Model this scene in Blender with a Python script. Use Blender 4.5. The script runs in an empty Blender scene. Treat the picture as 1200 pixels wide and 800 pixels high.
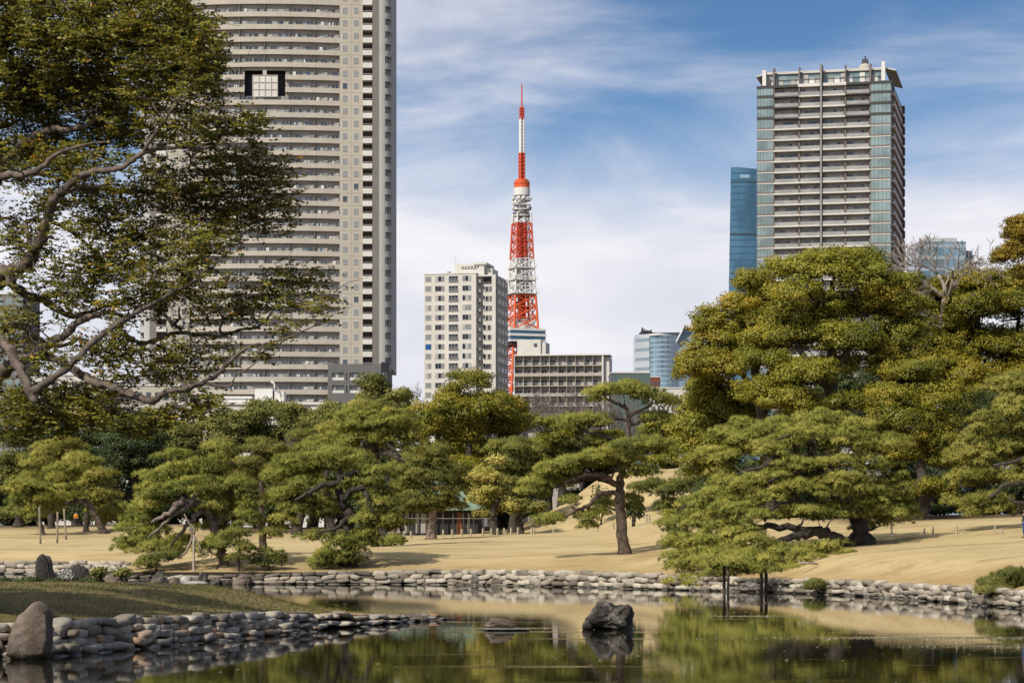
import bpy, math, random
import numpy as np
from mathutils import Vector, Matrix

S = bpy.context.scene
COL = S.collection
R = math.radians

# ------------------------------------------------------------------ camera
F = 2800.0           # focal length in photo pixels (1200 wide)
HY = 638.0           # horizon row in the photo
CH = 2.6             # eye height above the pond
cam = bpy.data.cameras.new('camera')
cam.sensor_width = 36.0
cam.lens = 36.0 * F / 1200.0
cam.shift_y = (HY - 400.0) / 1200.0
cam.clip_start = 0.5
cam.clip_end = 20000
co = bpy.data.objects.new('camera', cam)
co.location = (0, 0, CH)
co.rotation_euler = (R(90), 0, 0)
COL.objects.link(co)
S.camera = co

# ------------------------------------------------------------------ sun, sky
SUN_EL, SUN_AZ = R(43), R(-36)   # azimuth of the sun measured from straight behind the camera (minus = left)
sdir = Vector((math.sin(SUN_AZ) * math.cos(SUN_EL), -math.cos(SUN_AZ) * math.cos(SUN_EL), math.sin(SUN_EL)))
sl = bpy.data.lights.new('sun', 'SUN')
sl.energy = 3.7
sl.angle = R(0.6)
sl.color = (1.0, 0.93, 0.80)
so = bpy.data.objects.new('sun', sl)
so.rotation_euler = sdir.to_track_quat('Z', 'Y').to_euler()
so.location = (-60, -60, 120)
COL.objects.link(so)

W = bpy.data.worlds.new('World')
S.world = W
W.use_nodes = True
nt = W.node_tree
nt.nodes.clear()

class NB:
    """tiny node-graph helper"""
    def __init__(s, tree): s.t = tree
    def n(s, typ, **kw):
        nd = s.t.nodes.new(typ)
        for k, v in kw.items():
            if k.startswith('i_'):
                nd.inputs[k[2:].replace('_', ' ')].default_value = v
            else:
                setattr(nd, k, v)
        return nd
    def l(s, a, b): s.t.links.new(a, b)
    def m(s, op, a, b=None, c=None, clamp=False):
        nd = s.t.nodes.new('ShaderNodeMath'); nd.operation = op; nd.use_clamp = clamp
        for i, v in enumerate((a, b, c)):
            if v is None: continue
            if isinstance(v, (int, float)): nd.inputs[i].default_value = v
            else: s.t.links.new(v, nd.inputs[i])
        return nd.outputs[0]
    def mix(s, f, a, b, blend='MIX'):
        nd = s.t.nodes.new('ShaderNodeMix'); nd.data_type = 'RGBA'; nd.blend_type = blend
        for sock, v in ((nd.inputs[0], f), (nd.inputs[6], a), (nd.inputs[7], b)):
            if isinstance(v, (int, float)): sock.default_value = v
            elif isinstance(v, tuple): sock.default_value = v if len(v) == 4 else v + (1,)
            else: s.t.links.new(v, sock)
        return nd.outputs[2]
    def sm(s, x, a, b):
        nd = s.t.nodes.new('ShaderNodeMapRange'); nd.interpolation_type = 'SMOOTHSTEP'
        s.t.links.new(x, nd.inputs[0])
        nd.inputs[1].default_value = a; nd.inputs[2].default_value = b
        return nd.outputs[0]
    def noise(s, vec, scale, detail=4, rough=0.5, dist=0.0):
        nd = s.t.nodes.new('ShaderNodeTexNoise')
        nd.inputs['Scale'].default_value = scale; nd.inputs['Detail'].default_value = detail
        nd.inputs['Roughness'].default_value = rough; nd.inputs['Distortion'].default_value = dist
        if vec is not None: s.t.links.new(vec, nd.inputs['Vector'])
        return nd.outputs[0]
    def ramp(s, x, stops):
        nd = s.t.nodes.new('ShaderNodeValToRGB')
        el = nd.color_ramp.elements
        while len(el) < len(stops): el.new(0.5)
        for e, (p, c) in zip(el, stops):
            e.position = p; e.color = c if len(c) == 4 else tuple(c) + (1,)
        s.t.links.new(x, nd.inputs[0])
        return nd.outputs[0]

b = NB(nt)
sky = b.n('ShaderNodeTexSky', sky_type='NISHITA')
sky.sun_disc = False
sky.sun_elevation = SUN_EL
sky.sun_rotation = math.atan2(sdir.x, sdir.y)
sky.altitude = 20; sky.air_density = 0.9; sky.dust_density = 0.25; sky.ozone_density = 2.4
geo = b.n('ShaderNodeTexCoord')
sep = b.n('ShaderNodeSeparateXYZ'); b.l(geo.outputs['Generated'], sep.inputs[0])
az = b.m('ARCTAN2', sep.outputs[0], sep.outputs[1])
el = b.m('ARCSINE', sep.outputs[2])
cmb = b.n('ShaderNodeCombineXYZ')
b.l(b.m('MULTIPLY', az, 7.0), cmb.inputs[0]); b.l(b.m('MULTIPLY', el, 26.0), cmb.inputs[1])
mp = b.n('ShaderNodeMapping'); mp.inputs['Rotation'].default_value = (0, 0, R(-20)); mp.inputs['Location'].default_value = (3.1, 1.7, 0)
b.l(cmb.outputs[0], mp.inputs[0])
n1 = b.noise(mp.outputs[0], 0.9, 7, 0.55, 0.5)
n2 = b.noise(mp.outputs[0], 0.33, 3, 0.5, 0.3)
# cloud amount: thick bank low down, open blue high on the right, thin veil high on the left
low = b.m('SUBTRACT', 1.0, b.sm(el, 0.085, 0.20))
right = b.sm(az, -0.03, 0.09)
veil = b.m('MULTIPLY', b.sm(el, 0.17, 0.23), b.m('SUBTRACT', 1.0, b.sm(az, -0.03, 0.07)))
dens = b.m('ADD', b.m('MULTIPLY', low, 0.60), b.m('MULTIPLY', veil, 0.34))
dens = b.m('SUBTRACT', dens, b.m('MULTIPLY', right, 0.02))
dens = b.m('ADD', dens, b.m('MULTIPLY', b.m('SUBTRACT', n1, 0.5), 0.75))
dens = b.m('ADD', dens, b.m('MULTIPLY', b.m('SUBTRACT', n2, 0.5), 0.55))
den = b.sm(dens, -0.08, 0.46)
skyc = b.mix(1.0, sky.outputs[0], b.mix(b.sm(el, 0.08, 0.24), (0.72, 0.90, 1.06), (0.46, 0.645, 0.81)), 'MULTIPLY')
shade = b.sm(n1, 0.35, 0.75)
cloud = b.mix(shade, (7.9, 7.9, 8.6, 1), (10.3, 10.0, 10.2, 1))
fin = b.mix(b.m('MULTIPLY', den, 0.94), skyc, cloud)
bg = b.n('ShaderNodeBackground'); bg.inputs['Strength'].default_value = 0.09
b.l(fin, bg.inputs[0])
wo = b.n('ShaderNodeOutputWorld'); b.l(bg.outputs[0], wo.inputs[0])

vs = S.view_settings
vs.view_transform = 'Standard'; vs.look = 'None'; vs.exposure = 0.13; vs.gamma = 1.0; vs.use_curve_mapping = False
S.cycles.use_denoising = True
S.cycles.max_bounces = 6
S.cycles.diffuse_bounces = 2
S.cycles.glossy_bounces = 3
S.cycles.transmission_bounces = 3
S.cycles.transparent_max_bounces = 4
S.cycles.caustics_reflective = False
S.cycles.caustics_refractive = False
S.cycles.sample_clamp_indirect = 4

# ------------------------------------------------------------------ helpers
def P(x, y, D):
    return Vector(((x - 600.0) / F * D, D, CH + (HY - y) / F * D))

def tag(o, label=None, cat=None, group=None, kind=None):
    if label: o['label'] = label
    if cat: o['category'] = cat
    if group: o['group'] = group
    if kind: o['kind'] = kind
    return o

def empty(name, loc, rz=0.0):
    o = bpy.data.objects.new(name, None)
    o.empty_display_size = 0.5
    o.location = loc; o.rotation_euler = (0, 0, rz)
    COL.objects.link(o)
    return o

def link_mesh(name, me, parent=None, loc=(0, 0, 0), rot=(0, 0, 0)):
    o = bpy.data.objects.new(name, me)
    COL.objects.link(o)
    if parent is not None: o.parent = parent
    o.location = loc; o.rotation_euler = rot
    return o

def np_mesh(name, verts, faces_list, mats, tint=None, smooth=False, mat_idx=None, cn=None):
    """faces_list: list of int arrays (n,3)/(n,4)"""
    me = bpy.data.meshes.new(name)
    verts = np.asarray(verts, dtype=np.float32)
    me.vertices.add(len(verts))
    me.vertices.foreach_set('co', verts.ravel())
    tot = []; start = []; cur = 0; loops = []
    for fa in faces_list:
        fa = np.asarray(fa, dtype=np.int32)
        if len(fa) == 0: continue
        k = fa.shape[1]
        loops.append(fa.ravel())
        start.append(cur + k * np.arange(len(fa), dtype=np.int32))
        cur += k * len(fa)
    loops = np.concatenate(loops); start = np.concatenate(start)
    me.loops.add(len(loops)); me.loops.foreach_set('vertex_index', loops)
    me.polygons.add(len(start)); me.polygons.foreach_set('loop_start', start)
    if smooth:
        me.polygons.foreach_set('use_smooth', np.ones(len(start), dtype=bool))
    if mat_idx is not None:
        me.polygons.foreach_set('material_index', np.asarray(mat_idx, dtype=np.int32))
    me.update(calc_edges=True)
    if tint is not None:
        a = me.attributes.new('tint', 'FLOAT', 'POINT')
        a.data.foreach_set('value', np.asarray(tint, dtype=np.float32))
    if cn is not None:
        a = me.attributes.new('cn', 'FLOAT_VECTOR', 'POINT')
        a.data.foreach_set('vector', np.asarray(cn, dtype=np.float32).ravel())
    for m in (mats if isinstance(mats, (list, tuple)) else [mats]):
        me.materials.append(m)
    return me

class MB:
    """mesh builder with several material slots"""
    def __init__(s): s.v = []; s.f = []; s.mi = []; s.t = []
    def box(s, x0, y0, z0, x1, y1, z1, mi=0):
        n = len(s.v)
        s.v += [(x0, y0, z0), (x1, y0, z0), (x1, y1, z0), (x0, y1, z0), (x0, y0, z1), (x1, y0, z1), (x1, y1, z1), (x0, y1, z1)]
        for q in ((0, 3, 2, 1), (4, 5, 6, 7), (0, 1, 5, 4), (1, 2, 6, 5), (2, 3, 7, 6), (3, 0, 4, 7)):
            s.f.append(tuple(n + i for i in q)); s.mi.append(mi)
    def prism(s, pts, z0, z1, mi=0):
        n = len(s.v); k = len(pts)
        s.v += [(p[0], p[1], z0) for p in pts] + [(p[0], p[1], z1) for p in pts]
        s.f.append(tuple(n + i for i in reversed(range(k)))); s.mi.append(mi)
        s.f.append(tuple(n + k + i for i in range(k))); s.mi.append(mi)
        for i in range(k):
            j = (i + 1) % k
            s.f.append((n + i, n + j, n + k + j, n + k + i)); s.mi.append(mi)
    def strip(s, path, t, z0, z1, mi=0):
        """wall of thickness t (towards +y side of the path) following an (x,y) path"""
        k = len(path); off = []
        for i, p in enumerate(path):
            a = path[max(i - 1, 0)]; c = path[min(i + 1, k - 1)]
            dx, dy = c[0] - a[0], c[1] - a[1]; L = math.hypot(dx, dy) or 1
            off.append((p[0] - dy / L * t, p[1] + dx / L * t))
        s.prism(list(path) + off[::-1], z0, z1, mi)
    def bar(s, a, c, r, mi=0, sides=4):
        s.tube([a, c], [r, r], mi, sides)
    def tube(s, pts, rad, mi=0, sides=6):
        n = len(s.v)
        V, Q = tube_np(pts, rad, sides)
        s.v += [tuple(p) for p in V]
        for q in Q:
            s.f.append(tuple(n + int(i) for i in q)); s.mi.append(mi)
    def add(s, o, loc=(0, 0, 0), rz=0.0):
        n = len(s.v); c, sn = math.cos(rz), math.sin(rz)
        s.v += [(x * c - y * sn + loc[0], x * sn + y * c + loc[1], z + loc[2]) for x, y, z in o.v]
        s.f += [tuple(n + i for i in f) for f in o.f]; s.mi += o.mi
    def mesh(s, name, mats, smooth=False):
        me = bpy.data.meshes.new(name)
        me.from_pydata(s.v, [], s.f)
        for m in (mats if isinstance(mats, (list, tuple)) else [mats]): me.materials.append(m)
        me.polygons.foreach_set('material_index', s.mi)
        if smooth: me.polygons.foreach_set('use_smooth', [True] * len(s.f))
        me.update()
        return me
    def build(s, name, mats, parent=None, smooth=False, loc=(0, 0, 0)):
        return link_mesh(name, s.mesh(name, mats, smooth), parent, loc)

def tube_np(pts, rad, sides=6):
    p = np.asarray([tuple(q) for q in pts], dtype=float); r = np.asarray(rad, dtype=float)
    k = len(p)
    t = np.gradient(p, axis=0); t /= (np.linalg.norm(t, axis=1)[:, None] + 1e-9)
    ref = np.array([0.0, 0, 1]) if abs(t[:, 2]).mean() < 0.85 else np.array([0.0, 1, 0])
    u = np.cross(t, ref); u /= (np.linalg.norm(u, axis=1)[:, None] + 1e-9)
    w = np.cross(t, u)
    a = np.arange(sides) / sides * 2 * math.pi
    V = p[:, None, :] + r[:, None, None] * (np.cos(a)[None, :, None] * u[:, None, :] + np.sin(a)[None, :, None] * w[:, None, :])
    V = V.reshape(-1, 3)
    i = np.arange(k - 1)[:, None] * sides; j = np.arange(sides)[None, :]; j2 = (j + 1) % sides
    Q = np.stack([i + j, i + j2, i + sides + j2, i + sides + j], axis=-1).reshape(-1, 4)
    # pinch the end closed
    V = np.vstack([V, p[-1] + t[-1] * r[-1] * 0.6, p[0] - t[0] * r[0] * 0.2])
    e = (k - 1) * sides
    cap = np.array([[e + q, e + (q + 1) % sides, len(V) - 2, len(V) - 2] for q in range(sides)])
    cap0 = np.array([[(q + 1) % sides, q, len(V) - 1, len(V) - 1] for q in range(sides)])
    tri = [tuple(c[:3]) for c in np.vstack([cap, cap0])]
    return V, [tuple(q) for q in Q] + tri

class TB:
    """accumulates tubes fast"""
    def __init__(s): s.V = []; s.Q = []; s.T = []; s.n = 0
    def add(s, pts, rad, sides=5):
        V, Q = tube_np(pts, rad, sides)
        V = np.asarray(V)
        q4 = [q for q in Q if len(q) == 4]; q3 = [q for q in Q if len(q) == 3]
        s.Q.append(np.asarray(q4, dtype=np.int32) + s.n); s.T.append(np.asarray(q3, dtype=np.int32) + s.n)
        s.V.append(V); s.n += len(V)
    def build(s, name, mat, parent, origin):
        if not s.V: return None
        V = np.vstack(s.V) - np.asarray(origin)[None]
        me = np_mesh(name, V, [np.vstack(s.Q), np.vstack(s.T)], mat, smooth=True)
        return link_mesh(name, me, parent)

def catmull(pts, n=6):
    p = np.asarray(pts, dtype=float)
    if len(p) < 3:
        t = np.linspace(0, 1, n + 1)[:, None]
        return p[0] * (1 - t) + p[-1] * t
    q = np.vstack([2 * p[0] - p[1], p, 2 * p[-1] - p[-2]])
    out = []
    for i in range(len(p) - 1):
        a, b_, c, d = q[i], q[i + 1], q[i + 2], q[i + 3]
        for t in np.arange(n) / n:
            out.append(0.5 * ((2 * b_) + (-a + c) * t + (2 * a - 5 * b_ + 4 * c - d) * t * t + (-a + 3 * b_ - 3 * c + d) * t ** 3))
    out.append(p[-1])
    return np.asarray(out)

# ------------------------------------------------------------------ materials
MAT = {}
def mat(name):
    m = bpy.data.materials.new(name); m.use_nodes = True
    m.node_tree.nodes.clear()
    MAT[name] = m
    return m, NB(m.node_tree)

def finish(b_, shader):
    o = b_.n('ShaderNodeOutputMaterial'); b_.l(shader, o.inputs[0])

def plain(name, col, rough=0.6, var=0.12, scale=1.5, metal=0.0, spec=0.4, bump=0.0, streak=0.0):
    m, q = mat(name)
    tc = q.n('ShaderNodeTexCoord')
    n = q.noise(tc.outputs['Object'], scale, 5, 0.6)
    lo = tuple(c * (1 - var) for c in col); hi = tuple(min(1, c * (1 + var)) for c in col)
    c = q.mix(q.sm(n, 0.3, 0.7), lo, hi)
    if streak:
        mp_ = q.n('ShaderNodeMapping'); mp_.inputs['Scale'].default_value = (1.2, 1.2, 0.06)
        q.l(tc.outputs['Object'], mp_.inputs[0])
        n2_ = q.noise(mp_.outputs[0], 1.0, 5, 0.65)
        c = q.mix(q.m('MULTIPLY', q.sm(n2_, 0.45, 0.75), streak), c, tuple(k * 0.55 for k in col))
    p = q.n('ShaderNodeBsdfPrincipled'); q.l(c, p.inputs['Base Color'])
    p.inputs['Roughness'].default_value = rough; p.inputs['Metallic'].default_value = metal
    p.inputs['Specular IOR Level'].default_value = spec
    if bump:
        bp = q.n('ShaderNodeBump'); bp.inputs['Strength'].default_value = bump; bp.inputs['Distance'].default_value = 0.05
        q.l(n, bp.inputs['Height']); q.l(bp.outputs[0], p.inputs['Normal'])
    finish(q, p.outputs[0])
    return m

def foliage(name, stops, trans=0.28, rough=0.6, spec=0.2, bright=1.95, soft=0.74):
    m, q = mat(name)
    at = q.n('ShaderNodeAttribute'); at.attribute_name = 'tint'
    c = q.ramp(at.outputs['Fac'], [(a_, tuple(min(0.9, v_ * bright) for v_ in c_)) for a_, c_ in stops])
    p = q.n('ShaderNodeBsdfPrincipled'); q.l(c, p.inputs['Base Color'])
    p.inputs['Roughness'].default_value = rough; p.inputs['Specular IOR Level'].default_value = spec
    # leaves shade with the soft normal of their clump, mixed with their own
    an = q.n('ShaderNodeAttribute'); an.attribute_name = 'cn'
    gg = q.n('ShaderNodeNewGeometry')
    v1 = q.n('ShaderNodeVectorMath', operation='SCALE'); q.l(an.outputs['Vector'], v1.inputs[0]); v1.inputs['Scale'].default_value = soft
    v2 = q.n('ShaderNodeVectorMath', operation='SCALE'); q.l(gg.outputs['Normal'], v2.inputs[0]); v2.inputs['Scale'].default_value = 1.0 - soft
    v3 = q.n('ShaderNodeVectorMath', operation='ADD'); q.l(v1.outputs[0], v3.inputs[0]); q.l(v2.outputs[0], v3.inputs[1])
    v4 = q.n('ShaderNodeVectorMath', operation='NORMALIZE'); q.l(v3.outputs[0], v4.inputs[0])
    q.l(v4.outputs[0], p.inputs['Normal'])
    m.cycles.use_bump_map_correction = False
    tr = q.n('ShaderNodeBsdfTranslucent'); q.l(q.mix(1.0, c, (1.25, 1.15, 0.6, 1), 'MULTIPLY'), tr.inputs[0])
    ms = q.n('ShaderNodeMixShader'); ms.inputs[0].default_value = trans
    q.l(p.outputs[0], ms.inputs[1]); q.l(tr.outputs[0], ms.inputs[2])
    finish(q, ms.outputs[0])
    return m

def tinted(name, stops, rough=0.8, bump=0.4, bscale=9.0, speck=0.35):
    m, q = mat(name)
    at = q.n('ShaderNodeAttribute'); at.attribute_name = 'tint'
    tc = q.n('ShaderNodeTexCoord')
    n = q.noise(tc.outputs['Object'], bscale, 6, 0.65)
    c = q.ramp(at.outputs['Fac'], stops)
    c = q.mix(q.m('MULTIPLY', q.sm(n, 0.42, 0.68), speck), c, (0.10, 0.095, 0.08))
    # damp, algae-dark band just above the water
    sz = q.n('ShaderNodeSeparateXYZ'); q.l(tc.outputs['Object'], sz.inputs[0])
    n5 = q.noise(tc.outputs['Object'], 2.5, 4, 0.6)
    wet = q.sm(q.m('SUBTRACT', sz.outputs[2], q.m('MULTIPLY', q.m('SUBTRACT', n5, 0.5), 0.18)), 0.16, 0.06)
    c = q.mix(q.m('MULTIPLY', wet, 0.78), c, (0.030, 0.026, 0.018))
    n6 = q.noise(tc.outputs['Object'], 1.1, 5, 0.6)
    c = q.mix(q.m('MULTIPLY', q.sm(n6, 0.56, 0.70), 0.45), c, (0.10, 0.10, 0.055))
    p = q.n('ShaderNodeBsdfPrincipled'); q.l(c, p.inputs['Base Color'])
    q.l(q.m('SUBTRACT', rough, q.m('MULTIPLY', wet, 0.4)), p.inputs['Roughness'])
    bp = q.n('ShaderNodeBump'); bp.inputs['Strength'].default_value = bump; bp.inputs['Distance'].default_value = 0.06
    q.l(n, bp.inputs['Height']); q.l(bp.outputs[0], p.inputs['Normal'])
    finish(q, p.outputs[0])
    return m

M_pine = foliage('pine_needles', [(0.0, (0.042, 0.058, 0.014)), (0.35, (0.115, 0.125, 0.027)), (0.7, (0.185, 0.182, 0.040)), (1.0, (0.26, 0.225, 0.062))])
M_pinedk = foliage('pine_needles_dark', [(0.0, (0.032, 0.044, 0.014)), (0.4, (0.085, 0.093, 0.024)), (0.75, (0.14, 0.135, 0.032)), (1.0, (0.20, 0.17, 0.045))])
M_pineyl = foliage('pine_needles_olive', [(0.0, (0.05, 0.06, 0.014)), (0.35, (0.14, 0.138, 0.03)), (0.7, (0.21, 0.192, 0.048)), (1.0, (0.28, 0.225, 0.07))])
M_camph = foliage('camphor_leaves', [(0.0, (0.035, 0.05, 0.008)), (0.35, (0.095, 0.10, 0.012)), (0.7, (0.17, 0.15, 0.018)), (1.0, (0.25, 0.18, 0.025))], 0.25, 0.45, 0.35)
M_camphyl = foliage('camphor_leaves_yellow', [(0.0, (0.05, 0.058, 0.010)), (0.4, (0.125, 0.13, 0.018)), (0.75, (0.20, 0.175, 0.024)), (1.0, (0.28, 0.20, 0.03))], 0.25, 0.45, 0.35)
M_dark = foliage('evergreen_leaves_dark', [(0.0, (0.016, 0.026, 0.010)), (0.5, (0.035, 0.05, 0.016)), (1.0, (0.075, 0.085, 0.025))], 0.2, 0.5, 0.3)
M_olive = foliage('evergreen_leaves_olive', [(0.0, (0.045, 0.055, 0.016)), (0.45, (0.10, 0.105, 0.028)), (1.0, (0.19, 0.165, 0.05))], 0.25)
M_brown = foliage('bronze_leaves', [(0.0, (0.06, 0.05, 0.012)), (0.5, (0.155, 0.115, 0.018)), (1.0, (0.25, 0.17, 0.03))], 0.25)
M_willow = foliage('willow_leaves', [(0.0, (0.14, 0.14, 0.035)), (0.5, (0.24, 0.22, 0.06)), (1.0, (0.33, 0.28, 0.09))], 0.3)
M_hero = foliage('foreground_leaves', [(0.0, (0.03, 0.036, 0.009)), (0.4, (0.074, 0.080, 0.014)), (0.8, (0.165, 0.145, 0.022)), (0.97, (0.25, 0.19, 0.03)), (1.0, (0.36, 0.17, 0.02))], 0.3, 0.42, 0.4)
M_bark = plain('bark_pine', (0.09, 0.066, 0.05), 0.9, 0.5, 3.0, bump=0.8)
M_barkdk = plain('bark_dark', (0.055, 0.045, 0.036), 0.9, 0.45, 3.0, bump=0.8)
M_barklt = plain('bark_grey_brown', (0.19, 0.145, 0.115), 0.9, 0.4, 2.2, bump=0.6)
M_barkhero = plain('bark_foreground', (0.13, 0.10, 0.08), 0.85, 0.5, 4.0, bump=0.9)
M_twig = plain('bare_twigs', (0.20, 0.165, 0.145), 0.9, 0.25, 1.0)
M_twiglt = plain('pale_bare_twigs', (0.30, 0.26, 0.225), 0.9, 0.25, 1.0)
M_wood = plain('weathered_wood', (0.26, 0.22, 0.17), 0.85, 0.25, 4.0)
M_woodlt = plain('pale_stakes', (0.42, 0.37, 0.27), 0.85, 0.2, 4.0)

# ------------------------------------------------------------------ terrain
BANK = np.array([(-900, 330), (-160, 226), (-70, 217), (-46, 214), (-36, 212), (-33, 206), (-29, 178), (-27.2, 163), (-25.5, 159), (-22.6, 158),
                 (-17, 158), (-11.3, 158), (-4.5, 156.6), (0, 151.7), (5.2, 145.6), (9.8, 137.5), (14, 131.5), (17.6, 123.4),
                 (19.7, 110.5), (21.2, 98.5), (22.6, 85), (25, 62), (30, 30), (60, -60), (900, -120)], dtype=float)

def bank_y(x): return np.interp(x, BANK[:, 0], BANK[:, 1])

def bank_dist(X, Y):
    best = np.full(np.shape(X), 1e9)
    for (ax, ay), (bx, by) in zip(BANK[:-1], BANK[1:]):
        dx, dy = bx - ax, by - ay; L2 = dx * dx + dy * dy
        t = np.clip(((X - ax) * dx + (Y - ay) * dy) / L2, 0, 1)
        best = np.minimum(best, np.hypot(X - ax - t * dx, Y - ay - t * dy))
    return np.where(Y >= bank_y(X), best, -best)

def sstep(x, a, c):
    t = np.clip((x - a) / (c - a), 0, 1)
    return t * t * (3 - 2 * t)

def wave(X, Y, k, seed):
    return (np.sin(X * k + seed) * np.cos(Y * k * 0.83 + seed * 1.7) + 0.5 * np.sin(X * k * 2.1 + Y * k * 1.3 + seed * 2.3))

def ground_z(X, Y):
    X = np.asarray(X, dtype=float); Y = np.asarray(Y, dtype=float)
    d = bank_dist(X, Y)
    de = d * (1 + 1.0 * sstep(X, 6, 20) + 0.55 * sstep(-X, 29, 38))
    z = np.interp(de, [0, 3, 8, 20, 45, 85, 100, 130, 300], [0.80, 1.15, 1.85, 2.55, 3.60, 4.80, 4.85, 4.35, 4.6])
    z = z - 0.18 * sstep(X, 4, 16) * (1 - sstep(de, 0, 10))
    z = z + (0.10 * wave(X, Y, 0.09, 1.3) + 0.03 * wave(X, Y, 0.31, 4.1)) * sstep(d, 2, 12)
    hx, hy = (X - 18.5) / 20.5, (Y - 270) / 34.0
    r = np.hypot(hx, hy)
    z = z + 6.6 * (1 - sstep(r, 0.18, 1.02)) + 0.25 * wave(X, Y, 0.4, 2.2) * (1 - sstep(r, 0.5, 1.0))
    z = np.where(d < 0.02, -1.3, z)
    return z

def ray_ground(x, y, lo=60.0, hi=330.0):
    D = np.arange(lo, hi, 0.25)
    X = (x - 600) / F * D; Z = CH + (HY - y) / F * D
    g = ground_z(X, D)
    hit = np.nonzero((g >= Z) & (bank_dist(X, D) > 0))[0]
    return float(D[hit[0]]) if len(hit) else None

def gz(X, Y): return float(ground_z(np.array([X]), np.array([Y]))[0])

def make_ground():
    xs = np.concatenate([[-6000, -2500, -1000, -500, -260, -180, -130], np.arange(-100, -50, 4), np.arange(-50, 45, 0.8), np.arange(45, 110, 5), [130, 180, 260, 500, 1000, 2500, 6000]])
    ss = np.concatenate([[-900, -300, -120, -60, -20, -4, 0.0, 0.03], np.arange(0.5, 12, 0.6), np.arange(12, 60, 1.2), np.arange(60, 190, 2.5), [200, 230, 280, 400, 700, 1500, 4000, 9000]])
    X, Sg = np.meshgrid(xs, ss, indexing='ij')
    Y = bank_y(X) + Sg
    Z = ground_z(X, Y)
    Z = np.where(Sg <= 0.0, -1.3, np.maximum(Z, 0.5))
    V = np.stack([X, Y, Z], -1).reshape(-1, 3)
    nx, ns = len(xs), len(ss)
    i, j = np.meshgrid(np.arange(nx - 1), np.arange(ns - 1), indexing='ij')
    q = np.stack([i * ns + j, (i + 1) * ns + j, (i + 1) * ns + j + 1, i * ns + j + 1], -1).reshape(-1, 4)
    m, k = mat('dry_winter_lawn')
    tc = k.n('ShaderNodeTexCoord')
    n1_ = k.noise(tc.outputs['Object'], 0.09, 5, 0.6)
    mp_ = k.n('ShaderNodeMapping'); mp_.inputs['Scale'].default_value = (0.25, 1.0, 1.0); k.l(tc.outputs['Object'], mp_.inputs[0])
    n2_ = k.noise(mp_.outputs[0], 0.7, 6, 0.7)
    n3_ = k.noise(tc.outputs['Object'], 7.0, 4, 0.7)
    c = k.mix(k.sm(n1_, 0.35, 0.65), (0.42, 0.298, 0.13), (0.54, 0.408, 0.195))
    c = k.mix(k.m('MULTIPLY', k.sm(n2_, 0.48, 0.72), 0.55), c, (0.33, 0.225, 0.09))
    c = k.mix(k.m('MULTIPLY', k.sm(n3_, 0.5, 0.75), 0.35), c, (0.30, 0.24, 0.10))
    n4_ = k.noise(tc.outputs['Object'], 0.22, 4, 0.6)
    c = k.mix(k.m('MULTIPLY', k.sm(n4_, 0.52, 0.70), 0.45), c, (0.27, 0.25, 0.08))
    mq_ = k.n('ShaderNodeMapping'); mq_.inputs['Scale'].default_value = (0.5, 3.0, 1.0); k.l(tc.outputs['Object'], mq_.inputs[0])
    n7_ = k.noise(mq_.outputs[0], 1.5, 7, 0.75)
    c = k.mix(k.m('MULTIPLY', k.sm(n7_, 0.42, 0.62), 0.42), (0.56, 0.44, 0.235), c)
    c = k.mix(k.m('MULTIPLY', k.sm(n7_, 0.58, 0.74), 0.5), c, (0.24, 0.16, 0.065))
    mr_ = k.n('ShaderNodeMapping'); mr_.inputs['Scale'].default_value = (0.10, 0.24, 1.0); k.l(tc.outputs['Object'], mr_.inputs[0])
    n9_ = k.noise(mr_.outputs[0], 1.0, 9, 0.72, 0.4)
    c = k.mix(k.m('MULTIPLY', k.sm(n9_, 0.46, 0.64), 0.62), c, (0.31, 0.225, 0.095))
    n10_ = k.noise(mr_.outputs[0], 1.7, 8, 0.7, 0.6)
    c = k.mix(k.m('MULTIPLY', k.sm(n10_, 0.54, 0.68), 0.5), c, (0.25, 0.245, 0.085))
    n8_ = k.noise(tc.outputs['Object'], 0.05, 4, 0.6)
    c = k.mix(k.m('MULTIPLY', k.sm(n8_, 0.55, 0.7), 0.5), c, (0.36, 0.235, 0.10))
    szl = k.n('ShaderNodeSeparateXYZ'); k.l(tc.outputs['Object'], szl.inputs[0])
    edge = k.sm(k.m('ADD', szl.outputs[2], k.m('MULTIPLY', k.m('SUBTRACT', n2_, 0.5), 1.6)), 1.7, 0.7)
    c = k.mix(k.m('MULTIPLY', edge, 0.55), c, (0.34, 0.22, 0.095))
    # bare brown earth and leaf litter in the wood behind the lawn
    sx = k.n('ShaderNodeSeparateXYZ'); k.l(tc.outputs['Object'], sx.inputs[0])
    wood = k.sm(k.m('ADD', sx.outputs[1], k.m('MULTIPLY', n1_, 20)), 262, 285)
    hill = k.sm(sx.outputs[2], 5.6, 6.4)
    wood = k.m('MULTIPLY', wood, k.m('SUBTRACT', 1.0, hill))
    rgt = k.m('MULTIPLY', k.sm(k.m('SUBTRACT', sx.outputs[1], k.m('MULTIPLY', n2_, 5)), 163, 168), k.sm(sx.outputs[0], 22, 26))
    c = k.mix(k.m('MAXIMUM', wood, rgt), c, (0.12, 0.085, 0.05))
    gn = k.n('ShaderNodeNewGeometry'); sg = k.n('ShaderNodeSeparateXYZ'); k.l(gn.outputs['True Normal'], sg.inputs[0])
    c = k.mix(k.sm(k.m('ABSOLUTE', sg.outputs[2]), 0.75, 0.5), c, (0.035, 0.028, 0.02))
    p = k.n('ShaderNodeBsdfPrincipled'); k.l(c, p.inputs['Base Color']); p.inputs['Roughness'].default_value = 0.95
    p.inputs['Specular IOR Level'].default_value = 0.1
    bp = k.n('ShaderNodeBump'); bp.inputs['Strength'].default_value = 0.7; bp.inputs['Distance'].default_value = 0.06
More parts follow.
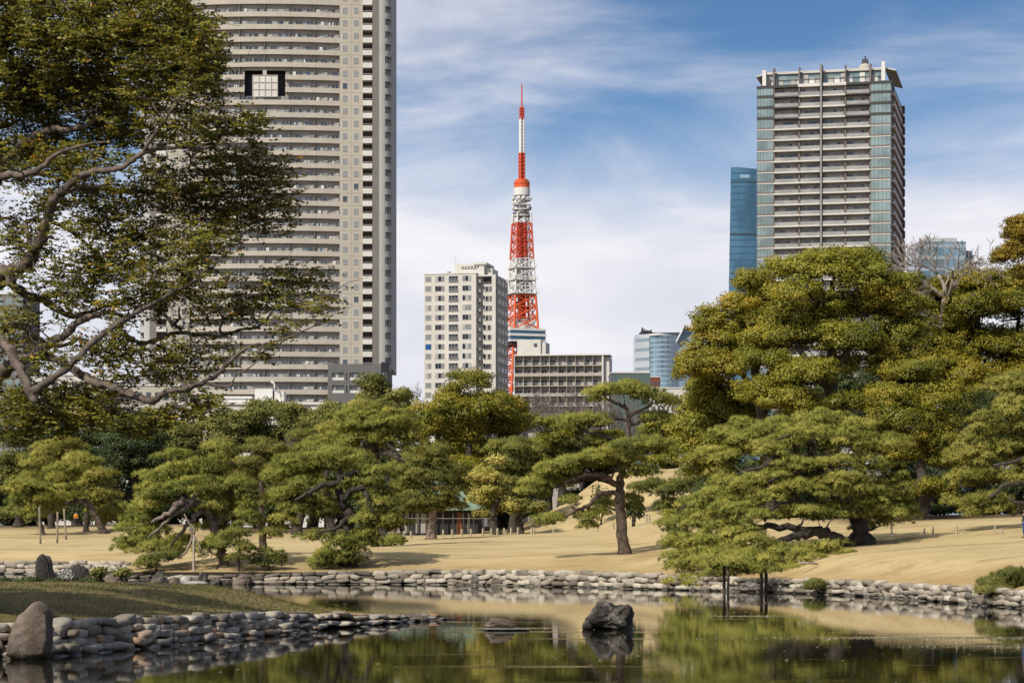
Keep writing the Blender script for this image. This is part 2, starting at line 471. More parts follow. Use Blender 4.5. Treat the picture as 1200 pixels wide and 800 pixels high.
    k.l(k.m('ADD', n3_, k.m('MULTIPLY', n2_, 1.5)), bp.inputs['Height']); k.l(bp.outputs[0], p.inputs['Normal'])
    finish(k, p.outputs[0])
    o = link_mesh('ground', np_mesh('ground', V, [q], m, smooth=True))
    tag(o, kind='structure')
make_ground()

def make_water():
    mb = MB()
    mb.v = [(-400, -150, 0), (120, -150, 0), (120, 240, 0), (-400, 260, 0)]
    mb.f = [(0, 1, 2, 3)]; mb.mi = [0]
    m, k = mat('pond_water')
    tc = k.n('ShaderNodeTexCoord')
    mp_ = k.n('ShaderNodeMapping'); mp_.inputs['Scale'].default_value = (0.55, 1.6, 1.0); k.l(tc.outputs['Object'], mp_.inputs[0])
    nn = k.noise(mp_.outputs[0], 1.6, 4, 0.55)
    ms_ = k.n('ShaderNodeMapping'); ms_.inputs['Scale'].default_value = (0.06, 0.30, 1.0); ms_.inputs['Location'].default_value = (0.4, 0.3, 0); k.l(tc.outputs['Object'], ms_.inputs[0])
    st = k.sm(k.noise(ms_.outputs[0], 1.0, 4, 0.6), 0.60, 0.68)
    n_f = k.noise(mp_.outputs[0], 9.0, 3, 0.6)
    sxy = k.n('ShaderNodeSeparateXYZ'); k.l(tc.outputs['Object'], sxy.inputs[0])
    def patch(cx_, cy_, rx_, ry_):
        wob = k.m('MULTIPLY', k.m('SUBTRACT', nn, 0.5), ry_ * 1.6)
        ex = k.m('DIVIDE', k.m('SUBTRACT', sxy.outputs[0], cx_), rx_); ey = k.m('DIVIDE', k.m('SUBTRACT', k.m('ADD', sxy.outputs[1], wob), cy_), ry_)
        return k.sm(k.m('ADD', k.m('MULTIPLY', ex, ex), k.m('MULTIPLY', ey, ey)), 1.0, 0.5)
    for a_ in ((0.2, 74.6, 2.3, 0.30), (12.0, 67.0, 4.2, 0.7), (9.0, 87, 1.8, .5), (13.5, 62.5, 3.0, .4), (-1.5, 72.0, 1.2, .2)):
        st = k.m('MAXIMUM', st, patch(*a_))
    h = k.m('ADD', nn, k.m('MULTIPLY', k.m('MULTIPLY', n_f, st), 2.2))
    p = k.n('ShaderNodeBsdfPrincipled')
    p.inputs['Base Color'].default_value = (0.016, 0.016, 0.008, 1)
    p.inputs['Roughness'].default_value = 0.012; p.inputs['IOR'].default_value = 1.33
    bp = k.n('ShaderNodeBump'); bp.inputs['Strength'].default_value = 0.032; bp.inputs['Distance'].default_value = 0.03
    k.l(h, bp.inputs['Height']); k.l(bp.outputs[0], p.inputs['Normal'])
    finish(k, p.outputs[0])
    o = mb.build('water', m)
    tag(o, kind='structure')
make_water()

# island in the near pond
ISF = np.array([(-34, 47), (-24, 50), (-16, 52.5), (-11.6, 54.4), (-10.8, 56), (-8.9, 62.2), (-7.3, 68), (-5.4, 75), (-3.9, 79.5), (-2.9, 82), (-2.3, 83.5)], dtype=float)
ISB = np.array([(-44, 92), (-36, 93), (-28, 93), (-20, 92), (-18, 91.5), (-14.5, 90), (-11.5, 88.5), (-8.3, 87), (-6.0, 86), (-4.4, 85.2), (-2.6, 84.2)], dtype=float)
ISH = np.array([0.75, 0.75, 0.75, 0.74, 0.72, 0.68, 0.60, 0.34, 0.18, 0.08, 0.05])
def resample(poly, n, extra=None):
    d = np.concatenate([[0], np.cumsum(np.hypot(*np.diff(ISF, axis=0).T))]); t = np.linspace(0, d[-1], n)
    out = [np.interp(t, d, poly[:, 0]), np.interp(t, d, poly[:, 1])]
    if extra is not None: out.append(np.interp(t, d, extra))
    return np.stack(out, -1)
def island_rows(nu=110, nv=34):
    fr = resample(ISF, nu, ISH); bk = resample(ISB, nu)
    v = np.concatenate([[0, 0.002], np.linspace(0.004, 1, nv - 2) ** 1.15])
    tn = np.gradient(fr[:, :2], axis=0); tn /= np.linalg.norm(tn, axis=1)[:, None]
    fr[:, 0] -= tn[:, 1] * 0.30; fr[:, 1] += tn[:, 0] * 0.30
    X = fr[:, None, 0] * (1 - v) + bk[:, None, 0] * v
    Y = fr[:, None, 1] * (1 - v) + bk[:, None, 1] * v
    L = np.hypot(bk[:, 0] - fr[:, 0], bk[:, 1] - fr[:, 1])[:, None]
    df = v[None] * L; db = (1 - v[None]) * L
    h0 = fr[:, None, 2]
    rise = 0.60 * sstep(df, 0, 13) * np.clip(h0 / 0.7, 0, 1) ** 0.8
    Z = (h0 + rise) * sstep(db, -0.5, 4.5) + 0.035 * wave(X, Y, 0.9, 2.0) * sstep(df, 0.3, 2) * sstep(db, .2, 2)
    Z[:, 0] = -0.5; Z[:, -1] = -0.5
    return X, Y, Z
IX, IY, IZ = island_rows()
m_is, k = mat('island_turf')
tc = k.n('ShaderNodeTexCoord')
a1 = k.noise(tc.outputs['Object'], 0.5, 5, 0.65); a2 = k.noise(tc.outputs['Object'], 6, 4, 0.7)
sx = k.n('ShaderNodeSeparateXYZ'); k.l(tc.outputs['Object'], sx.inputs[0])
dry = k.sm(k.m('ADD', sx.outputs[0], k.m('MULTIPLY', a1, 5)), -8.0, -1.5)
c = k.mix(k.sm(a1, 0.35, 0.65), (0.115, 0.105, 0.036), (0.19, 0.155, 0.066))
c = k.mix(dry, c, (0.30, 0.235, 0.105))
c = k.mix(k.m('MULTIPLY', k.sm(a2, 0.5, 0.7), 0.4), c, (0.11, 0.085, 0.045))
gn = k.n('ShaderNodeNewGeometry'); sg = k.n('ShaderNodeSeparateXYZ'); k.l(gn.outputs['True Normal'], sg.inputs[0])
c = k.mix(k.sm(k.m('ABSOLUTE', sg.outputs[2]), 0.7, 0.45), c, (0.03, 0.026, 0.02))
p = k.n('ShaderNodeBsdfPrincipled'); k.l(c, p.inputs['Base Color']); p.inputs['Roughness'].default_value = 0.95
p.inputs['Specular IOR Level'].default_value = 0.1
bp = k.n('ShaderNodeBump'); bp.inputs['Strength'].default_value = 0.8; bp.inputs['Distance'].default_value = 0.05
k.l(a2, bp.inputs['Height']); k.l(bp.outputs[0], p.inputs['Normal'])
finish(k, p.outputs[0])
def grid_quads(nu, nv):
    i, j = np.meshgrid(np.arange(nu - 1), np.arange(nv - 1), indexing='ij')
    return np.stack([i * nv + j, (i + 1) * nv + j, (i + 1) * nv + j + 1, i * nv + j + 1], -1).reshape(-1, 4)
V = np.stack([IX, IY, IZ], -1).reshape(-1, 3)
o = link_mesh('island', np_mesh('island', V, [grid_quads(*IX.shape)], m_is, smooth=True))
tag(o, kind='structure')
def island_z(x, y):
    d = (IX - x) ** 2 + (IY - y) ** 2
    return float(IZ.ravel()[np.argmin(d)])

# ------------------------------------------------------------------ stone walls
def cube_sphere(n=4):
    pts = {}; V = []; Q = []
    def idx(p):
        key = tuple(np.round(p, 5))
        if key not in pts: pts[key] = len(V); V.append(p)
        return pts[key]
    g = np.linspace(-1, 1, n + 1)
    for ax in range(3):
        for sg in (-1, 1):
            for i in range(n):
                for j in range(n):
                    q = []
                    for (a, c_) in ((i, j), (i + 1, j), (i + 1, j + 1), (i, j + 1)):
                        p_ = np.zeros(3); p_[ax] = sg; p_[(ax + 1) % 3] = g[a]; p_[(ax + 2) % 3] = g[c_]
                        q.append(idx(p_))
                    Q.append(q if sg > 0 else q[::-1])
    return np.array(V), np.array(Q)
CSV, CSQ = cube_sphere(4)
def stone_np(rng, size, power=0.52, jit=0.15):
    s = CSV.copy()
    sp = s / np.linalg.norm(s, axis=1)[:, None]
    v = s * (1 - power) + sp * power
    k_ = rng.normal(size=(4, 3)) * 1.7; ph = rng.uniform(0, 6.3, 4)
    dsp = sum(np.sin(v @ k_[i] + ph[i]) for i in range(4)) / 4
    v = v * (1 + jit * dsp)[:, None]
    # small skew
    v[:, 0] += v[:, 2] * rng.uniform(-0.18, 0.18)
    return v * np.asarray(size)[None] * 0.5

def stone_wall(name, label, path, heights, mat_, rows, wmean, seed, batter=0.22, back=-0.08, z_low=-0.22, depth=0.55, shade_bias=None):
    """path: list of (x,y); heights: wall-top z along it; stones lie in courses, one mesh"""
    rng = np.random.default_rng(seed)
    path = np.asarray(path, float); hts = np.asarray(heights, float)
    d = np.concatenate([[0], np.cumsum(np.hypot(*np.diff(path, axis=0).T))])
    Vs = []; Qs = []; Ts = []; n = 0
    for r_ in range(rows):
        s = -rng.uniform(0, wmean)
        while s < d[-1]:
            w = wmean * rng.uniform(0.6, 1.55)
            c_ = s + w / 2; s += w * 0.97
            if c_ > d[-1] or c_ < 0: continue
            px_, py_ = np.interp(c_, d, path[:, 0]), np.interp(c_, d, path[:, 1])
            qx, qy = np.interp(c_ + 0.2, d, path[:, 0]), np.interp(c_ + 0.2, d, path[:, 1])
            ux, uy = qx - px_, qy - py_; L = math.hypot(ux, uy)
            if L < 1e-6: continue
            ux /= L; uy /= L
            top = np.interp(c_, d, hts)
            ch = (top - z_low) / rows
            if ch < 0.13 and r_ % 2: continue
            h = ch * rng.uniform(1.0, 1.4)
            dp = depth * rng.uniform(0.75, 1.2)
            v = stone_np(rng, (w * 1.04, dp, h))
            ang = rng.normal() * 0.10; ca, sa = math.cos(ang), math.sin(ang)
            v = np.stack([v[:, 0] * ca - v[:, 2] * sa, v[:, 1], v[:, 0] * sa + v[:, 2] * ca], -1)
            zc = z_low + ch * (r_ + 0.5) + rng.normal() * 0.03
            inward = back + batter * r_ / max(rows - 1, 1) - dp * 0.5 + rng.normal() * 0.05
            nx_, ny_ = -uy, ux     # left of the path = landward
            Xw = px_ + ux * v[:, 0] + nx_ * (v[:, 1] + inward)
            Yw = py_ + uy * v[:, 0] + ny_ * (v[:, 1] + inward)
            Vs.append(np.stack([Xw, Yw, zc + v[:, 2]], -1)); Qs.append(CSQ + n); n += len(v)
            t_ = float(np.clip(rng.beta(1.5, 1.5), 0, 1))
            if shade_bias is not None: t_ = float(np.clip(t_ + shade_bias(px_, py_), 0, 1))
            Ts.append(np.full(len(v), t_))
    me = np_mesh(name, np.vstack(Vs), [np.vstack(Qs)], mat_, np.concatenate(Ts), True)
    o = link_mesh(name, me)
    return tag(o, label, 'stone wall')

M_stone = tinted('pale_bank_stone', [(0.0, (0.12, 0.10, 0.08)), (0.3, (0.32, 0.27, 0.21)), (0.65, (0.48, 0.42, 0.33)), (1.0, (0.62, 0.56, 0.46))], 0.85, 0.5, 7, 0.35)
M_stoneis = tinted('grey_island_stone', [(0.0, (0.14, 0.11, 0.085)), (0.22, (0.27, 0.23, 0.18)), (0.42, (0.36, 0.32, 0.265)), (0.62, (0.47, 0.41, 0.325)), (0.80, (0.60, 0.54, 0.45)), (0.88, (0.40, 0.23, 0.13)), (1.0, (0.50, 0.34, 0.21))], 0.75, 0.5, 14, 0.3)
M_rockdk = tinted('dark_rock', [(0.0, (0.018, 0.015, 0.013)), (0.5, (0.045, 0.037, 0.031)), (0.85, (0.085, 0.072, 0.06)), (1.0, (0.24, 0.215, 0.19))], 0.75, 1.0, 9, 0.1)
M_rockbr = tinted('brown_boulder', [(0.0, (0.10, 0.07, 0.05)), (0.5, (0.17, 0.125, 0.095)), (1.0, (0.25, 0.20, 0.16))], 0.85, 0.9, 5, 0.5)
M_rockpale = tinted('pale_rock', [(0.0, (0.36, 0.33, 0.29)), (1.0, (0.6, 0.57, 0.53))], 0.85, 0.7, 6, 0.3)

bpts = BANK[(BANK[:, 0] > -60) & (BANK[:, 0] < 26)]
mid = bpts[bpts[:, 0] > -26]
hs = np.interp(mid[:, 0], [-26, -18, -12, -4, 6, 12, 20, 26], [0.55, 0.6, 0.85, 0.98, 0.98, 0.75, 0.74, 0.74])
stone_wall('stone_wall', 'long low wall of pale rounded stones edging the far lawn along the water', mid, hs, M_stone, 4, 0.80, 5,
           shade_bias=lambda x, y: -0.30 * float(sstep(-x, 5, 11)))  # stones darken leftwards: the shade by the pines is put into their tint
lf = bpts[bpts[:, 0] < -30]
lf = np.vstack([[(-70, 217)], lf])
stone_wall('stone_wall', 'distant low stone wall behind the dark rocks at the left edge of the pond', lf, np.full(len(lf), 1.15), M_stone, 4, 0.95, 8)
isp = resample(ISF, 60, ISH)
stone_wall('stone_wall', 'low curved wall of grey rounded stones around the near grassy island', isp[:, :2], isp[:, 2] + 0.06, M_stoneis, 5, 0.54, 11, batter=0.45, depth=0.5, z_low=-0.16, back=0.02)

ROCKV, ROCKQ = cube_sphere(18)
def rock(name, label, x, y0, y1, w, D, mat_, seed, rough=0.3, power=0.75, depth=None, cat='rock', lean=0.0, z=None, taper=0.0, group=None):
    """rock whose outline spans rows y0..y1 and w pixels at distance D"""
    rng = np.random.default_rng(seed)
    s = ROCKV; sp = s / np.linalg.norm(s, axis=1)[:, None]
    v = s * (1 - power) + sp * power
    d_ = 0; amp = 1.0; fq = 1.6
    for o_ in range(6):
        kk = rng.normal(size=(3, 3)) * fq; ph = rng.uniform(0, 6.3, 3)
        w_ = sum(np.sin(v @ kk[i] + ph[i]) for i in range(3)) / 3; d_ = d_ + amp * (w_ if o_ < 2 else 0.75 - 1.5 * np.abs(w_))
        amp *= 0.55; fq *= 1.9
    v = v * (1 + rough * d_)[:, None]
    v[:, 0] *= 1 - taper * (v[:, 2] + 1) / 2
    v[:, 0] += lean * v[:, 2]
    v[:, 0] /= np.abs(v[:, 0]).max(); v[:, 1] /= np.abs(v[:, 1]).max()
    v[:, 2] = (v[:, 2] - v[:, 2].min()) / (v[:, 2].max() - v[:, 2].min())
    top = P(x, y0, D); bot = P(x, y1, D)
    hgt = top.z - bot.z; wm = w * D / F
    dp = depth or wm * 0.8
    sink = 0.12 * hgt
    V_ = np.stack([v[:, 0] * wm / 2, v[:, 1] * dp / 2, v[:, 2] * (hgt + sink) - sink], -1)
    t_ = np.clip(0.5 + 0.4 * np.sin(v @ (rng.normal(size=3) * 3)) + rng.normal(size=len(v)) * 0.1, 0, 1)
    o = link_mesh(name, np_mesh(name, V_, [ROCKQ], mat_, t_, True))
    o.location = (bot.x, D, bot.z if z is None else z)
    return tag(o, label, cat, group)

rock('boulder', 'big brown upright boulder standing at the left end of the island shore', 36, 704, 770, 58, 54.3, M_rockbr, 3, 0.16, 0.7, lean=0.22, taper=0.3, cat='boulder')
rock('pond_rock', 'large dark craggy rock standing in the open water', 715, 703, 737, 60, 73.5, M_rockdk, 13, 0.44, 0.6, lean=0.18, taper=0.15)
rock('pond_rock', 'small pointed dark stone at the foot of the craggy water rock', 688, 727, 737, 18, 73.2, M_rockdk, 31, 0.3, 0.8, taper=0.3)
rock('pond_rock', 'low brown mossy rock barely above the water right of the island tip', 588, 723, 738, 42, 73, M_rockbr, 23, 0.30, 0.62, taper=.2)
rock('pond_rock', 'thin pale rock shelf level with the water around the low brown rock', 592, 735, 738, 62, 72.6, M_rockpale, 24, 0.12, 0.8, depth=.7)
rock('pond_rock', 'flat tan slab of stone lying at the tip of the island', 476, 719, 730, 56, 81.5, M_rockbr, 44, 0.12, 0.7, depth=1.1)
rock('pond_rock', 'small stone just showing at the bottom edge of the picture in the water', 872, 796, 806, 26, 46, M_rockbr, 45, 0.2, 0.85)

# ------------------------------------------------------------------ grass on the island (uncountable)
rng = np.random.default_rng(77)
def island_grass():
    n = 26000
    iu = rng.uniform(20, IX.shape[0] - 1.01, n); iv = rng.uniform(1.5, IX.shape[1] - 4.01, n)
    i0 = iu.astype(int); j0 = iv.astype(int); a = iu - i0; c_ = iv - j0
    def bil(A): return A[i0, j0] * (1 - a) * (1 - c_) + A[i0 + 1, j0] * a * (1 - c_) + A[i0, j0 + 1] * (1 - a) * c_ + A[i0 + 1, j0 + 1] * a * c_
    base = np.stack([bil(IX), bil(IY), bil(IZ)], -1)
    h = rng.uniform(0.03, 0.10, n); ang = rng.uniform(0, 6.28, n)
    dx = np.stack([np.cos(ang), np.sin(ang), np.zeros(n)], -1) * 0.012
    tip = base + np.stack([rng.normal(size=n) * 0.03, rng.normal(size=n) * 0.03, h], -1)
    V_ = np.stack([base - dx, base + dx, tip], 1).reshape(-1, 3)
    f = np.arange(3 * n).reshape(-1, 3)
    dry_ = np.clip(0.25 + 0.5 * sstep(base[:, 0], -8, -4) + rng.normal(size=n) * 0.18, 0, 1)
    m = foliage('island_grass', [(0.0, (0.07, 0.07, 0.02)), (0.5, (0.15, 0.13, 0.045)), (1.0, (0.30, 0.23, 0.10))], 0.2, bright=1.2)
    o = link_mesh('grass', np_mesh('grass', V_, [f], m, np.repeat(dry_, 3)))
    tag(o, 'short rough grass covering the near island', 'grass', kind='stuff')
island_grass()

# ------------------------------------------------------------------ buildings
M_conc = plain('beige_concrete', (0.46, 0.42, 0.355), 0.85, 0.06, 0.15, streak=0.18)
M_conc2 = plain('balcony_concrete', (0.50, 0.455, 0.385), 0.85, 0.06, 0.2, streak=0.15)
M_concwh = plain('off_white_concrete', (0.66, 0.635, 0.585), 0.85, 0.06, 0.2, streak=0.2)
M_recess = plain('recess_wall', (0.42, 0.38, 0.335), 0.85, 0.08, 0.3)
M_pier = plain('grey_brown_pier', (0.19, 0.17, 0.155), 0.8, 0.06, 0.2)
M_podium = plain('dark_grey_cladding', (0.14, 0.14, 0.135), 0.7, 0.06, 0.2)
M_corner = plain('grey_concrete', (0.46, 0.455, 0.445), 0.8, 0.05, 0.2)
M_frame = plain('window_frame', (0.55, 0.54, 0.52), 0.5, 0.05)
M_framedk = plain('dark_metal', (0.05, 0.05, 0.055), 0.5, 0.1)
M_curtain = plain('curtain_behind_glass', (0.45, 0.44, 0.41), 0.35, 0.2, 2.0, spec=0.5)
M_curtain2 = plain('grey_blind', (0.26, 0.27, 0.27), 0.3, 0.2, 2.0, spec=0.5)
M_dkband = plain('charcoal_band', (0.055, 0.052, 0.052), 0.6, 0.1)
M_white = plain('white_paint', (0.70, 0.69, 0.66), 0.6, 0.05)
M_red = plain('orange_red_paint', (0.68, 0.115, 0.032), 0.55, 0.12)
M_dkred = plain('deep_red_paint', (0.58, 0.075, 0.032), 0.55, 0.15)
M_steel = plain('grey_steel', (0.42, 0.42, 0.42), 0.5, 0.1)
M_blueglassbox = plain('blue_window', (0.02, 0.09, 0.30), 0.25, 0.1)

def glass(name, col, rough=0.08, var=0.35, scale=(0.3, 0.3, 0.3), spec=0.9, metal=0.0, lines=None):
    m, q = mat(name)
    tc_ = q.n('ShaderNodeTexCoord')
    mp_ = q.n('ShaderNodeMapping'); mp_.inputs['Scale'].default_value = scale
    q.l(tc_.outputs['Object'], mp_.inputs[0])
    n = q.noise(mp_.outputs[0], 1.0, 3, 0.5)
    c_ = q.mix(q.sm(n, 0.35, 0.65), tuple(x * (1 - var) for x in col), tuple(x * (1 + var) for x in col))
    if lines:
        # mullion / slab lines of the curtain wall: (vertical pitch, horizontal pitch, colour)
        pz, pxy, lc, wz, wx = lines
        s_ = q.n('ShaderNodeSeparateXYZ'); q.l(tc_.outputs['Object'], s_.inputs[0])
        fz = q.m('LESS_THAN', q.m('FRACT', q.m('DIVIDE', s_.outputs[2], pz)), wz)
        c_ = q.mix(fz, c_, lc)
        if pxy:
            fx = q.m('LESS_THAN', q.m('FRACT', q.m('DIVIDE', q.m('ADD', s_.outputs[0], 500.0), pxy)), wx)
            c_ = q.mix(q.m('MULTIPLY', fx, 0.6), c_, lc)
    p_ = q.n('ShaderNodeBsdfPrincipled'); q.l(c_, p_.inputs['Base Color'])
    p_.inputs['Roughness'].default_value = rough; p_.inputs['Specular IOR Level'].default_value = spec
    p_.inputs['Metallic'].default_value = metal
    finish(q, p_.outputs[0])
    return m
M_glass = glass('dark_window_glass', (0.035, 0.045, 0.06), 0.08, 0.5, (0.4, 0.4, 0.4))
M_glassgr = glass('green_grey_glass', (0.22, 0.30, 0.305), 0.12, 0.25, (0.15, 0.15, 0.15), 0.8)
M_glassbl = glass('blue_curtain_wall', (0.06, 0.15, 0.24), 0.14, 0.3, (0.06, 0.06, 0.03), 0.35, lines=(4.2, 0, (0.04, 0.11, 0.185), 0.22, 0))
M_glassrt = glass('pale_blue_curtain_wall', (0.16, 0.28, 0.38), 0.12, 0.5, (0.045, 0.045, 0.015), 0.8, lines=(4.4, 5.0, (0.30, 0.38, 0.45), 0.28, 0.12))
M_glasspl = glass('silver_striped_curtain_wall', (0.42, 0.46, 0.50), 0.2, 0.12, (0.03, 0.03, 0.03), 0.6, lines=(8.8, 0, (0.22, 0.28, 0.34), 0.35, 0))
M_balglass = glass('balcony_glass', (0.34, 0.34, 0.325), 0.25, 0.15, (0.2, 0.2, 0.2), 0.5)

def window_mb(w, h, kind, rng_, mull=2, fr=0.06):
    """window in the xz plane facing -y, origin at its lower left corner; slots 0 glass, 1 frame, 2 curtain, 3 blind"""
    m_ = MB()
    n = mull + 1
    for i in range(n):
        x0, x1 = w * i / n, w * (i + 1) / n
        r_ = rng_.random()
        mi = 0
        if kind == 'curtain': mi = 2 if r_ < 0.55 else (3 if r_ < 0.75 else 0)
        elif kind == 'mixed': mi = 0 if r_ < 0.5 else (3 if r_ < 0.78 else 2)
        elif kind == 'blind': mi = 3 if r_ < 0.8 else 2
        m_.box(x0 + fr, -0.02, fr, x1 - fr, 0.05, h - fr, mi)
    m_.box(0, -0.07, 0, w, 0.05, fr, 1); m_.box(0, -0.07, h - fr, w, 0.05, h, 1)
    for i in range(n + 1):
        xx = min(max(w * i / n - fr / 2, 0), w - fr)
        m_.box(xx, -0.068, fr, xx + fr, 0.048, h - fr, 1)
    return m_
WM = [M_glass, M_frame, M_curtain, M_curtain2]

def place_windows(parent, items, mats=None, name='window', limit=100):
    """items: (template MB, (x,y,z), rz), largest / best seen first; the first 100 are parts, the rest one part"""
    mats = mats or WM
    cache = {}
    rest = MB()
    for i, (tm, loc, rz) in enumerate(items):
        if i < limit:
            if id(tm) not in cache: cache[id(tm)] = tm.mesh(name, mats)
            link_mesh(name, cache[id(tm)], parent, loc, (0, 0, rz))
        else:
            rest.add(tm, loc, rz)
    if rest.v:
        tag(rest.build(name, mats, parent), kind='stuff')

GZ = 4.5   # street level behind the park

# ---- B1: tall beige apartment tower at the left
def tower_left():
    rr = random.Random(4)
    D = 620.0; k_ = D / F
    cx = 310.0
    root = empty('apartment_tower', (P(cx, 0, D).x, D, GZ))
    tag(root, 'very tall beige apartment tower with long curved balconies, rising above the picture at the left', 'apartment tower')
    X = lambda px_: (px_ - cx) * k_
    Zl = lambda py: CH + (HY - py) * k_ - GZ
    pitch = 14.7 * k_
    z_first = Zl(476.0)           # floor line of the lowest visible balcony
    nfl = 44
    half = X(398); sag = 1.9
    bow = lambda x: -sag * (1 - (x / half) ** 2)
    def arc(x0, x1, dy, n=9): return [(x0 + (x1 - x0) * i / n, bow(x0 + (x1 - x0) * i / n) + dy) for i in range(n + 1)]
    top = z_first + pitch * nfl
    # back wall of the balconies + the flanking plain walls
    w = MB(); ga, gb = X(287), X(335); z_a, z_b = Zl(116) - 0.3, Zl(79) - 1.0
    w.strip(arc(X(223), X(398), 1.1, 16), 0.4, z_first - 10, z_a); w.strip(arc(X(223), X(398), 1.1, 16), 0.4, z_b, top)
    w.strip(arc(X(223), ga, 1.1, 8), 0.4, z_a, z_b); w.strip(arc(gb, X(398), 1.1, 8), 0.4, z_a, z_b); w.build('recess_wall', M_recess, root)
    core = MB(); core.box(X(164), 4.0, 0, X(444), 34.0, top); core.build('core', M_corner, root)
    for s_ in (1, -1):
        def sx_(a, c_): return (X(a), X(c_)) if s_ > 0 else (-X(c_), -X(a))
        x0, x1 = sx_(398, 425)
        m_ = MB(); m_.box(x0, 0.0, z_first - 3, x1, 4.0, top)
        for f_ in range(nfl): m_.box(x0 + 0.01, -0.04, z_first + f_ * pitch - 0.06, x1 - 0.01, 0.0, z_first + f_ * pitch + 0.06, 0)
        m_.box((x0 + x1) / 2 - 0.06, -0.05, z_first, (x0 + x1) / 2 + 0.06, 0, top, 0)
        m_.build('flank_wall', M_conc, root)
        x0, x1 = sx_(425, 436.5)
        m_ = MB(); m_.box(x0, 2.2, 0, x1, 4.0, top, 0); m_.build('recess_wall', M_podium, root)
        x0, x1 = sx_(436.5, 444.5)
        m_ = MB(); m_.box(x0, -0.3, Zl(428), x1, 4.0, top); m_.build('pier', M_pier, root)
        # rounded corner: grey cylinder quarter with dark arc openings
        cxx = X(444.5) * s_; rad = 3.0
        def qarc(r_, n=8, a0=0, a1=100):
            pts = [(cxx + s_ * r_ * math.sin(R(a0 + (a1 - a0) * i / n)), 2.7 - r_ * math.cos(R(a0 + (a1 - a0) * i / n))) for i in range(n + 1)]
            return pts if s_ > 0 else pts[::-1]
        inner = MB(); inner.strip(qarc(1.6, 8), 0.3, Zl(430), top); inner.build('corner_recess', M_dkband, root)
        full = qarc(rad, 12)
        for f_ in range(nfl):
            z0 = z_first + f_ * pitch
            if z0 < Zl(432): continue
            cb = MB(); cb.strip(full, 0.25, z0 - 0.35, z0 + 1.15)
            post = qarc(rad, 3, 0, 30)
            cb.strip(post, 0.9, z0 + 1.152, z0 + pitch - 0.352)
            cb.build('corner_balcony', M_corner, root, loc=(0, 0, 0))
        side = MB(); side.box(cxx + (1.6 if s_ > 0 else -3.0), 3.2, Zl(430), cxx + (3.0 if s_ > 0 else -1.6), 30, top); side.build('side_wall', M_corner, root)
        # small balconies of the narrow column
        x0, x1 = sx_(425, 436.5)
        for f_ in range(nfl):
            z0 = z_first + f_ * pitch
            if z0 < Zl(432): continue
            cb = MB(); cb.box(x0 + 0.02, -0.5, z0 - 0.2, x1 - 0.02, -0.3, z0 + 1.15); cb.box(x0 + 0.02, -0.3, z0 - 0.2, x1 - 0.02, 2.2, z0)
            cb.box(x0 + 0.1, -0.45, z0 + 1.45, x1 - 0.1, -0.40, z0 + 1.52)
            cb.build('small_balcony', M_concwh, root)
    # long balconies, one per floor, split where the sky garden opens
    gap0, gap1 = X(287), X(335)
    gapz0, gapz1 = Zl(116), Zl(79)
    nb = 6
    edges = [X(223) + (X(398) - X(223)) * i / nb for i in range(nb + 1)]
    for f_ in range(nfl):
        z0 = z_first + f_ * pitch
        spans = [(X(223), X(398))]
        if gapz0 - 0.5 < z0 < gapz1 - 1.0: spans = [(X(223), gap0), (gap1, X(398))]
        for a_, c_ in spans:
            cb = MB()
            n = max(4, int(12 * (c_ - a_) / (X(398) - X(223))))
            cb.strip(arc(a_, c_, 0, n), 0.18, z0 - 0.22, z0 + 1.05, 0)
            cb.strip(arc(a_ + 0.02, c_ - 0.02, 0.185, n), 0.9, z0 - 0.22, z0, 0)
            for e in edges[1:-1]:
                if a_ + 0.5 < e < c_ - 0.5: cb.box(e - 0.1, bow(e) + 0.2, z0 + 0.002, e + 0.1, bow(e) + 1.08, z0 + pitch - 0.282, 1)
            # thin top rail
            cb.strip(arc(a_ + .05, c_ - .05, 0.06, n), 0.06, z0 + 1.34, z0 + 1.40, 1)
            for u in range(nb * 2):
                xa_ = edges[0] + (edges[-1] - edges[0]) * (u + rr.uniform(.1, .6)) / (nb * 2)
                if not (a_ + .6 < xa_ < c_ - 1.8): continue
                q_ = rr.random()
                if q_ < 0.22:
                    for j_ in range(rr.randint(1, 3)):
                        cb.box(xa_ + j_ * .5, bow(xa_) + .35, z0 + rr.uniform(.75, 1.0), xa_ + j_ * .5 + rr.uniform(.25, .45), bow(xa_) + .38, z0 + 1.75, rr.choice((2, 2, 3)))
                elif q_ < 0.42:
                    cb.box(xa_, bow(xa_) + .55, z0 + .003, xa_ + .8, bow(xa_) + .85, z0 + rr.choice((.7, 1.9)), 2)
            cb.build('balcony', [M_conc2, M_podium, M_white, M_glassbl], root)
    # sky garden: opening with its shade painted as a near-black panel, column and white gridded screen
    g = MB(); g.box(gap0 - 1, 3.75, gapz0 - .8, gap1 + 1, 3.95, gapz1); g.build('garden_shade_panel', M_framedk, root)
    g = MB(); xc_ = (gap0 + gap1) / 2; g.box(xc_ - 0.5, bow(0) + 0.3, gapz0, xc_ + 0.5, bow(0) + 0.79, gapz1 - 1); g.build('garden_column', M_conc, root)
    sc_ = MB(); a_, c_ = X(297), X(326); zz0, zz1 = Zl(115), Zl(90)
    sc_.box(a_, bow(0) + 0.1, zz0, c_, bow(0) + 0.29, zz1, 0)
    for i in range(5): xx = a_ + (c_ - a_) * i / 4; sc_.box(xx - .1, bow(0) - 0.02, zz0, xx + .1, bow(0) + 0.098, zz1, 1)
    for i in range(4): z_ = zz0 + (zz1 - zz0) * i / 3; sc_.box(a_, bow(0) - 0.04, z_ - .08, c_, bow(0) + 0.096, z_ + .08, 1)
    sc_.build('garden_screen', [M_concwh, M_recess], root)
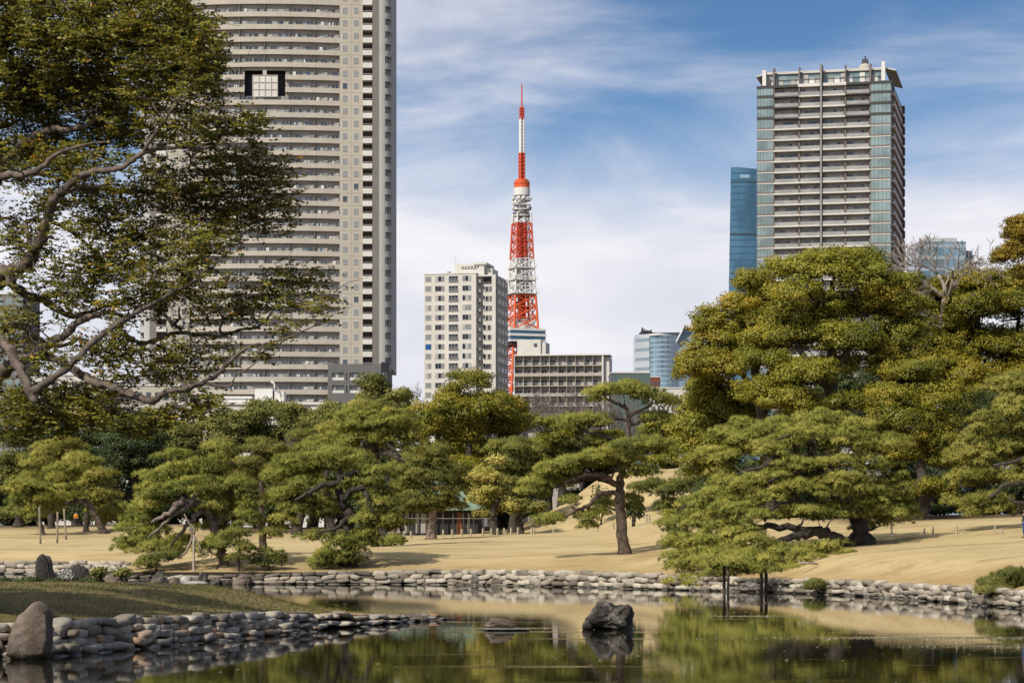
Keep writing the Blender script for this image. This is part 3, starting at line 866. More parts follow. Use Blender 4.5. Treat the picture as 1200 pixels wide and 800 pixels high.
    # windows behind the balconies
    tm = [window_mb(2.6, 1.85, 'curtain', rr, 1) for _ in range(5)] + [window_mb(2.6, 1.85, 'mixed', rr, 2) for _ in range(4)]
    tf = [window_mb(1.2, 1.5, 'blind', rr, 0, 0.05) for _ in range(4)] + [window_mb(1.2, 1.5, 'none', rr, 0, 0.05)]
    its = []
    for f_ in range(nfl):
        z0 = z_first + f_ * pitch
        for u in range(nb):
            for q_ in (0.10, 0.55):
                x_ = edges[u] + (edges[u + 1] - edges[u]) * q_
                if gap0 - 2.6 < x_ < gap1 and gapz0 - 0.5 < z0 < gapz1 - 1: continue
                its.append((rr.choice(tm), (x_, bow(x_ + 1.3) + 1.1 - 0.06, z0 + 0.25), 0))
        for px_ in (401.5, 414.5):
            for s_ in (1, -1):
                x_ = X(px_) if s_ > 0 else -X(px_) - 1.2
                its.append((rr.choice(tf), (x_, -0.05, z0 + 0.95), 0))
    its.sort(key=lambda i_: abs(i_[1][2] - Zl(330)))
    place_windows(root, its)
    # dark grey podium at the foot on the right, with two rows of balconied windows
    z1 = Zl(427); x0, x1 = X(385), X(447)
    pd = MB(); y0 = -2.2
    pd.box(x0, y0 + 0.5, 0, x1, 2.0, z1 - 0.3, 0)
    for px0, px1 in ((385, 390), (404, 406.5), (407.5, 410.5), (428, 447)): pd.box(X(px0), y0, 0, X(px1), y0 + 0.49, z1, 0)
    for py0, py1 in ((427, 437), (446, 452), (461, 480)): pd.box(X(390), y0 + 0.003, Zl(py1), X(428), y0 + 0.487, Zl(py0) - 0.002, 0)
    pd.prism([(X(447), y0), (X(456), y0 + 2.6), (X(457), y0 + 14), (X(447), y0 + 14)], 0, z1 + 0.5, 0)
    pd.build('podium', M_podium, root)
    for py in (446, 461):
        for a_, c_ in ((390.3, 403.8), (410.8, 427.8)):
            b_ = MB(); b_.box(X(a_), y0 + 0.1, Zl(py), X(c_), y0 + 0.3, Zl(py - 3.3)); b_.build('podium_balcony', M_concwh, root)
            wq = window_mb(X(c_) - X(a_) - 0.3, 1.5, 'mixed', rr, 3); wq.build('podium_window', WM, root, loc=(X(a_) + 0.15, y0 + 0.44, Zl(py - 3)))
    for py in (440, 452):
        b_ = window_mb(1.4, 1.6, 'none', rr, 0); o_ = b_.build('podium_window', WM, root, loc=(X(449.5), y0 + 0.6, Zl(py + 4))); o_.rotation_euler = (0, 0, R(52))
tower_left()

# ---- low white building with a roof duct in front of the tower
def low_white():
    D = 500.0; k_ = D / F
    root = empty('low_building', (P(320, 0, D).x, D, GZ))
    tag(root, 'low white flat-roofed building with a plant room and bent roof duct below the tall tower', 'building')
    X = lambda px_: (px_ - 320) * k_
    Zl = lambda py: CH + (HY - py) * k_ - GZ
    m_ = MB(); m_.box(X(200), 0, 0, X(395), 14, Zl(474)); m_.box(X(198), -0.4, Zl(474), X(397), 14.4, Zl(471)); m_.build('wall', M_concwh, root)
    m_ = MB(); m_.box(X(258), 2, Zl(471), X(292), 8, Zl(466)); m_.box(X(256), 1.7, Zl(466), X(294), 8, Zl(463.5)); m_.build('roof_parapet', M_white, root)
    m_ = MB(); m_.box(X(297), 2.5, Zl(471), X(318), 9, Zl(453)); m_.box(X(296), 2.3, Zl(453), X(319), 9.2, Zl(451.5), 1); m_.build('plant_room', [M_white, M_podium], root)
    m_ = MB(); m_.box(X(319.5), 3, Zl(471), X(331), 8, Zl(457)); m_.build('roof_block', M_concwh, root)
    m_ = MB(); m_.tube([(X(321), 1.4, Zl(457)), (X(321), 1.4, Zl(451)), (X(320), 1.4, Zl(448)), (X(317), 1.4, Zl(446.5))], [0.22] * 4, 0, 8); m_.build('duct', M_white, root, True)
    for i in range(14):
        w_ = window_mb(1.5, 1.2, 'none', random.Random(i), 1); w_.build('window', WM, root, loc=(X(262 + i * 9.5), -0.05, Zl(487)))
low_white()

# ---- B2: beige mid-rise block
def block_beige():
    rr = random.Random(9)
    D = 775.0; k_ = D / F
    rot = R(-12)
    root = empty('apartment_block', (P(497, 0, D).x, D, GZ), rot)
    tag(root, 'beige fourteen storey apartment block with a flat penthouse, left of the red and white tower', 'apartment block')
    cs = math.cos(rot)
    X = lambda px_: (px_ - 497) * k_ / cs
    Zl = lambda py: CH + (HY - py) * k_ - GZ
    T = Zl(322); xa = X(558); xb = X(580)
    pitch = 11.3 * k_; nfl = 16
    m_ = MB(); m_.box(0, 0, 0, xa, 20, T); m_.box(-0.15, -0.15, T, xa + 0.15, 20, T + 0.35); m_.build('wall', M_concwh, root)
    m_ = MB(); m_.box(xa, 3.5, 0, xb, 18, T - 0.8); m_.box(X(575.5), 1.2, 0, xb, 3.5, T - 0.8); m_.box(xa, 1.2, T - 0.8, xb, 18, T - 0.3); m_.build('recessed_wall', M_concwh, root)
    m_ = MB(); m_.box(xb + 0.01, 2.2, 0, xb + 0.35, 18.5, T - 1.2); m_.build('side_wall', M_conc, root)
    m_ = MB(); m_.box(X(531), 3, T, X(565), 14, Zl(309)); m_.box(X(566), 5, T, X(573), 14, Zl(314)); m_.box(X(553), 2.6, Zl(310.5), X(568), 14.4, Zl(309) + .3)
    for i in range(6): m_.box(X(539) + i * 1.0, 2.97, Zl(313.8), X(539) + i * 1.0 + 0.65, 3.0, Zl(312.2), 1)
    m_.box(X(538), 2.98, Zl(315.5), X(557), 3.0, Zl(314.6), 1)
    m_.build('penthouse', [M_concwh, M_dkband], root)
    m_ = MB(); m_.box(X(522), 2, T + .35, X(525), 4, T + 1.2); m_.bar((X(531), 4, Zl(309)), (X(531), 4, Zl(297)), 0.05); m_.build('roof_plant', M_steel, root)
    cols = [(498.5, 505.5, 'blind', 1), (510, 521, 'mixed', 2), (526, 537, 'balc', 2), (542, 552.5, 'mixed', 2)]
    its = []; tm = {}
    for f_ in range(nfl):
        z0 = T - (f_ + 1) * pitch + 0.15
        if z0 < 1: break
        for ci, (a_, c_, kd, mu) in enumerate(cols):
            key = (ci, rr.randrange(5)); w = X(c_) - X(a_)
            if key not in tm: tm[key] = window_mb(w, 1.75, {'blind': 'blind', 'mixed': 'mixed', 'balc': 'none'}[kd], rr, mu)
            its.append((tm[key], (X(a_), -0.03 if kd != 'balc' else 0.0, z0 + 0.65), 0))
            if kd == 'balc' and f_ < 14:
                rb = MB(); rb.box(X(a_) - .05, -0.35, z0 + 0.5, X(c_) + .05, -0.05, z0 + 0.62); rb.box(X(a_) - .05, -0.35, z0 + 1.35, X(c_) + .05, -0.28, z0 + 1.43)
                for q_ in range(12): xx = X(a_) + (X(c_) - X(a_)) * q_ / 11; rb.box(xx - .03, -0.34, z0 + .62, xx + .03, -0.29, z0 + 1.35)
                rb.build('balcony_rail', M_steel, root)
        key = ('r', rr.randrange(5))
        if key not in tm: tm[key] = window_mb(X(574.8) - X(564), 1.7, 'mixed', rr, 3)
        its.append((tm[key], (X(564), 3.44, z0 + 0.6), 0))
        if f_ < 14:
            rb = MB(); rb.box(xa + .05, 1.3, z0 + 0.2, X(562.5), 3.4, z0 + 0.38); rb.box(xa + .05, 1.3, z0 + .38, X(562.5), 1.38, z0 + 1.25)
            rb.build('balcony', M_balglass, root)
        for q_ in range(3):
            key = ('s', q_ % 2, rr.randrange(3))
            if key not in tm: tm[key] = window_mb(3.6, 1.6, 'mixed', rr, 2)
            its.append((tm[key], (xb + 0.40, 3.4 + q_ * 5.0, z0 + 0.7 - 1.0), R(90)))
    its.sort(key=lambda i_: -i_[1][2] + (5 if i_[2] else 0))
    place_windows(root, its)
    bw = MB(); bw.box(X(498.6), -0.12, T - 8 * pitch + 0.8, X(505.4), -0.06, T - 8 * pitch + 2.5)
    o_ = bw.build('blue_window', M_blueglassbox, root); tag(o_, 'bright blue screened window')
block_beige()

# ---- B3: wide grey office block with gallery balconies
def block_office():
    rr = random.Random(12)
    D = 1000.0; k_ = D / F; rot = R(-7)
    root = empty('office_block', (P(603, 0, D).x, D, GZ), rot)
    tag(root, 'wide grey gallery block with long railings at the foot of the red and white tower', 'office block')
    X = lambda px_: (px_ - 603) * k_
    Zl = lambda py: CH + (HY - py) * k_ - GZ
    T = Zl(417); pitch = 11.8 * k_; xr = X(705.5)
    m_ = MB(); m_.box(0, 2.2, 0, xr, 14, T); m_.build('wall', M_recess, root)
    m_ = MB(); m_.box(-0.3, -0.3, T, xr + 3.2, 14.5, T + 0.5); m_.box(0.4, 3, T + .5, xr - 3, 13, T + 0.9); m_.build('roof', M_concwh, root)
    m_ = MB(); m_.box(xr, 0, 0, xr + 0.7, 14, T - 0.01); m_.box(xr + 0.7, 2, 0, xr + 3, 16, T - 0.5)
    m_.build('end_wall', M_concwh, root)
    for q_ in range(5):
        for rw in range(2):
            m_ = MB(); m_.box(0, 0, 0, 0.06, 2.6, 1.7); m_.build('side_window', M_glass, root, loc=(xr + 3.0, 4.2 + rw * 6, T - 2.6 - q_ * pitch))
    m_ = MB(); m_.box(-0.3, 0, 0, 0, 14, T - 0.01); m_.build('end_wall', M_concwh, root)
    tm = [window_mb(2.3, 2.0, kd, rr, 1) for kd in ('mixed', 'mixed', 'curtain', 'none', 'none')]
    its = []
    for f_ in range(7):
        z0 = T - (f_ + 1) * pitch
        if z0 < 0: break
        m_ = MB(); m_.box(0.01, -0.1, z0 - 0.15, xr - 0.01, 2.2, z0 + 0.18, 0)
        m_.box(0.01, -0.08, z0 + 1.15, xr - 0.01, 0.0, z0 + 1.24, 1)
        for i in range(60): xx = 0.1 + (xr - .2) * i / 59; m_.box(xx - .03, -0.06, z0 + 0.18, xx + .03, -0.02, z0 + 1.15, 1)
        if f_ % 2 == 1: m_.box(0.02, -0.04, z0 + 0.185, xr - 0.02, -0.01, z0 + 1.1, 2)
        m_.build('gallery', [M_conc, M_steel, M_recess], root)
        for i in range(10): its.append((rr.choice(tm), (0.5 + i * (xr - 1) / 10, 2.15, z0 + 0.5), 0))
        for i in range(1, 10):
            m_ = MB(); xx = 0.1 + i * (xr - .2) / 10; m_.box(xx - .08, 0.05, z0 + 0.19, xx + .08, 2.19, z0 + pitch - 0.16); m_.build('partition', M_recess, root)
    place_windows(root, its)
    m_ = MB(); m_.box(X(597), -2, 0, X(612), -0.4, Zl(466)); m_.build('stair_block', M_concwh, root)
    # stair tower behind
    root2 = empty('roof_tower', (P(604, 0, 1060).x, 1060, GZ), R(-10))
    tag(root2, 'plain pale block with one dark window behind the wide gallery block', 'building')
    k2 = 1060 / F; Z2 = lambda py: CH + (HY - py) * k2 - GZ
    m_ = MB(); m_.box(0.8, 0, 0, 30 * k2, 12, Z2(398)); m_.box(30 * k2, 1, 0, 35.5 * k2, 12, Z2(401)); m_.build('wall', M_concwh, root2)
    m_ = MB(); m_.box(22 * k2, -0.06, Z2(407), 26 * k2, 0.0, Z2(402.5)); m_.build('window', M_glass, root2)
block_office()

# ---- B4: red and white lattice tower
def lattice_tower():
    D = 1700.0; k_ = D / F
    cx = 611.5
    root = empty('lattice_tower', (P(cx, 0, D).x, D, GZ), R(20))
    tag(root, 'tall red and white steel lattice broadcasting tower with two observation decks', 'tower')
    Zl = lambda py: CH + (HY - py) * k_ - GZ
    prof = [(640, 46), (560, 37), (470, 24.5), (440, 22), (405, 19.5), (386, 17.2), (347, 14.6), (304, 12.3), (262, 10.2), (250, 9.6)]
    ys = [p_[0] for p_ in prof][::-1]; ws = [p_[1] for p_ in prof][::-1]
    half = lambda py: float(np.interp(py, ys, ws)) * k_ / 1.16
    def section(y0, y1, nb, m_, th=0.75, name='lattice_section'):
        mb = MB(); lv = [y0 + (y1 - y0) * i / nb for i in range(nb + 1)]
        cs_ = [(-1, -1), (1, -1), (1, 1), (-1, 1)]
        for a_, c_ in zip(lv[:-1], lv[1:]):
            h0, h1, z0, z1 = half(a_), half(c_), Zl(a_), Zl(c_)
            for i in range(4):
                p0 = Vector((cs_[i][0] * h0, cs_[i][1] * h0, z0)); p1 = Vector((cs_[i][0] * h1, cs_[i][1] * h1, z1))
                j = (i + 1) % 4
                q0 = Vector((cs_[j][0] * h0, cs_[j][1] * h0, z0)); q1 = Vector((cs_[j][0] * h1, cs_[j][1] * h1, z1))
                mb.bar(p0, p1, th)
                mb.bar(p0, q1, th * 0.5); mb.bar(q0, p1, th * 0.5)
                mb.bar(p1, q1, th * 0.5)
                mb.bar((p0 + q0) / 2, (p1 + q1) / 2, th * 0.35)
        return mb.build(name, m_, root)
    section(640, 560, 3, M_red, 1.2); section(560, 470, 4, M_white, 1.1)
    section(470, 405, 5, M_red, 0.95); section(386, 347, 3, M_red, 0.9)
    section(347, 304, 4, M_white, 0.75); section(304, 262, 4, M_dkred, 0.7); section(262, 250, 1, M_white, 0.7)
    # lift shaft in the middle
    for y0, y1, m_, w in ((470, 405, M_red, 6), (386, 347, M_dkred, 4.0), (304, 262, M_dkred, 4.2)):
        mb = MB(); h_ = w * k_; n = 10
        for i in range(n):
            a_, c_ = Zl(y0 + (y1 - y0) * i / n), Zl(y0 + (y1 - y0) * (i + 1) / n)
            mb.box(-h_ * .86, -h_ * .86, a_, h_ * .86, h_ * .86, c_ - 0.5); mb.box(-h_, -h_, c_ - 0.498, h_, h_, c_ - 0.002)
        mb.build('lift_shaft', m_, root)
    mb = MB(); h_ = 3.6 * k_
    for sx_ in (-1, 1):
        for sy_ in (-1, 1): mb.bar((sx_ * h_, sy_ * h_, Zl(347)), (sx_ * h_, sy_ * h_, Zl(304)), 0.9)
    for i in range(7): z_ = Zl(347 - i * 6.5); mb.box(-h_ - .6, -h_ - .6, z_, h_ + .6, h_ + .6, z_ + 0.8)
    mb.build('lift_shaft', M_white, root)
    # platforms that stick out
    for py, w in ((345, 17.5), (329, 16), (315, 15)):
        mb = MB(); h_ = w * k_ / 1.16; mb.box(-h_, -h_, Zl(py), h_, h_, Zl(py) + 0.5)
        for s_ in (-1, 1): mb.box(s_ * h_ - .15, -h_, Zl(py) + .5, s_ * h_ + .15, h_, Zl(py) + 1.6); mb.bar((s_ * h_, -h_, Zl(py)), (s_ * h_, -h_, Zl(py) + 3.5), .3)
        mb.build('platform', M_white, root)
    # main deck
    def ring(py0, py1, hw, mat_, name, n=4, extra=None):
        mb = MB(); h_ = hw * k_
        pts = [(h_ * math.cos(R(45 + 360 / n * i)) * (1.2 if n == 4 else 1), h_ * math.sin(R(45 + 360 / n * i)) * (1.2 if n == 4 else 1)) for i in range(n)]
        mb.prism(pts, Zl(py1), Zl(py0))
        return mb.build(name, mat_, root)
    ring(386.5, 389, 26.2, M_white, 'deck_roof'); ring(389, 392.5, 25.4, M_glassbl, 'deck_window'); ring(392.5, 395.5, 26.5, M_white, 'deck_band')
    ring(395.5, 399.5, 25.4, M_glassbl, 'deck_window'); ring(399.5, 402, 26.3, M_white, 'deck_band'); ring(402, 406, 24, M_dkband, 'deck_base')
    ring(378, 386.4, 14, M_white, 'deck_house'); ring(374, 378, 10, M_steel, 'deck_house')
    # top deck: dish gallery, white drum, red drum
    ring(251, 254, 10.2, M_steel, 'gallery_floor', 16); ring(249.4, 251, 10.6, M_dkband, 'gallery_floor', 16)
    ring(229.5, 249.4, 5.2, M_steel, 'dish_core', 12)
    for z_ in (246, 240.5, 235):
        mb = MB(); n = 16; h_ = 9.8 * k_
        pts = [(h_ * math.cos(2 * math.pi * i / n), h_ * math.sin(2 * math.pi * i / n), Zl(z_)) for i in range(n + 1)]
        for a_, c_ in zip(pts[:-1], pts[1:]): mb.bar(a_, c_, 0.5)
        for a_ in pts[:-1]: mb.bar((a_[0] * .5, a_[1] * .5, a_[2]), a_, 0.35)
        mb.build('gallery_ring', M_white, root)
    rr = random.Random(3)
    for i in range(22):
        an = R(i * 360 / 11 + rr.uniform(-8, 8)); z_ = Zl(rr.choice((244, 238, 233))); rr_ = 9.2 * k_
        mb = MB(); c_ = Vector((rr_ * math.cos(an), rr_ * math.sin(an), z_)); d_ = Vector((math.cos(an), math.sin(an), 0))
        mb.tube([c_ - d_ * .3, c_ + d_ * .6, c_ + d_ * .9], [0.4, 1.3, 1.45], 0, 8); mb.build('dish', M_white if i % 3 else M_steel, root)
    ring(220.5, 229.5, 9.6, M_white, 'white_drum', 20); ring(212.5, 220.5, 9.2, M_red, 'red_drum', 20); ring(215, 216, 9.5, M_dkred, 'drum_band', 20)
    ring(210.5, 212.5, 7, M_red, 'drum_cap', 16)
    # antenna
    def mast(y0, y1, w, m_, th, peg=0):
        mb = MB(); h_ = w * k_; n = max(2, int(abs(y1 - y0) / 4))
        for sx_ in (-1, 1):
            for sy_ in (-1, 1): mb.bar((sx_ * h_, sy_ * h_, Zl(y0)), (sx_ * h_, sy_ * h_, Zl(y1)), th)
        for i in range(n + 1):
            z_ = Zl(y0 + (y1 - y0) * i / n); mb.box(-h_ - peg * k_, -h_ * .9, z_ - .35, h_ + peg * k_, h_ * .9, z_ + .35); mb.box(-h_ * .9, -h_ - peg * k_, z_ - .3, h_ * .9, h_ + peg * k_, z_ + .3)
        return mb
    m_ = mast(210.5, 180, 2.3, M_dkred, 0.7, 1.2); m_.box(-1, -1, Zl(210.5), 1, 1, Zl(180)); m_.build('antenna_mast', M_dkred, root)
    m_ = mast(180, 138, 1.9, M_white, 0.6, 0.25); m_.build('antenna_mast', M_white, root)
    m_ = MB(); m_.tube([(0, 0, Zl(140)), (0, 0, Zl(126))], [1.5, 1.5], 0, 10)
    for i in range(5): m_.box(-1.75, -1.75, Zl(139 - i * 2.7), 1.75, 1.75, Zl(138 - i * 2.7))
    m_.build('antenna_drum', M_dkred, root)
    m_ = MB(); m_.tube([(0, 0, Zl(126)), (0, 0, Zl(98.5))], [0.62, 0.42], 0, 8); m_.build('antenna_tip', M_dkred, root)
lattice_tower()

# ---- B5: pale blue glass tower with two curved wings
def round_tower():
    D = 2200.0; k_ = D / F; cx = 778
    root = empty('glass_tower', (P(cx, 0, D).x, D, GZ))
    tag(root, 'pale blue rounded glass tower with two curved wings, seen beside the gallery block', 'office tower')
    X = lambda px_: (px_ - cx) * k_
    Zl = lambda py: CH + (HY - py) * k_ - GZ
    def arcp(x0, x1, bulge, dy, n=14):
        return [(X(x0) + (X(x1) - X(x0)) * i / n, dy - bulge * (1 - (2 * i / n - 1) ** 2)) for i in range(n + 1)]
    mb = MB(); p_ = arcp(758.5, 797, 14, 0); mb.prism(p_ + [(X(797), 40), (X(758.5), 40)], 0, Zl(393.5)); mb.build('glass_drum', M_glassrt, root)
    mb = MB(); p_ = arcp(758.5, 786, 14, -0.5, 12)
    mb.strip(p_, 1.5, Zl(394), Zl(391.8)); mb.build('roof_rim', M_white, root)
    mb = MB(); mb.box(X(764), 8, Zl(393.5), X(800), 30, Zl(388.5)); mb.build('roof_band', M_framedk, root)
    # wings with a sloping inner edge
    mb = MB(); n = len(mb.v)
    mb.prism([(X(745), 6), (X(760.8), -4), (X(760.8), 40), (X(745), 40)], 0, Zl(391.5)); mb.build('wing', M_glasspl, root)
    mb = MB(); a_ = [(X(787), -6, 0), (X(815), 4, 0), (X(815), 44, 0), (X(787), 44, 0)]; t_ = [(X(799), -6, Zl(388)), (X(815), 4, Zl(386)), (X(815), 44, Zl(386)), (X(799), 44, Zl(388))]
    md = [(X(787), -6, Zl(411)), (X(815), 4, Zl(411)), (X(815), 44, Zl(411)), (X(787), 44, Zl(411))]
    mb.v = a_ + md + t_
    for o_ in (0, 4):
        for i in range(4): mb.f.append((o_ + i, o_ + (i + 1) % 4, o_ + 4 + (i + 1) % 4, o_ + 4 + i)); mb.mi.append(0)
    mb.f.append((8, 9, 10, 11)); mb.mi.append(0); mb.build('wing', M_glassrt, root)
    mb = MB(); mb.bar((X(787), -6.3, Zl(411)), (X(799), -6.3, Zl(388)), 0.9); mb.build('wing_edge', M_white, root)
    rr = random.Random(5)
    for x0, x1, y_ in ((751, 765, 390), (801, 814, 387)):
        mb = MB()
        for i in range(9):
            xx = x0 + (x1 - x0) * i / 8; hh = 3.5 * math.sin(math.pi * (i + .6) / 9.4) + 0.6
            mb.box(X(xx) - 1.0, 4 + rr.uniform(0, 4), Zl(y_ + 2), X(xx) + 1.1, 14, Zl(y_ - hh))
        mb.bar((X(x0 + 2), 4, Zl(y_)), (X(x0 + 2), 4, Zl(y_ - 6.5)), 0.8); mb.bar((X(x0), 4, Zl(y_ - 2)), (X(x0 + 5), 4, Zl(y_ - 5)), 0.5)
        mb.bar((X(x0 + 9), 4, Zl(y_ - 1)), (X(x0 + 13), 4, Zl(y_ - 4)), 0.5)
        mb.build('roof_crane', M_framedk, root)
round_tower()

# ---- small distant blocks
def simple_block(name, label, x0, x1, ytop, D, m_, depth=15, rows=3, cols=6, wm=M_glass, roof=True, rz=0, frac=0.55, hfrac=0.5, pitch=3.4):
    k_ = D / F
    root = empty(name, (P(x0, 0, D).x, D, GZ), rz)
    tag(root, label, 'building')
    w = (x1 - x0) * k_; T = CH + (HY - ytop) * k_ - GZ
    mb = MB(); mb.box(0, 0, 0, w, depth, T); mb.build('wall', m_, root)
    if roof:
        mb = MB(); mb.box(-0.2, -0.2, T, w + 0.2, depth + .2, T + 0.35); mb.build('roof', M_concwh, root)
    tmw = MB(); cw = w / max(cols, 1); tmw.box(0, -0.05, 0, cw * frac, 0.03, pitch * hfrac)
    its = [(tmw, ((c_ + 0.5 - frac / 2) * cw, 0, T - (r_ + 1) * pitch + 0.3), 0) for r_ in range(rows) for c_ in range(cols)]
    if its: place_windows(root, its, [wm])
    return root, w, T
M_greenbox = plain('grey_green_cladding', (0.10, 0.14, 0.135), 0.5, 0.1, 0.05)
M_brick = plain('red_brown_brick', (0.22, 0.07, 0.045), 0.8, 0.15, 1.0)
simple_block('flat_block', 'low grey green windowless block right of the gallery block', 716, 762, 437, 820, M_greenbox, 20, 0, 0)
simple_block('brick_block', 'small red brown block peeping between the green block and the trees', 762.5, 774, 442, 850, M_brick, 12, 2, 3)
simple_block('low_building', 'low white building with a row of small windows under the glass tower', 764, 812, 455, 700, M_concwh, 14, 2, 9, hfrac=0.35)
simple_block('office_tower', 'grey blue office tower glimpsed through the big foreground tree at the left edge', -60, 27, 345, 700, M_pier, 25, 30, 8, M_glassgr, frac=0.7, hfrac=0.6)
simple_block('low_building', 'pale low building glimpsed under the boughs of the foreground tree', 36, 150, 440, 560, M_concwh, 15, 4, 10, M_glass)
simple_block('low_building', 'long low pale building seen below the leaning branch of the foreground tree', 128, 210, 452, 520, M_conc, 15, 3, 8)
rt, wd, T_ = simple_block('glass_block', 'glassy blue block with a pitched corner behind the bare tree at the right', 1076, 1132, 283, 900, M_glassrt, 25, 0, 0, roof=False)
mb = MB(); mb.box(wd + 0.01, 4, 0, wd + 3.2, 25, T_ - 3); mb.build('side_wall', M_glassbl, rt)
mb = MB(); mb.box(3, 2, T_, wd - 3, 22, T_ + 1.6); mb.build('roof', M_corner, rt)

# ---- B8: slim blue glass tower
def slim_tower():
    D = 1500.0; k_ = D / F; cx = 872
    root = empty('glass_tower', (P(cx, 0, D).x, D, GZ))
    tag(root, 'slim dark blue glass tower with a curved roof, half hidden behind the right hand tower', 'office tower')
    X = lambda px_: (px_ - cx) * k_
    Zl = lambda py: CH + (HY - py) * k_ - GZ
    n = 12
    def outline(py): 
        bulge = np.interp(py, [195, 345, 640], [0, -2.5, -5])
        return [(X(857 + bulge + (890 - 857 - bulge) * i / n), 3 - 0.7 * (1 - (2 * i / n - 1) ** 2)) for i in range(n + 1)] + [(X(888), 34), (X(869 + bulge), 34)]
    mb = MB(); lv = [640, 500, 345, 215]
    k0 = n + 3
    for py in lv: mb.v += [(x_, y_, Zl(py)) for x_, y_ in outline(py)]
    top = outline(200)
    mb.v += [(x_, y_, Zl(195.2 + 3.2 * max(0, (min(i, n) / n - 0.25)))) for i, (x_, y_) in enumerate(top)]
    for r_ in range(4):
        for i in range(k0): mb.f.append((r_ * k0 + i, r_ * k0 + (i + 1) % k0, (r_ + 1) * k0 + (i + 1) % k0, (r_ + 1) * k0 + i)); mb.mi.append(0)
    mb.f.append(tuple(4 * k0 + i for i in range(k0))); mb.mi.append(0)
    mb.build('curtain_wall', M_glassbl, root)
    for py0, py1, m_ in ((204, 208, M_glassrt), (273.5, 274.8, M_framedk), (212, 213, M_framedk)):
        mb = MB(); o_ = outline(py0)[:n + 1]; mb.strip([(x_, y_ - 0.3) for x_, y_ in (o_ if py0 > 210 else o_[4:9])], 0.25, Zl(py1), Zl(py0)); mb.build('facade_band', m_, root)
slim_tower()

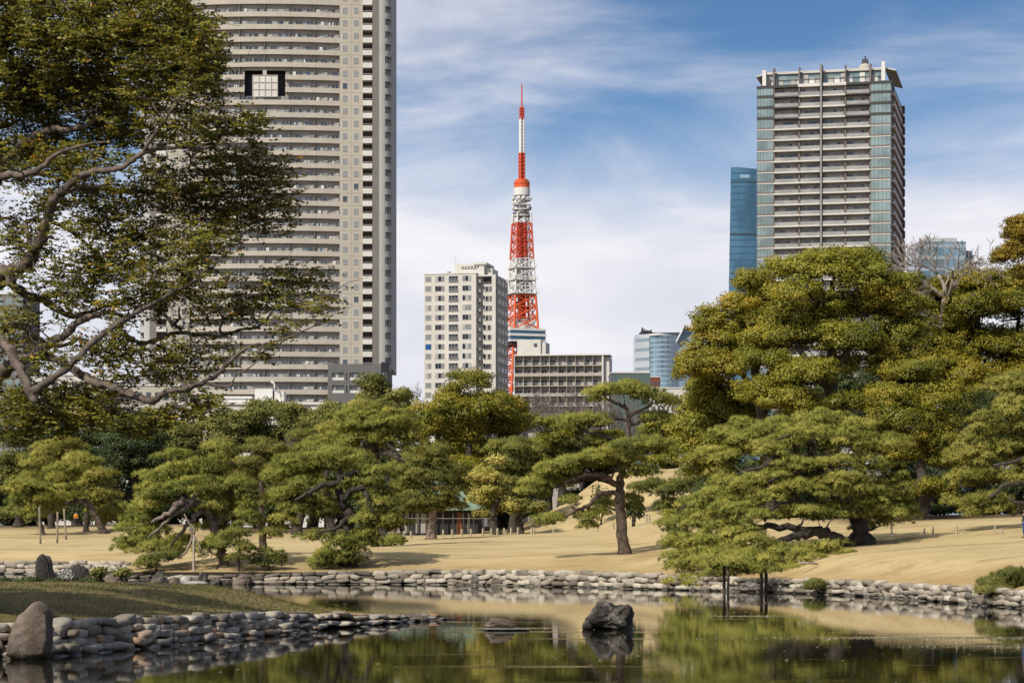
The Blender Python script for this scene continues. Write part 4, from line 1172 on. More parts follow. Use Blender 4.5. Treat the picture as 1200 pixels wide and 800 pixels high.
# ---- B7: right hand residential tower
def tower_right():
    rr = random.Random(21)
    DR, DL = 700.0, 709.0
    xl, xr = P(887, 0, DL).x, P(1044, 0, DR).x
    Wd = math.hypot(xr - xl, DR - DL); rot = math.atan2(DR - DL, xr - xl)
    root = empty('residential_tower', (xl, DL, GZ), rot)
    tag(root, 'tall tower with stacked white balconies, glass corner bays and a roof colonnade at the right', 'apartment tower')
    fr = {887: 0.0, 907: .127, 937: .318, 963: .484, 991: .662, 1020: .847, 1044: 1.0}
    X = lambda p_: Wd * fr[p_]
    Zl = lambda py: CH + (HY - py) * 0.2517 - GZ
    T = Zl(99.5); pitch = 12.67 * 0.2517; nfl = 40; dep = 44.0
    mb = MB(); mb.box(0.3, 1.5, 0, Wd - 0.3, dep, T - 0.4); mb.build('core', M_recess, root)
    tmw = [window_mb(3.0, 2.1, kd, rr, 2) for kd in ('mixed', 'curtain', 'mixed', 'none', 'mixed', 'curtain')]
    tmn = [window_mb(1.6, 2.1, kd, rr, 0) for kd in ('none', 'curtain', 'blind')]
    bays = [(907, 937), (937, 963), (963, 991), (991, 1020)]
    its = []
    for f_ in range(nfl):
        zt = T - f_ * pitch; z0 = zt - pitch
        if z0 < 1: break
        vis = f_ < 20
        # corner glass bays, one per floor each side
        for a_, c_ in ((887, 907), (1020, 1044)):
            x0, x1 = X(a_), X(c_)
            mb = MB()
            mb.box(x0 + (0.0 if a_ == 887 else 0.2), 0.05, z0 + 0.75, x1 - (0.2 if a_ == 887 else 0.0), 2.2, zt - 0.05, 0)
            mb.box(x0, -0.08, z0 - 0.05, x1, 2.3, z0 + 0.20, 2 if f_ < 3 else 3); mb.box(x0, -0.03, z0 + 0.202, x1, 2.25, z0 + 0.72, 2 if f_ < 3 else 1)
            for i in range(6): xx = x0 + 0.1 + (x1 - x0 - 0.3) * i / 5; mb.box(xx, -0.04, z0 + 0.752, xx + 0.07, 0.048, zt - 0.052, 1)
            mb.build('corner_bay', [[M_glassgr, M_balglass, M_glassgr][f_ % 3] if f_ % 3 != 1 else M_glassgr, M_pier, M_dkband, M_concwh], root)
        # balconies
        for bi, (a_, c_) in enumerate(bays):
            x0, x1 = X(a_), X(c_)
            dark = f_ < 3 and bi in (0, 3)
            mb = MB()
            mb.box(x0 + 0.005, -0.45, z0 - 0.22, x1 - 0.005, 0.145, z0 + 0.20, 1 if dark else 0); mb.box(x0 + 0.43, 0.145, z0 - 0.2, x1 - 0.43, 1.5, z0 + 0.18, 1 if dark else 0)
            mb.box(x0 + 0.4, -0.38, z0 + 0.222, x1 - 0.4, -0.33, z0 + 1.15, 2)
            mb.box(x0 + 0.38, -0.40, z0 + 1.152, x1 - 0.38, -0.31, z0 + 1.22, 3)
            mb.build('balcony', [M_concwh, M_dkband, M_balglass, M_steel], root)
            w_ = x1 - x0
            if rr.random() < 0.6: its.append((rr.choice(tmw), (x0 + w_ * 0.5 - 1.1, 1.44, z0 + 0.25), 0)); its.append((rr.choice(tmn), (x0 + w_ * 0.5 - 3.1, 1.44, z0 + 0.25), 0))
            else: its.append((rr.choice(tmn), (x0 + w_ * 0.2, 1.44, z0 + 0.25), 0)); its.append((rr.choice(tmw), (x0 + w_ * 0.2 + 1.9, 1.44, z0 + 0.25), 0))
        # right side bands
        mb = MB(); mb.box(Wd - 0.3, 2.3, z0 - 0.25, Wd + 0.9, dep, z0 + 0.25); mb.box(Wd + 0.75, 2.4, z0 + 0.252, Wd + 0.88, dep - .1, z0 + 1.15)
        mb.build('side_balcony', M_concwh, root)
        if vis:
            mb = MB(); mb.box(Wd + 0.3, dep - 9, z0 + 0.26, Wd + 1.6, dep - 5.5 - rr.uniform(0, 1.5), z0 + 2.3); mb.build('air_conditioner', M_dkband, root)
    mb = MB()
    mb.box(Wd - 0.28, 2.31, 0, Wd - 0.1, dep - .02, T - 0.41); mb.build('side_wall', M_pier, root)
    place_windows(root, its)
    for p_, w in ((907, .3), (937, .2), (963, .36), (991, .2), (1020, .3)):
        yy_ = -0.7 if p_ == 963 else 0.15
        mb = MB(); mb.box(X(p_) - w, yy_, 0, X(p_) + w, 2.3, T + (5.6 if p_ != 963 else 5.8)); mb.build('column', M_framedk if p_ in (963,) else M_pier, root)
        if p_ == 963:
            mb = MB(); mb.bar((X(p_), -0.85, 2), (X(p_), -0.85, T + 5.6), 0.12); mb.build('drain_pipe', M_white, root)
    # roof level
    mb = MB(); mb.box(-0.1, -0.12, T - 0.38, X(937) - 0.3, dep + .1, T + 0.35, 0); mb.box(X(991) + .3, -0.12, T - 0.38, Wd + 0.2, dep + .1, T + 0.35, 0)
    mb.box(X(937) - .29, -0.12, T - 0.38, X(991) + .29, dep + .1, T + 0.5, 1); mb.build('roof_slab', [M_dkband, M_concwh], root)
    mb = MB(); mb.box(2.2, 2.5, T + 0.4, Wd - 3, dep - 3, T + 4.0); mb.build('roof_pavilion', M_glassgr, root)
    for i in range(18):
        if i in (3, 9, 14): continue
        mb = MB(); xx = 2.3 + i * (Wd - 6) / 18; mb.box(xx, 2.38, T + 0.4, xx + (Wd - 6) / 18 * 0.82, 2.46, T + 2.6 + 1.0 * (i % 3 == 0)); mb.build('pavilion_panel', M_white if i % 2 else M_curtain, root)
    mb = MB(); mb.box(1.8, 1.9, T + 4.0, Wd - 1.0, 3.4, T + 4.5); mb.box(1.8, 3.4, T + 4.0, 3.2, dep - 2, T + 4.5); mb.box(2.0, 0.2, T + 4.1, Wd - 1.2, 0.5, T + 4.35); mb.build('roof_ring', M_concwh, root)
    for p_, hh in ((2.2, 5.0), (Wd - 2.2, 6.0)):
        mb = MB(); mb.box(p_ - .55, -0.3, T + .36, p_ + .55, 1.0, T + hh); mb.build('roof_column', M_white, root)
    mb = MB(); mb.v = [(Wd - 2, 1.6, T + 4.3), (Wd + 1.4, 1.6, T + 3.5), (Wd + 1.4, 30, T + 3.5), (Wd - 2, 30, T + 4.3)] + [(Wd - 2, 1.6, T + 4.7), (Wd + 1.4, 1.6, T + 3.8), (Wd + 1.4, 30, T + 3.8), (Wd - 2, 30, T + 4.7)]
    mb.f = [(0, 3, 2, 1), (4, 5, 6, 7), (0, 1, 5, 4), (1, 2, 6, 5), (2, 3, 7, 6), (3, 0, 4, 7)]; mb.mi = [0] * 6; mb.build('roof_canopy', M_concwh, root)
    mb = MB(); mb.v = [(-0.5, 1.6, T + 3.4), (2.5, 1.6, T + 4.0), (2.5, 30, T + 4.0), (-0.5, 30, T + 3.4)] + [(-0.5, 1.6, T + 3.7), (2.5, 1.6, T + 4.4), (2.5, 30, T + 4.4), (-0.5, 30, T + 3.7)]
    mb.f = [(0, 3, 2, 1), (4, 5, 6, 7), (0, 1, 5, 4), (1, 2, 6, 5), (2, 3, 7, 6), (3, 0, 4, 7)]; mb.mi = [0] * 6; mb.build('roof_canopy', M_concwh, root)
    mb = MB(); mb.tube([(Wd * .78, 14, T + 4), (Wd * .78, 14, T + 7.6), (Wd * .78, 14, T + 8.2)], [2.4, 1.9, 1.2], 0, 10); mb.build('roof_plant', M_conc2, root)
    mb = MB(); mb.box(Wd * .78 - .9, 13, T + 8.0, Wd * .78 + .9, 15, T + 9.6); mb.bar((Wd * .78, 14, T + 9), (Wd * .78, 14, T + 10.6), .2); mb.build('roof_machine', M_framedk, root)
    mb = MB(); mb.tube([(4.5, 3.5, T + .4), (5.3, 3.5, T + 2.2), (5.6, 3.5, T + 3.4)], [.14, .1, .05], 0, 6)
    for i in range(10): mb.bar((5.2, 3.5, T + 2), (5.3 + rr.uniform(-1.2, 1.2), 3.5 + rr.uniform(-.8, .8), T + 3.2 + rr.uniform(0, .8)), .05)
    mb.build('roof_tree', M_barkdk, root)
tower_right()

# ---- tea house with a green copper roof
def tea_house():
    D = 252.0; k_ = D / F; cx = 515.0
    zb = gz(P(cx, 0, D).x, D) - 0.1
    root = empty('tea_house', (P(cx, 0, D).x, D, zb), R(-4))
    tag(root, 'dark wooden tea house with a pale green copper roof at the back of the lawn', 'tea house')
    X = lambda px_: (px_ - cx) * k_
    Zl = lambda py: CH + (HY - py) * k_ - zb
    m_roof = plain('green_copper', (0.20, 0.275, 0.205), 0.6, 0.12, 0.8, streak=0.25)
    m_wall = plain('dark_timber', (0.022, 0.022, 0.026), 0.7, 0.2, 2)
    m_paper = plain('paper_screen', (0.34, 0.32, 0.29), 0.8, 0.05)
    m_door = plain('red_brown_door', (0.22, 0.08, 0.04), 0.7, 0.1)
    x0, x1 = X(466), X(560)
    ez = Zl(596); rz_ = Zl(566)
    mb = MB(); mb.box(x0, 0, 0, x1, 6, ez - 0.05); mb.build('wall', m_wall, root)
    e = 1.0
    mb = MB()
    A = [(x0 - e, -1.3, ez), (x1 + e, -1.3, ez), (x1 + e, 7.3, ez), (x0 - e, 7.3, ez)]
    Rg = [(x0 + 2.6, 3, rz_), (x1 - 2.6, 3, rz_)]
    M1 = [(x0 - e + 1.5, 0.2, ez + 0.62), (x1 + e - 1.5, 0.2, ez + 0.62), (x1 + e - 1.5, 5.8, ez + 0.62), (x0 - e + 1.5, 5.8, ez + 0.62)]
    lo = [(x_, y_, z_ - 0.16) for x_, y_, z_ in A]
    mb.v = A + M1 + Rg + lo
    mb.f = [(0, 1, 5, 4), (1, 2, 6, 5), (2, 3, 7, 6), (3, 0, 4, 7), (4, 5, 9, 8), (6, 7, 8, 9), (5, 6, 9), (7, 4, 8), (0, 10, 11, 1), (1, 11, 12, 2), (2, 12, 13, 3), (3, 13, 10, 0), (10, 13, 12, 11)]
    mb.mi = [0] * len(mb.f); mb.build('roof', m_roof, root)
    mb = MB(); mb.box(Rg[0][0] - .3, 2.75, rz_ - .05, Rg[1][0] + .3, 3.25, rz_ + .28); mb.build('roof_ridge', m_roof, root)
    for a_, c_ in ((466, 470), (474, 479), (487, 491), (493, 499), (502, 505), (548, 551)):
        mb = MB(); mb.box(X(a_), -0.05, 0.3, X(c_), 0.0, ez - 0.45); mb.build('screen', m_paper, root)
    mb = MB(); mb.box(X(535.5), -0.06, 0.2, X(541), 0.0, ez - 0.35); mb.build('door', m_door, root)
    for px_ in (464, 472, 484, 500.5, 508, 520, 532, 544, 556, 568):
        mb = MB(); mb.box(X(px_) - .07, -0.95, 0, X(px_) + .07, -0.81, ez - 0.02); mb.build('post', M_barkdk, root)
tea_house()

# ------------------------------------------------------------------ foliage generators
def unit(v): return v / (np.linalg.norm(v, axis=-1, keepdims=True) + 1e-9)

def needle_mesh(rng, C, A, L, Wd, k, tint, spread=0.75, CN=None):
    """k narrow triangles fanning from each centre C around axis A"""
    n = len(C)
    c = np.repeat(C, k, axis=0)
    if CN is None: CN = A
    d = unit(np.repeat(A, k, axis=0) + rng.normal(size=(n * k, 3)) * spread)
    l_ = (np.repeat(L, k) if np.ndim(L) else np.full(n * k, L)) * rng.uniform(0.7, 1.25, n * k)
    s = unit(np.cross(d, rng.normal(size=(n * k, 3)))) * (Wd * 0.5)
    V = np.stack([c - s, c + s, c + d * l_[:, None]], 1).reshape(-1, 3)
    t = np.repeat(np.repeat(tint, k) + rng.normal(size=n * k) * 0.06, 3)
    return V, np.arange(len(V)).reshape(-1, 3), np.clip(t, 0, 1), np.repeat(CN, 3 * k, axis=0)

def leaf_mesh(rng, C, N, L, Wd, tint, along=None, CN=None):
    n = len(C)
    a = unit(np.cross(N, rng.normal(size=(n, 3)))) if along is None else unit(along)
    b_ = unit(np.cross(N, a))
    l_ = (L * rng.uniform(0.65, 1.3, n))[:, None]; w_ = (Wd * rng.uniform(0.7, 1.25, n))[:, None]
    V = np.stack([C, C + a * l_ * 0.5 + b_ * w_ * 0.5, C + a * l_, C + a * l_ * 0.5 - b_ * w_ * 0.5], 1).reshape(-1, 3)
    return V, np.arange(len(V)).reshape(-1, 4), np.clip(np.repeat(tint, 4), 0, 1), np.repeat(N if CN is None else CN, 4, axis=0)

def pine_crown(rng, pads, sc, dens=1.0, tbias=0.0):
    Cs, As, Ts, Ks = [], [], [], []
    rs = 0.46 * sc
    for (cx, cy, cz, rx, ry, rz) in pads:
        A = math.pi * rx * ry
        m = int(1.15 * dens * A / (math.pi * rs * rs)) + 5
        r = np.sqrt(rng.uniform(0, 1, m)); an = rng.uniform(0, 2 * math.pi, m)
        rim = 1 + 0.18 * np.sin(an * 3 + rng.uniform(0, 6)) + 0.12 * np.sin(an * 5 + rng.uniform(0, 6))
        x = cx + rx * r * rim * np.cos(an); y = cy + ry * r * rim * np.sin(an)
        under = rng.uniform(size=m) < 0.22
        z = cz + rz * np.where(under, -0.35 * np.sqrt(1 - r * r), 0.80 * np.sqrt(1 - r * r) - 0.12) + rng.normal(size=m) * rz * 0.20
        q = 34
        d = unit(rng.normal(size=(m, q, 3))); d[..., 2] = np.abs(d[..., 2]) * 0.95 - 0.22
        r_s = rs * rng.uniform(0.65, 1.3, m)
        p = np.stack([x, y, z], -1)[:, None, :] + d * r_s[:, None, None] * np.array([1.1, 1.1, 0.62])
        Cs.append(p.reshape(-1, 3)); As.append(unit(d + np.array([0, 0, 0.55])).reshape(-1, 3))
        pn = np.stack([(x - cx) / rx, (y - cy) / ry, (z - cz) / rz + 0.25], -1)
        Ks.append(unit(unit(d + np.array([0, 0, 0.3])) * 0.8 + unit(pn)[:, None, :] * 0.45).reshape(-1, 3))
        pt = rng.normal() * 0.07
        Ts.append(np.repeat(0.48 + tbias + pt + rng.normal(size=m) * 0.14, q))
    return needle_mesh(rng, np.vstack(Cs), np.vstack(As), 0.27 * sc, 0.046 * sc, 6, np.concatenate(Ts), 0.62, np.vstack(Ks))

def broad_crown(rng, lobes, sc, dens=1.0, tbias=0.0, leafk=1.0):
    Cs, Ns, Ts, Ks = [], [], [], []
    for (cx, cy, cz, rx, ry, rz) in lobes:
        rm = (rx * ry * rz) ** (1 / 3)
        rc = 0.30 * rm + 0.22 * sc
        m = int(dens * 7.5 * (rm / rc) ** 2) + 4
        d = unit(rng.normal(size=(m, 3))); d[:, 2] = np.where(d[:, 2] < -0.25, -d[:, 2], d[:, 2])
        rr_ = rng.uniform(0.5, 1.16, m)
        cc = np.array([cx, cy, cz]) + d * np.array([rx, ry, rz]) * rr_[:, None]
        rcl = rc * rng.uniform(0.6, 1.25, m)
        q = max(12, int(1.9 * (rc / (0.22 * sc * leafk)) ** 2 * 3.1))
        e = unit(rng.normal(size=(m, q, 3))); e[..., 2] = e[..., 2] * 0.8 + 0.2
        fr = rng.uniform(0.35, 1.05, (m, q)) ** 0.6
        p = cc[:, None, :] + e * (rcl[:, None] * fr)[..., None] * np.array([1.15, 1.15, 0.68])
        nrm = unit(e * 0.55 + np.array([0, 0, 0.55]) + rng.normal(size=(m, q, 3)) * 0.55)
        Cs.append(p.reshape(-1, 3)); Ns.append(nrm.reshape(-1, 3)); Ks.append(unit(e * 0.8 + d[:, None, :] * 0.45 + np.array([0, 0, 0.15])).reshape(-1, 3))
        Ts.append((0.46 + tbias + rng.normal() * 0.09 + np.repeat(rng.normal(size=m) * 0.14, q) + rng.normal(size=m * q) * 0.055))
    return leaf_mesh(rng, np.vstack(Cs), np.vstack(Ns), 0.27 * sc * leafk, 0.15 * sc * leafk, np.concatenate(Ts), CN=np.vstack(Ks))

class Skel:
    def __init__(s): s.p = np.zeros((0, 3)); s.r = np.zeros(0)
    def add(s, p, r): s.p = np.vstack([s.p, np.asarray(p)]); s.r = np.concatenate([s.r, np.asarray(r)])
    def nearest(s, t, up=0.6):
        d = s.p - t[None]
        # prefer to leave the skeleton from below or from the side, and from thick wood
        c = np.sqrt((d ** 2).sum(1)) + up * np.maximum(d[:, 2], 0)
        return int(np.argmin(c))

def branch_to(rng, sk, tb, t, r0, r1, wig=0.12, n=5, sag=0.08, sides=5):
    i = sk.nearest(t)
    a = sk.p[i]; L = np.linalg.norm(t - a)
    if L < 1e-3: return
    s = np.linspace(0, 1, n)[:, None]
    p = a + (t - a) * s
    p = p + rng.normal(size=(n, 3)) * wig * L * np.sin(np.pi * s) * 0.7
    p[:, 2] -= sag * L * np.sin(np.pi * s[:, 0])
    r0 = min(r0, sk.r[i] * 0.85)
    p = catmull(p, 3)
    r = np.linspace(r0, min(r1, r0), len(p))
    tb.add(p, r, sides); sk.add(p[2:], r[2:])

def limb_world(rng, limb, D, uw, spread):
    """limb: (x, y, r_px[, dd]) photo points -> world polyline with its own depth"""
    if len(limb[0]) < 4:
        end = rng.uniform(-1, 1) * spread * 0.5
        limb = [(x, y, r, end * (i / max(len(limb) - 1, 1)) ** 1.3) for i, (x, y, r) in enumerate(limb)]
    p = np.array([P(x, y, D + dd) for x, y, r, dd in limb]); r = np.array([r * uw for _, _, r, _ in limb])
    return p, r

def tree(name, label, D, pads, limbs, seed, kind='pine', fol=None, bark=None, group=None, dens=1.0, tbias=0.0,
         flat=0.85, spread=None, back=0.35, cat='tree', snap=True, leafk=0.6, twigs=2, needle=1.0, base_y=None, fill=0.65):
    rng = np.random.default_rng(seed)
    uw = D / F
    xs = [p_[0] for p_ in pads]; hw = (max(xs) - min(xs)) / 2 * uw + 0.3
    cxp = limbs[0][min(2, len(limbs[0]) - 1)][0]
    spread = hw * 0.8 if spread is None else spread
    y0 = min(p_[1] for p_ in pads); y1 = max(p_[1] for p_ in pads)
    lw = []
    for i, lb in enumerate(limbs):
        if i == 0 and len(lb[0]) < 4: lb = [(x, y, r, 0.0) for x, y, r in lb]
        lw.append(limb_world(rng, lb, D, uw, spread))
    if snap:
        bp_ = lw[0][0][0]; bp_[2] = gz(bp_[0], bp_[1]) - 0.15
    base = lw[0][0][0].copy(); base[2] += 0.1 if snap else 0
    root = empty(name, tuple(base))
    tag(root, label, cat, group)
    # pads
    PW = []
    gx, gy = (1.12, 1.35) if kind == 'broad' else ((1.06, 1.15) if fill > 0 else (1.0, 0.95))
    jx, jy = (8, 10) if kind == 'broad' else (0, 0)
    pads = [(p_[0] + rng.uniform(-jx, jx), p_[1] + rng.uniform(-jy, jy), p_[2] * gx * rng.uniform(0.85, 1.12), p_[3] * gy * rng.uniform(0.85, 1.15)) + tuple(p_[4:]) for p_ in pads]
    if fill > 0:
        if kind == 'pine': fill *= 0.18
        # knit the lobes together with smaller ones between neighbours
        pa = np.array([p_[:4] for p_ in pads])
        for _ in range(int(len(pa) * fill)):
            i_ = rng.integers(len(pa)); dn = np.hypot(pa[:, 0] - pa[i_, 0], (pa[:, 1] - pa[i_, 1]) * 1.3)
            j_ = np.argsort(dn)[rng.integers(1, min(5, len(pa)))]
            f_ = rng.uniform(0.3, 0.7); q_ = pa[i_] * f_ + pa[j_] * (1 - f_)
            pads.append((q_[0], q_[1], q_[2] * 0.85, q_[3] * 0.85))
    for p_ in pads:
        x, y, rx, ry = p_[:4]
        if len(p_) > 4: dd = p_[4]
        else:
            off = abs(x - cxp) * uw / max(hw, 0.1)
            room = math.sqrt(max(0.05, 1 - min(off, 1) ** 2))
            low = (y - y0) / max(y1 - y0, 1)
            dd = rng.uniform(-1, 0.6) * spread * room * (0.45 + 0.55 * low)
        c = P(x, y, D + dd)
        PW.append((c.x, c.y, c.z, rx * uw, rx * uw * flat, ry * uw))
        if rng.uniform() < back and dd < spread * 0.3:
            PW.append((c.x * 1 + rng.normal() * 0.2 * rx * uw, D + rng.uniform(0.35, 0.95) * spread, c.z - 0.1 * ry * uw, rx * uw * 0.95, rx * uw * flat, ry * uw))
    sk = Skel()
    tb = TB(); p = catmull(lw[0][0], 6); r = np.interp(np.linspace(0, 1, len(p)), np.linspace(0, 1, len(lw[0][1])), lw[0][1])
    r = r * (1 + 0.10 * np.sin(np.linspace(0, 14, len(p)) + seed))
    if snap: r[0] *= 1.45; r[1] *= 1.18
    p[1:-1] += rng.normal(size=(len(p) - 2, 3)) * r[1:-1, None] * 0.16
    tb.add(p, r, 9); sk.add(p[3:], r[3:])
    tb.build('trunk', bark, root, base)
    for lp, lr in lw[1:]:
        # start on the wood that is already there
        i = sk.nearest(lp[0], 0.2)
        if np.linalg.norm(sk.p[i] - lp[0]) < 6 * sk.r[i] + 1.2: lp[0] = sk.p[i]
        tb = TB(); p = catmull(lp, 5); r = np.interp(np.linspace(0, 1, len(p)), np.linspace(0, 1, len(lr)), lr)
        p[1:-1] += rng.normal(size=(len(p) - 2, 3)) * r[1:-1, None] * 0.3
        tb.add(p, r, 7); sk.add(p, r); tb.build('limb', bark, root, base)
    tb = TB()
    order = np.argsort([np.min(np.linalg.norm(sk.p - np.array(q[:3])[None], axis=1)) for q in PW])
    for i in order:
        q = PW[i]; t = np.array([q[0], q[1], q[2] - 0.35 * q[5]])
        branch_to(rng, sk, tb, t, 0.030 * hw ** 0.4 * 1.6 + 0.02, 0.03, 0.16)
        for _ in range(twigs):
            an = rng.uniform(0, 6.28); f_ = rng.uniform(0.45, 0.85)
            t2 = np.array([q[0] + math.cos(an) * q[3] * f_, q[1] + math.sin(an) * q[4] * f_, q[2] + q[5] * rng.uniform(-0.1, 0.4)])
            branch_to(rng, sk, tb, t2, 0.04, 0.018, 0.14, 4, 0.05, 4)
    tb.build('branches', bark, root, base)
    sc = D / 155.0 * needle
    if kind == 'pine': V_, F_, T_, K_ = pine_crown(rng, PW, sc, dens * 1.35, tbias)
    else: V_, F_, T_, K_ = broad_crown(rng, PW, sc, dens, tbias, leafk)
    me = np_mesh('crown', V_ - base[None], [F_], fol, T_, cn=K_)
    link_mesh('crown', me, root)
    return root

# ------------------------------------------------------------------ lawn pines
G1 = 'pines trained over the lawn'
def lawn_D(x, y, dflt):
    d = ray_ground(x, y)
    return d if d else dflt

D728 = lawn_D(732, 649, 160)
tree('pine_tree', 'open single-trunk pine with separated flat pads standing alone mid-lawn', D728,
     [(715, 461, 20, 10, -.5), (737, 457, 22, 9, .2), (763, 468, 20, 9, .3), (699, 466, 9, 7, -.4), (778, 474, 11, 6, .6), (748, 461, 18, 9, -.3),
      (672, 496, 18, 8, -1), (690, 494, 18, 8, -.6), (658, 500, 11, 6, -.8), (681, 500, 16, 6, .4), (704, 499, 9, 6, -.6),
      (752, 522, 30, 9, -1.2), (733, 526, 16, 8, -1.4), (772, 525, 15, 7, -.9), (785, 524, 8, 6, -.7),
      (650, 549, 20, 9, -1.6), (668, 545, 18, 9, -1.2), (688, 543, 18, 8, -1.4), (705, 538, 22, 10, -1.7), (725, 543, 18, 9, -1.2), (744, 552, 16, 7, -.6), (758, 556, 9, 5, -.4), (637, 552, 10, 7, -1.2),
      (632, 568, 15, 9, -1.0), (624, 578, 10, 7, -1.3), (645, 565, 11, 8, -.6), (638, 577, 9, 6, -.4),
      (646, 609, 15, 6, -1.8), (637, 612, 8, 5, -1.7), (669, 589, 10, 7, -1.2), (690, 607, 12, 6, -1.0), (684, 616, 9, 4, -1.2), (699, 600, 9, 6, -.4),
      (712, 592, 11, 8, 1.4), (741, 597, 9, 8, 1.0), (738, 584, 9, 6, 1.2), (708, 512, 12, 5, .8), (770, 489, 11, 5, 1.0), (762, 492, 9, 5, .6), (742, 540, 9, 4, 1.0)],
     [[(732, 650, 7.5, 0), (728, 612, 5.8, 0), (726.5, 580, 5.4, 0), (728, 560, 5, 0.1), (732, 530, 4, .2), (736.5, 505, 3.2, .1), (737, 487, 2.8, 0), (731, 474, 2, -.1)],
      [(727, 568, 4.2, 0), (711, 559, 3.4, -.6), (696, 556, 2.8, -1), (675, 560, 2.4, -1.2), (651, 571, 1.4, -1.2)],
      [(726, 566, 3.2, .1), (706, 561, 2.6, .4), (690, 562, 2.2, .2), (664, 566, 1.5, -.4)],
      [(721, 577, 3.2, 0), (705, 577, 2.8, -.6), (693, 589, 2.4, -1), (675, 598, 2.0, -1.3), (660, 607, 1.3, -1.6)],
      [(734, 520, 2.6, .2), (720, 514, 2.3, -.2), (699, 509, 2.0, -.6), (681, 503, 1.3, -.8)],
      [(737, 487, 2.4, 0), (750, 481, 2, .2), (763, 474, 1.3, .3)], [(733, 477, 2, 0), (720, 471, 1.7, -.3), (708, 465, 1.1, -.4)],
      [(731, 540, 2.2, 0), (727, 534, 2, -.8), (742, 528, 1.4, -1.1)], [(739, 500, 2.2, 0), (750, 495, 1.8, .6), (764, 492, 1.2, .8)], [(733, 495, 1.8, 0), (720, 491, 1.5, -.3), (705, 493, 1, -.5)]],
     728, fol=M_pine, bark=M_bark, group=G1, back=0.0, tbias=0.04, fill=0)

DPR = lawn_D(1011, 638, 138)
tree('pine_tree', 'huge spreading domed pine leaning over the water on wooden props', DPR,
     [(960, 499, 34, 13, 0), (922, 507, 32, 13, -1), (1000, 508, 30, 13, 0), (885, 518, 28, 12, -1), (1030, 525, 26, 15, 0), (945, 513, 32, 13, -3), (990, 520, 28, 14, -2.5),
      (862, 540, 26, 11, -2), (848, 512, 22, 10, 2.5), (868, 502, 22, 9, 2.8), (835, 533, 18, 9, 2.2), (1045, 560, 22, 17, 0), (1010, 553, 26, 17, -2), (1048, 592, 20, 14, 1), (1024, 588, 24, 16, -1.5), (988, 600, 20, 11, -2.5),
      (905, 530, 24, 10, -3.5), (987, 566, 22, 11, -3.8), (906, 561, 20, 8, -4.2), (935, 548, 22, 8, -4), (955, 578, 22, 9, -3.5), (930, 572, 24, 8, -4), (872, 573, 30, 11, -3), (842, 588, 26, 12, -2.5), (907, 585, 24, 8, -4), (862, 598, 28, 11, -4), (828, 612, 28, 13, -2.5), (880, 606, 24, 8, -4.5),
      (803, 638, 18, 12, -3), (832, 640, 28, 13, -4), (815, 662, 24, 11, -5), (850, 655, 28, 11, -6), (800, 668, 14, 7, -4), (880, 640, 26, 10, -6.5), (910, 650, 24, 10, -6.8), (940, 654, 26, 13, -7), (968, 650, 24, 12, -6), (987, 663, 22, 11, -6), (945, 601, 20, 8, -4), (972, 608, 18, 8, -3), (1036, 602, 22, 12, -1), (950, 667, 24, 9, -7), (922, 668, 18, 7, -7.5), (865, 662, 24, 9, 128.6 - DPR), (895, 661, 22, 9, 128.6 - DPR), (846, 661, 20, 9, 128.8 - DPR), (874, 655, 22, 8, 130.5 - DPR), (836, 671, 18, 9, -7), (800, 684, 15, 8, -5), (822, 684, 15, 7, -6), (812, 596, 20, 12, -2), (798, 618, 17, 11, -2.5), (792, 640, 14, 10, -3), (845, 625, 26, 12, -3.5), (870, 628, 22, 10, -4.5), (845, 560, 20, 11, -1), (880, 671, 12, 5, 128.6 - DPR), (952, 680, 18, 7, -7.5), (982, 672, 16, 8, -6), (920, 676, 14, 6, -8), (792, 655, 13, 9, -4),
      (1058, 575, 14, 12, 2), (980, 545, 20, 9, -3.6), (1035, 612, 14, 8, 0.5), (1000, 575, 22, 12, -3.2), (1060, 605, 12, 8, 1.5), (975, 493, 22, 9, 2), (1018, 508, 22, 12, 2), (1010, 618, 14, 7, 1.5)],
     [[(1013, 640, 11, 0), (1006, 613, 9, 0), (996, 597, 8, 0), (980, 582, 6.5, -.4), (967, 562, 5.5, -.8), (956, 540, 4.5, -1.2), (950, 518, 3, -1)],
      [(1011, 634, 8, -.2), (995, 637, 7.5, -1.0), (978, 629, 6.5, -2), (955, 624, 5.5, -3), (930, 628, 4.5, -4), (905, 635, 3, -5.2)],
      [(980, 627, 5, -2), (950, 621, 4.4, -3), (917, 617, 4, -3.8), (889, 618, 3.4, -4), (861, 624, 2.2, -4.2)],
      [(985, 592, 5, -.3), (967, 593, 4.4, -1.5), (949, 594, 3.8, -2.6), (930, 588, 3.2, -3.6), (914, 588, 3, -4.2), (896, 610, 2, -4.6)],
      [(957, 545, 4, -1.2), (944, 546, 3.4, -2.6), (930, 551, 3.0, -3.6), (914, 557, 2.5, -4), (897, 566, 1.6, -4)],
      [(955, 536, 3.6, -1.2), (966, 541, 3, -2.8), (978, 552, 2.6, -3.4), (979, 572, 2.2, -3.8), (988, 586, 1.5, -3.8)],
      [(950, 530, 3, -1.1), (930, 538, 2.5, -2.8), (905, 545, 2.2, -3.4), (870, 552, 1.4, -3)], [(960, 555, 3, -1), (915, 556, 2.4, -2.8), (885, 553, 2, -3.2), (862, 556, 1.3, -3)],
      [(940, 510, 2.2, -3), (925, 512, 2, -4), (912, 514, 1.4, -4.2)]],
     930, fol=M_pine, bark=M_barkdk, group=G1, back=0.25, tbias=0.10, spread=5.5, flat=0.95)

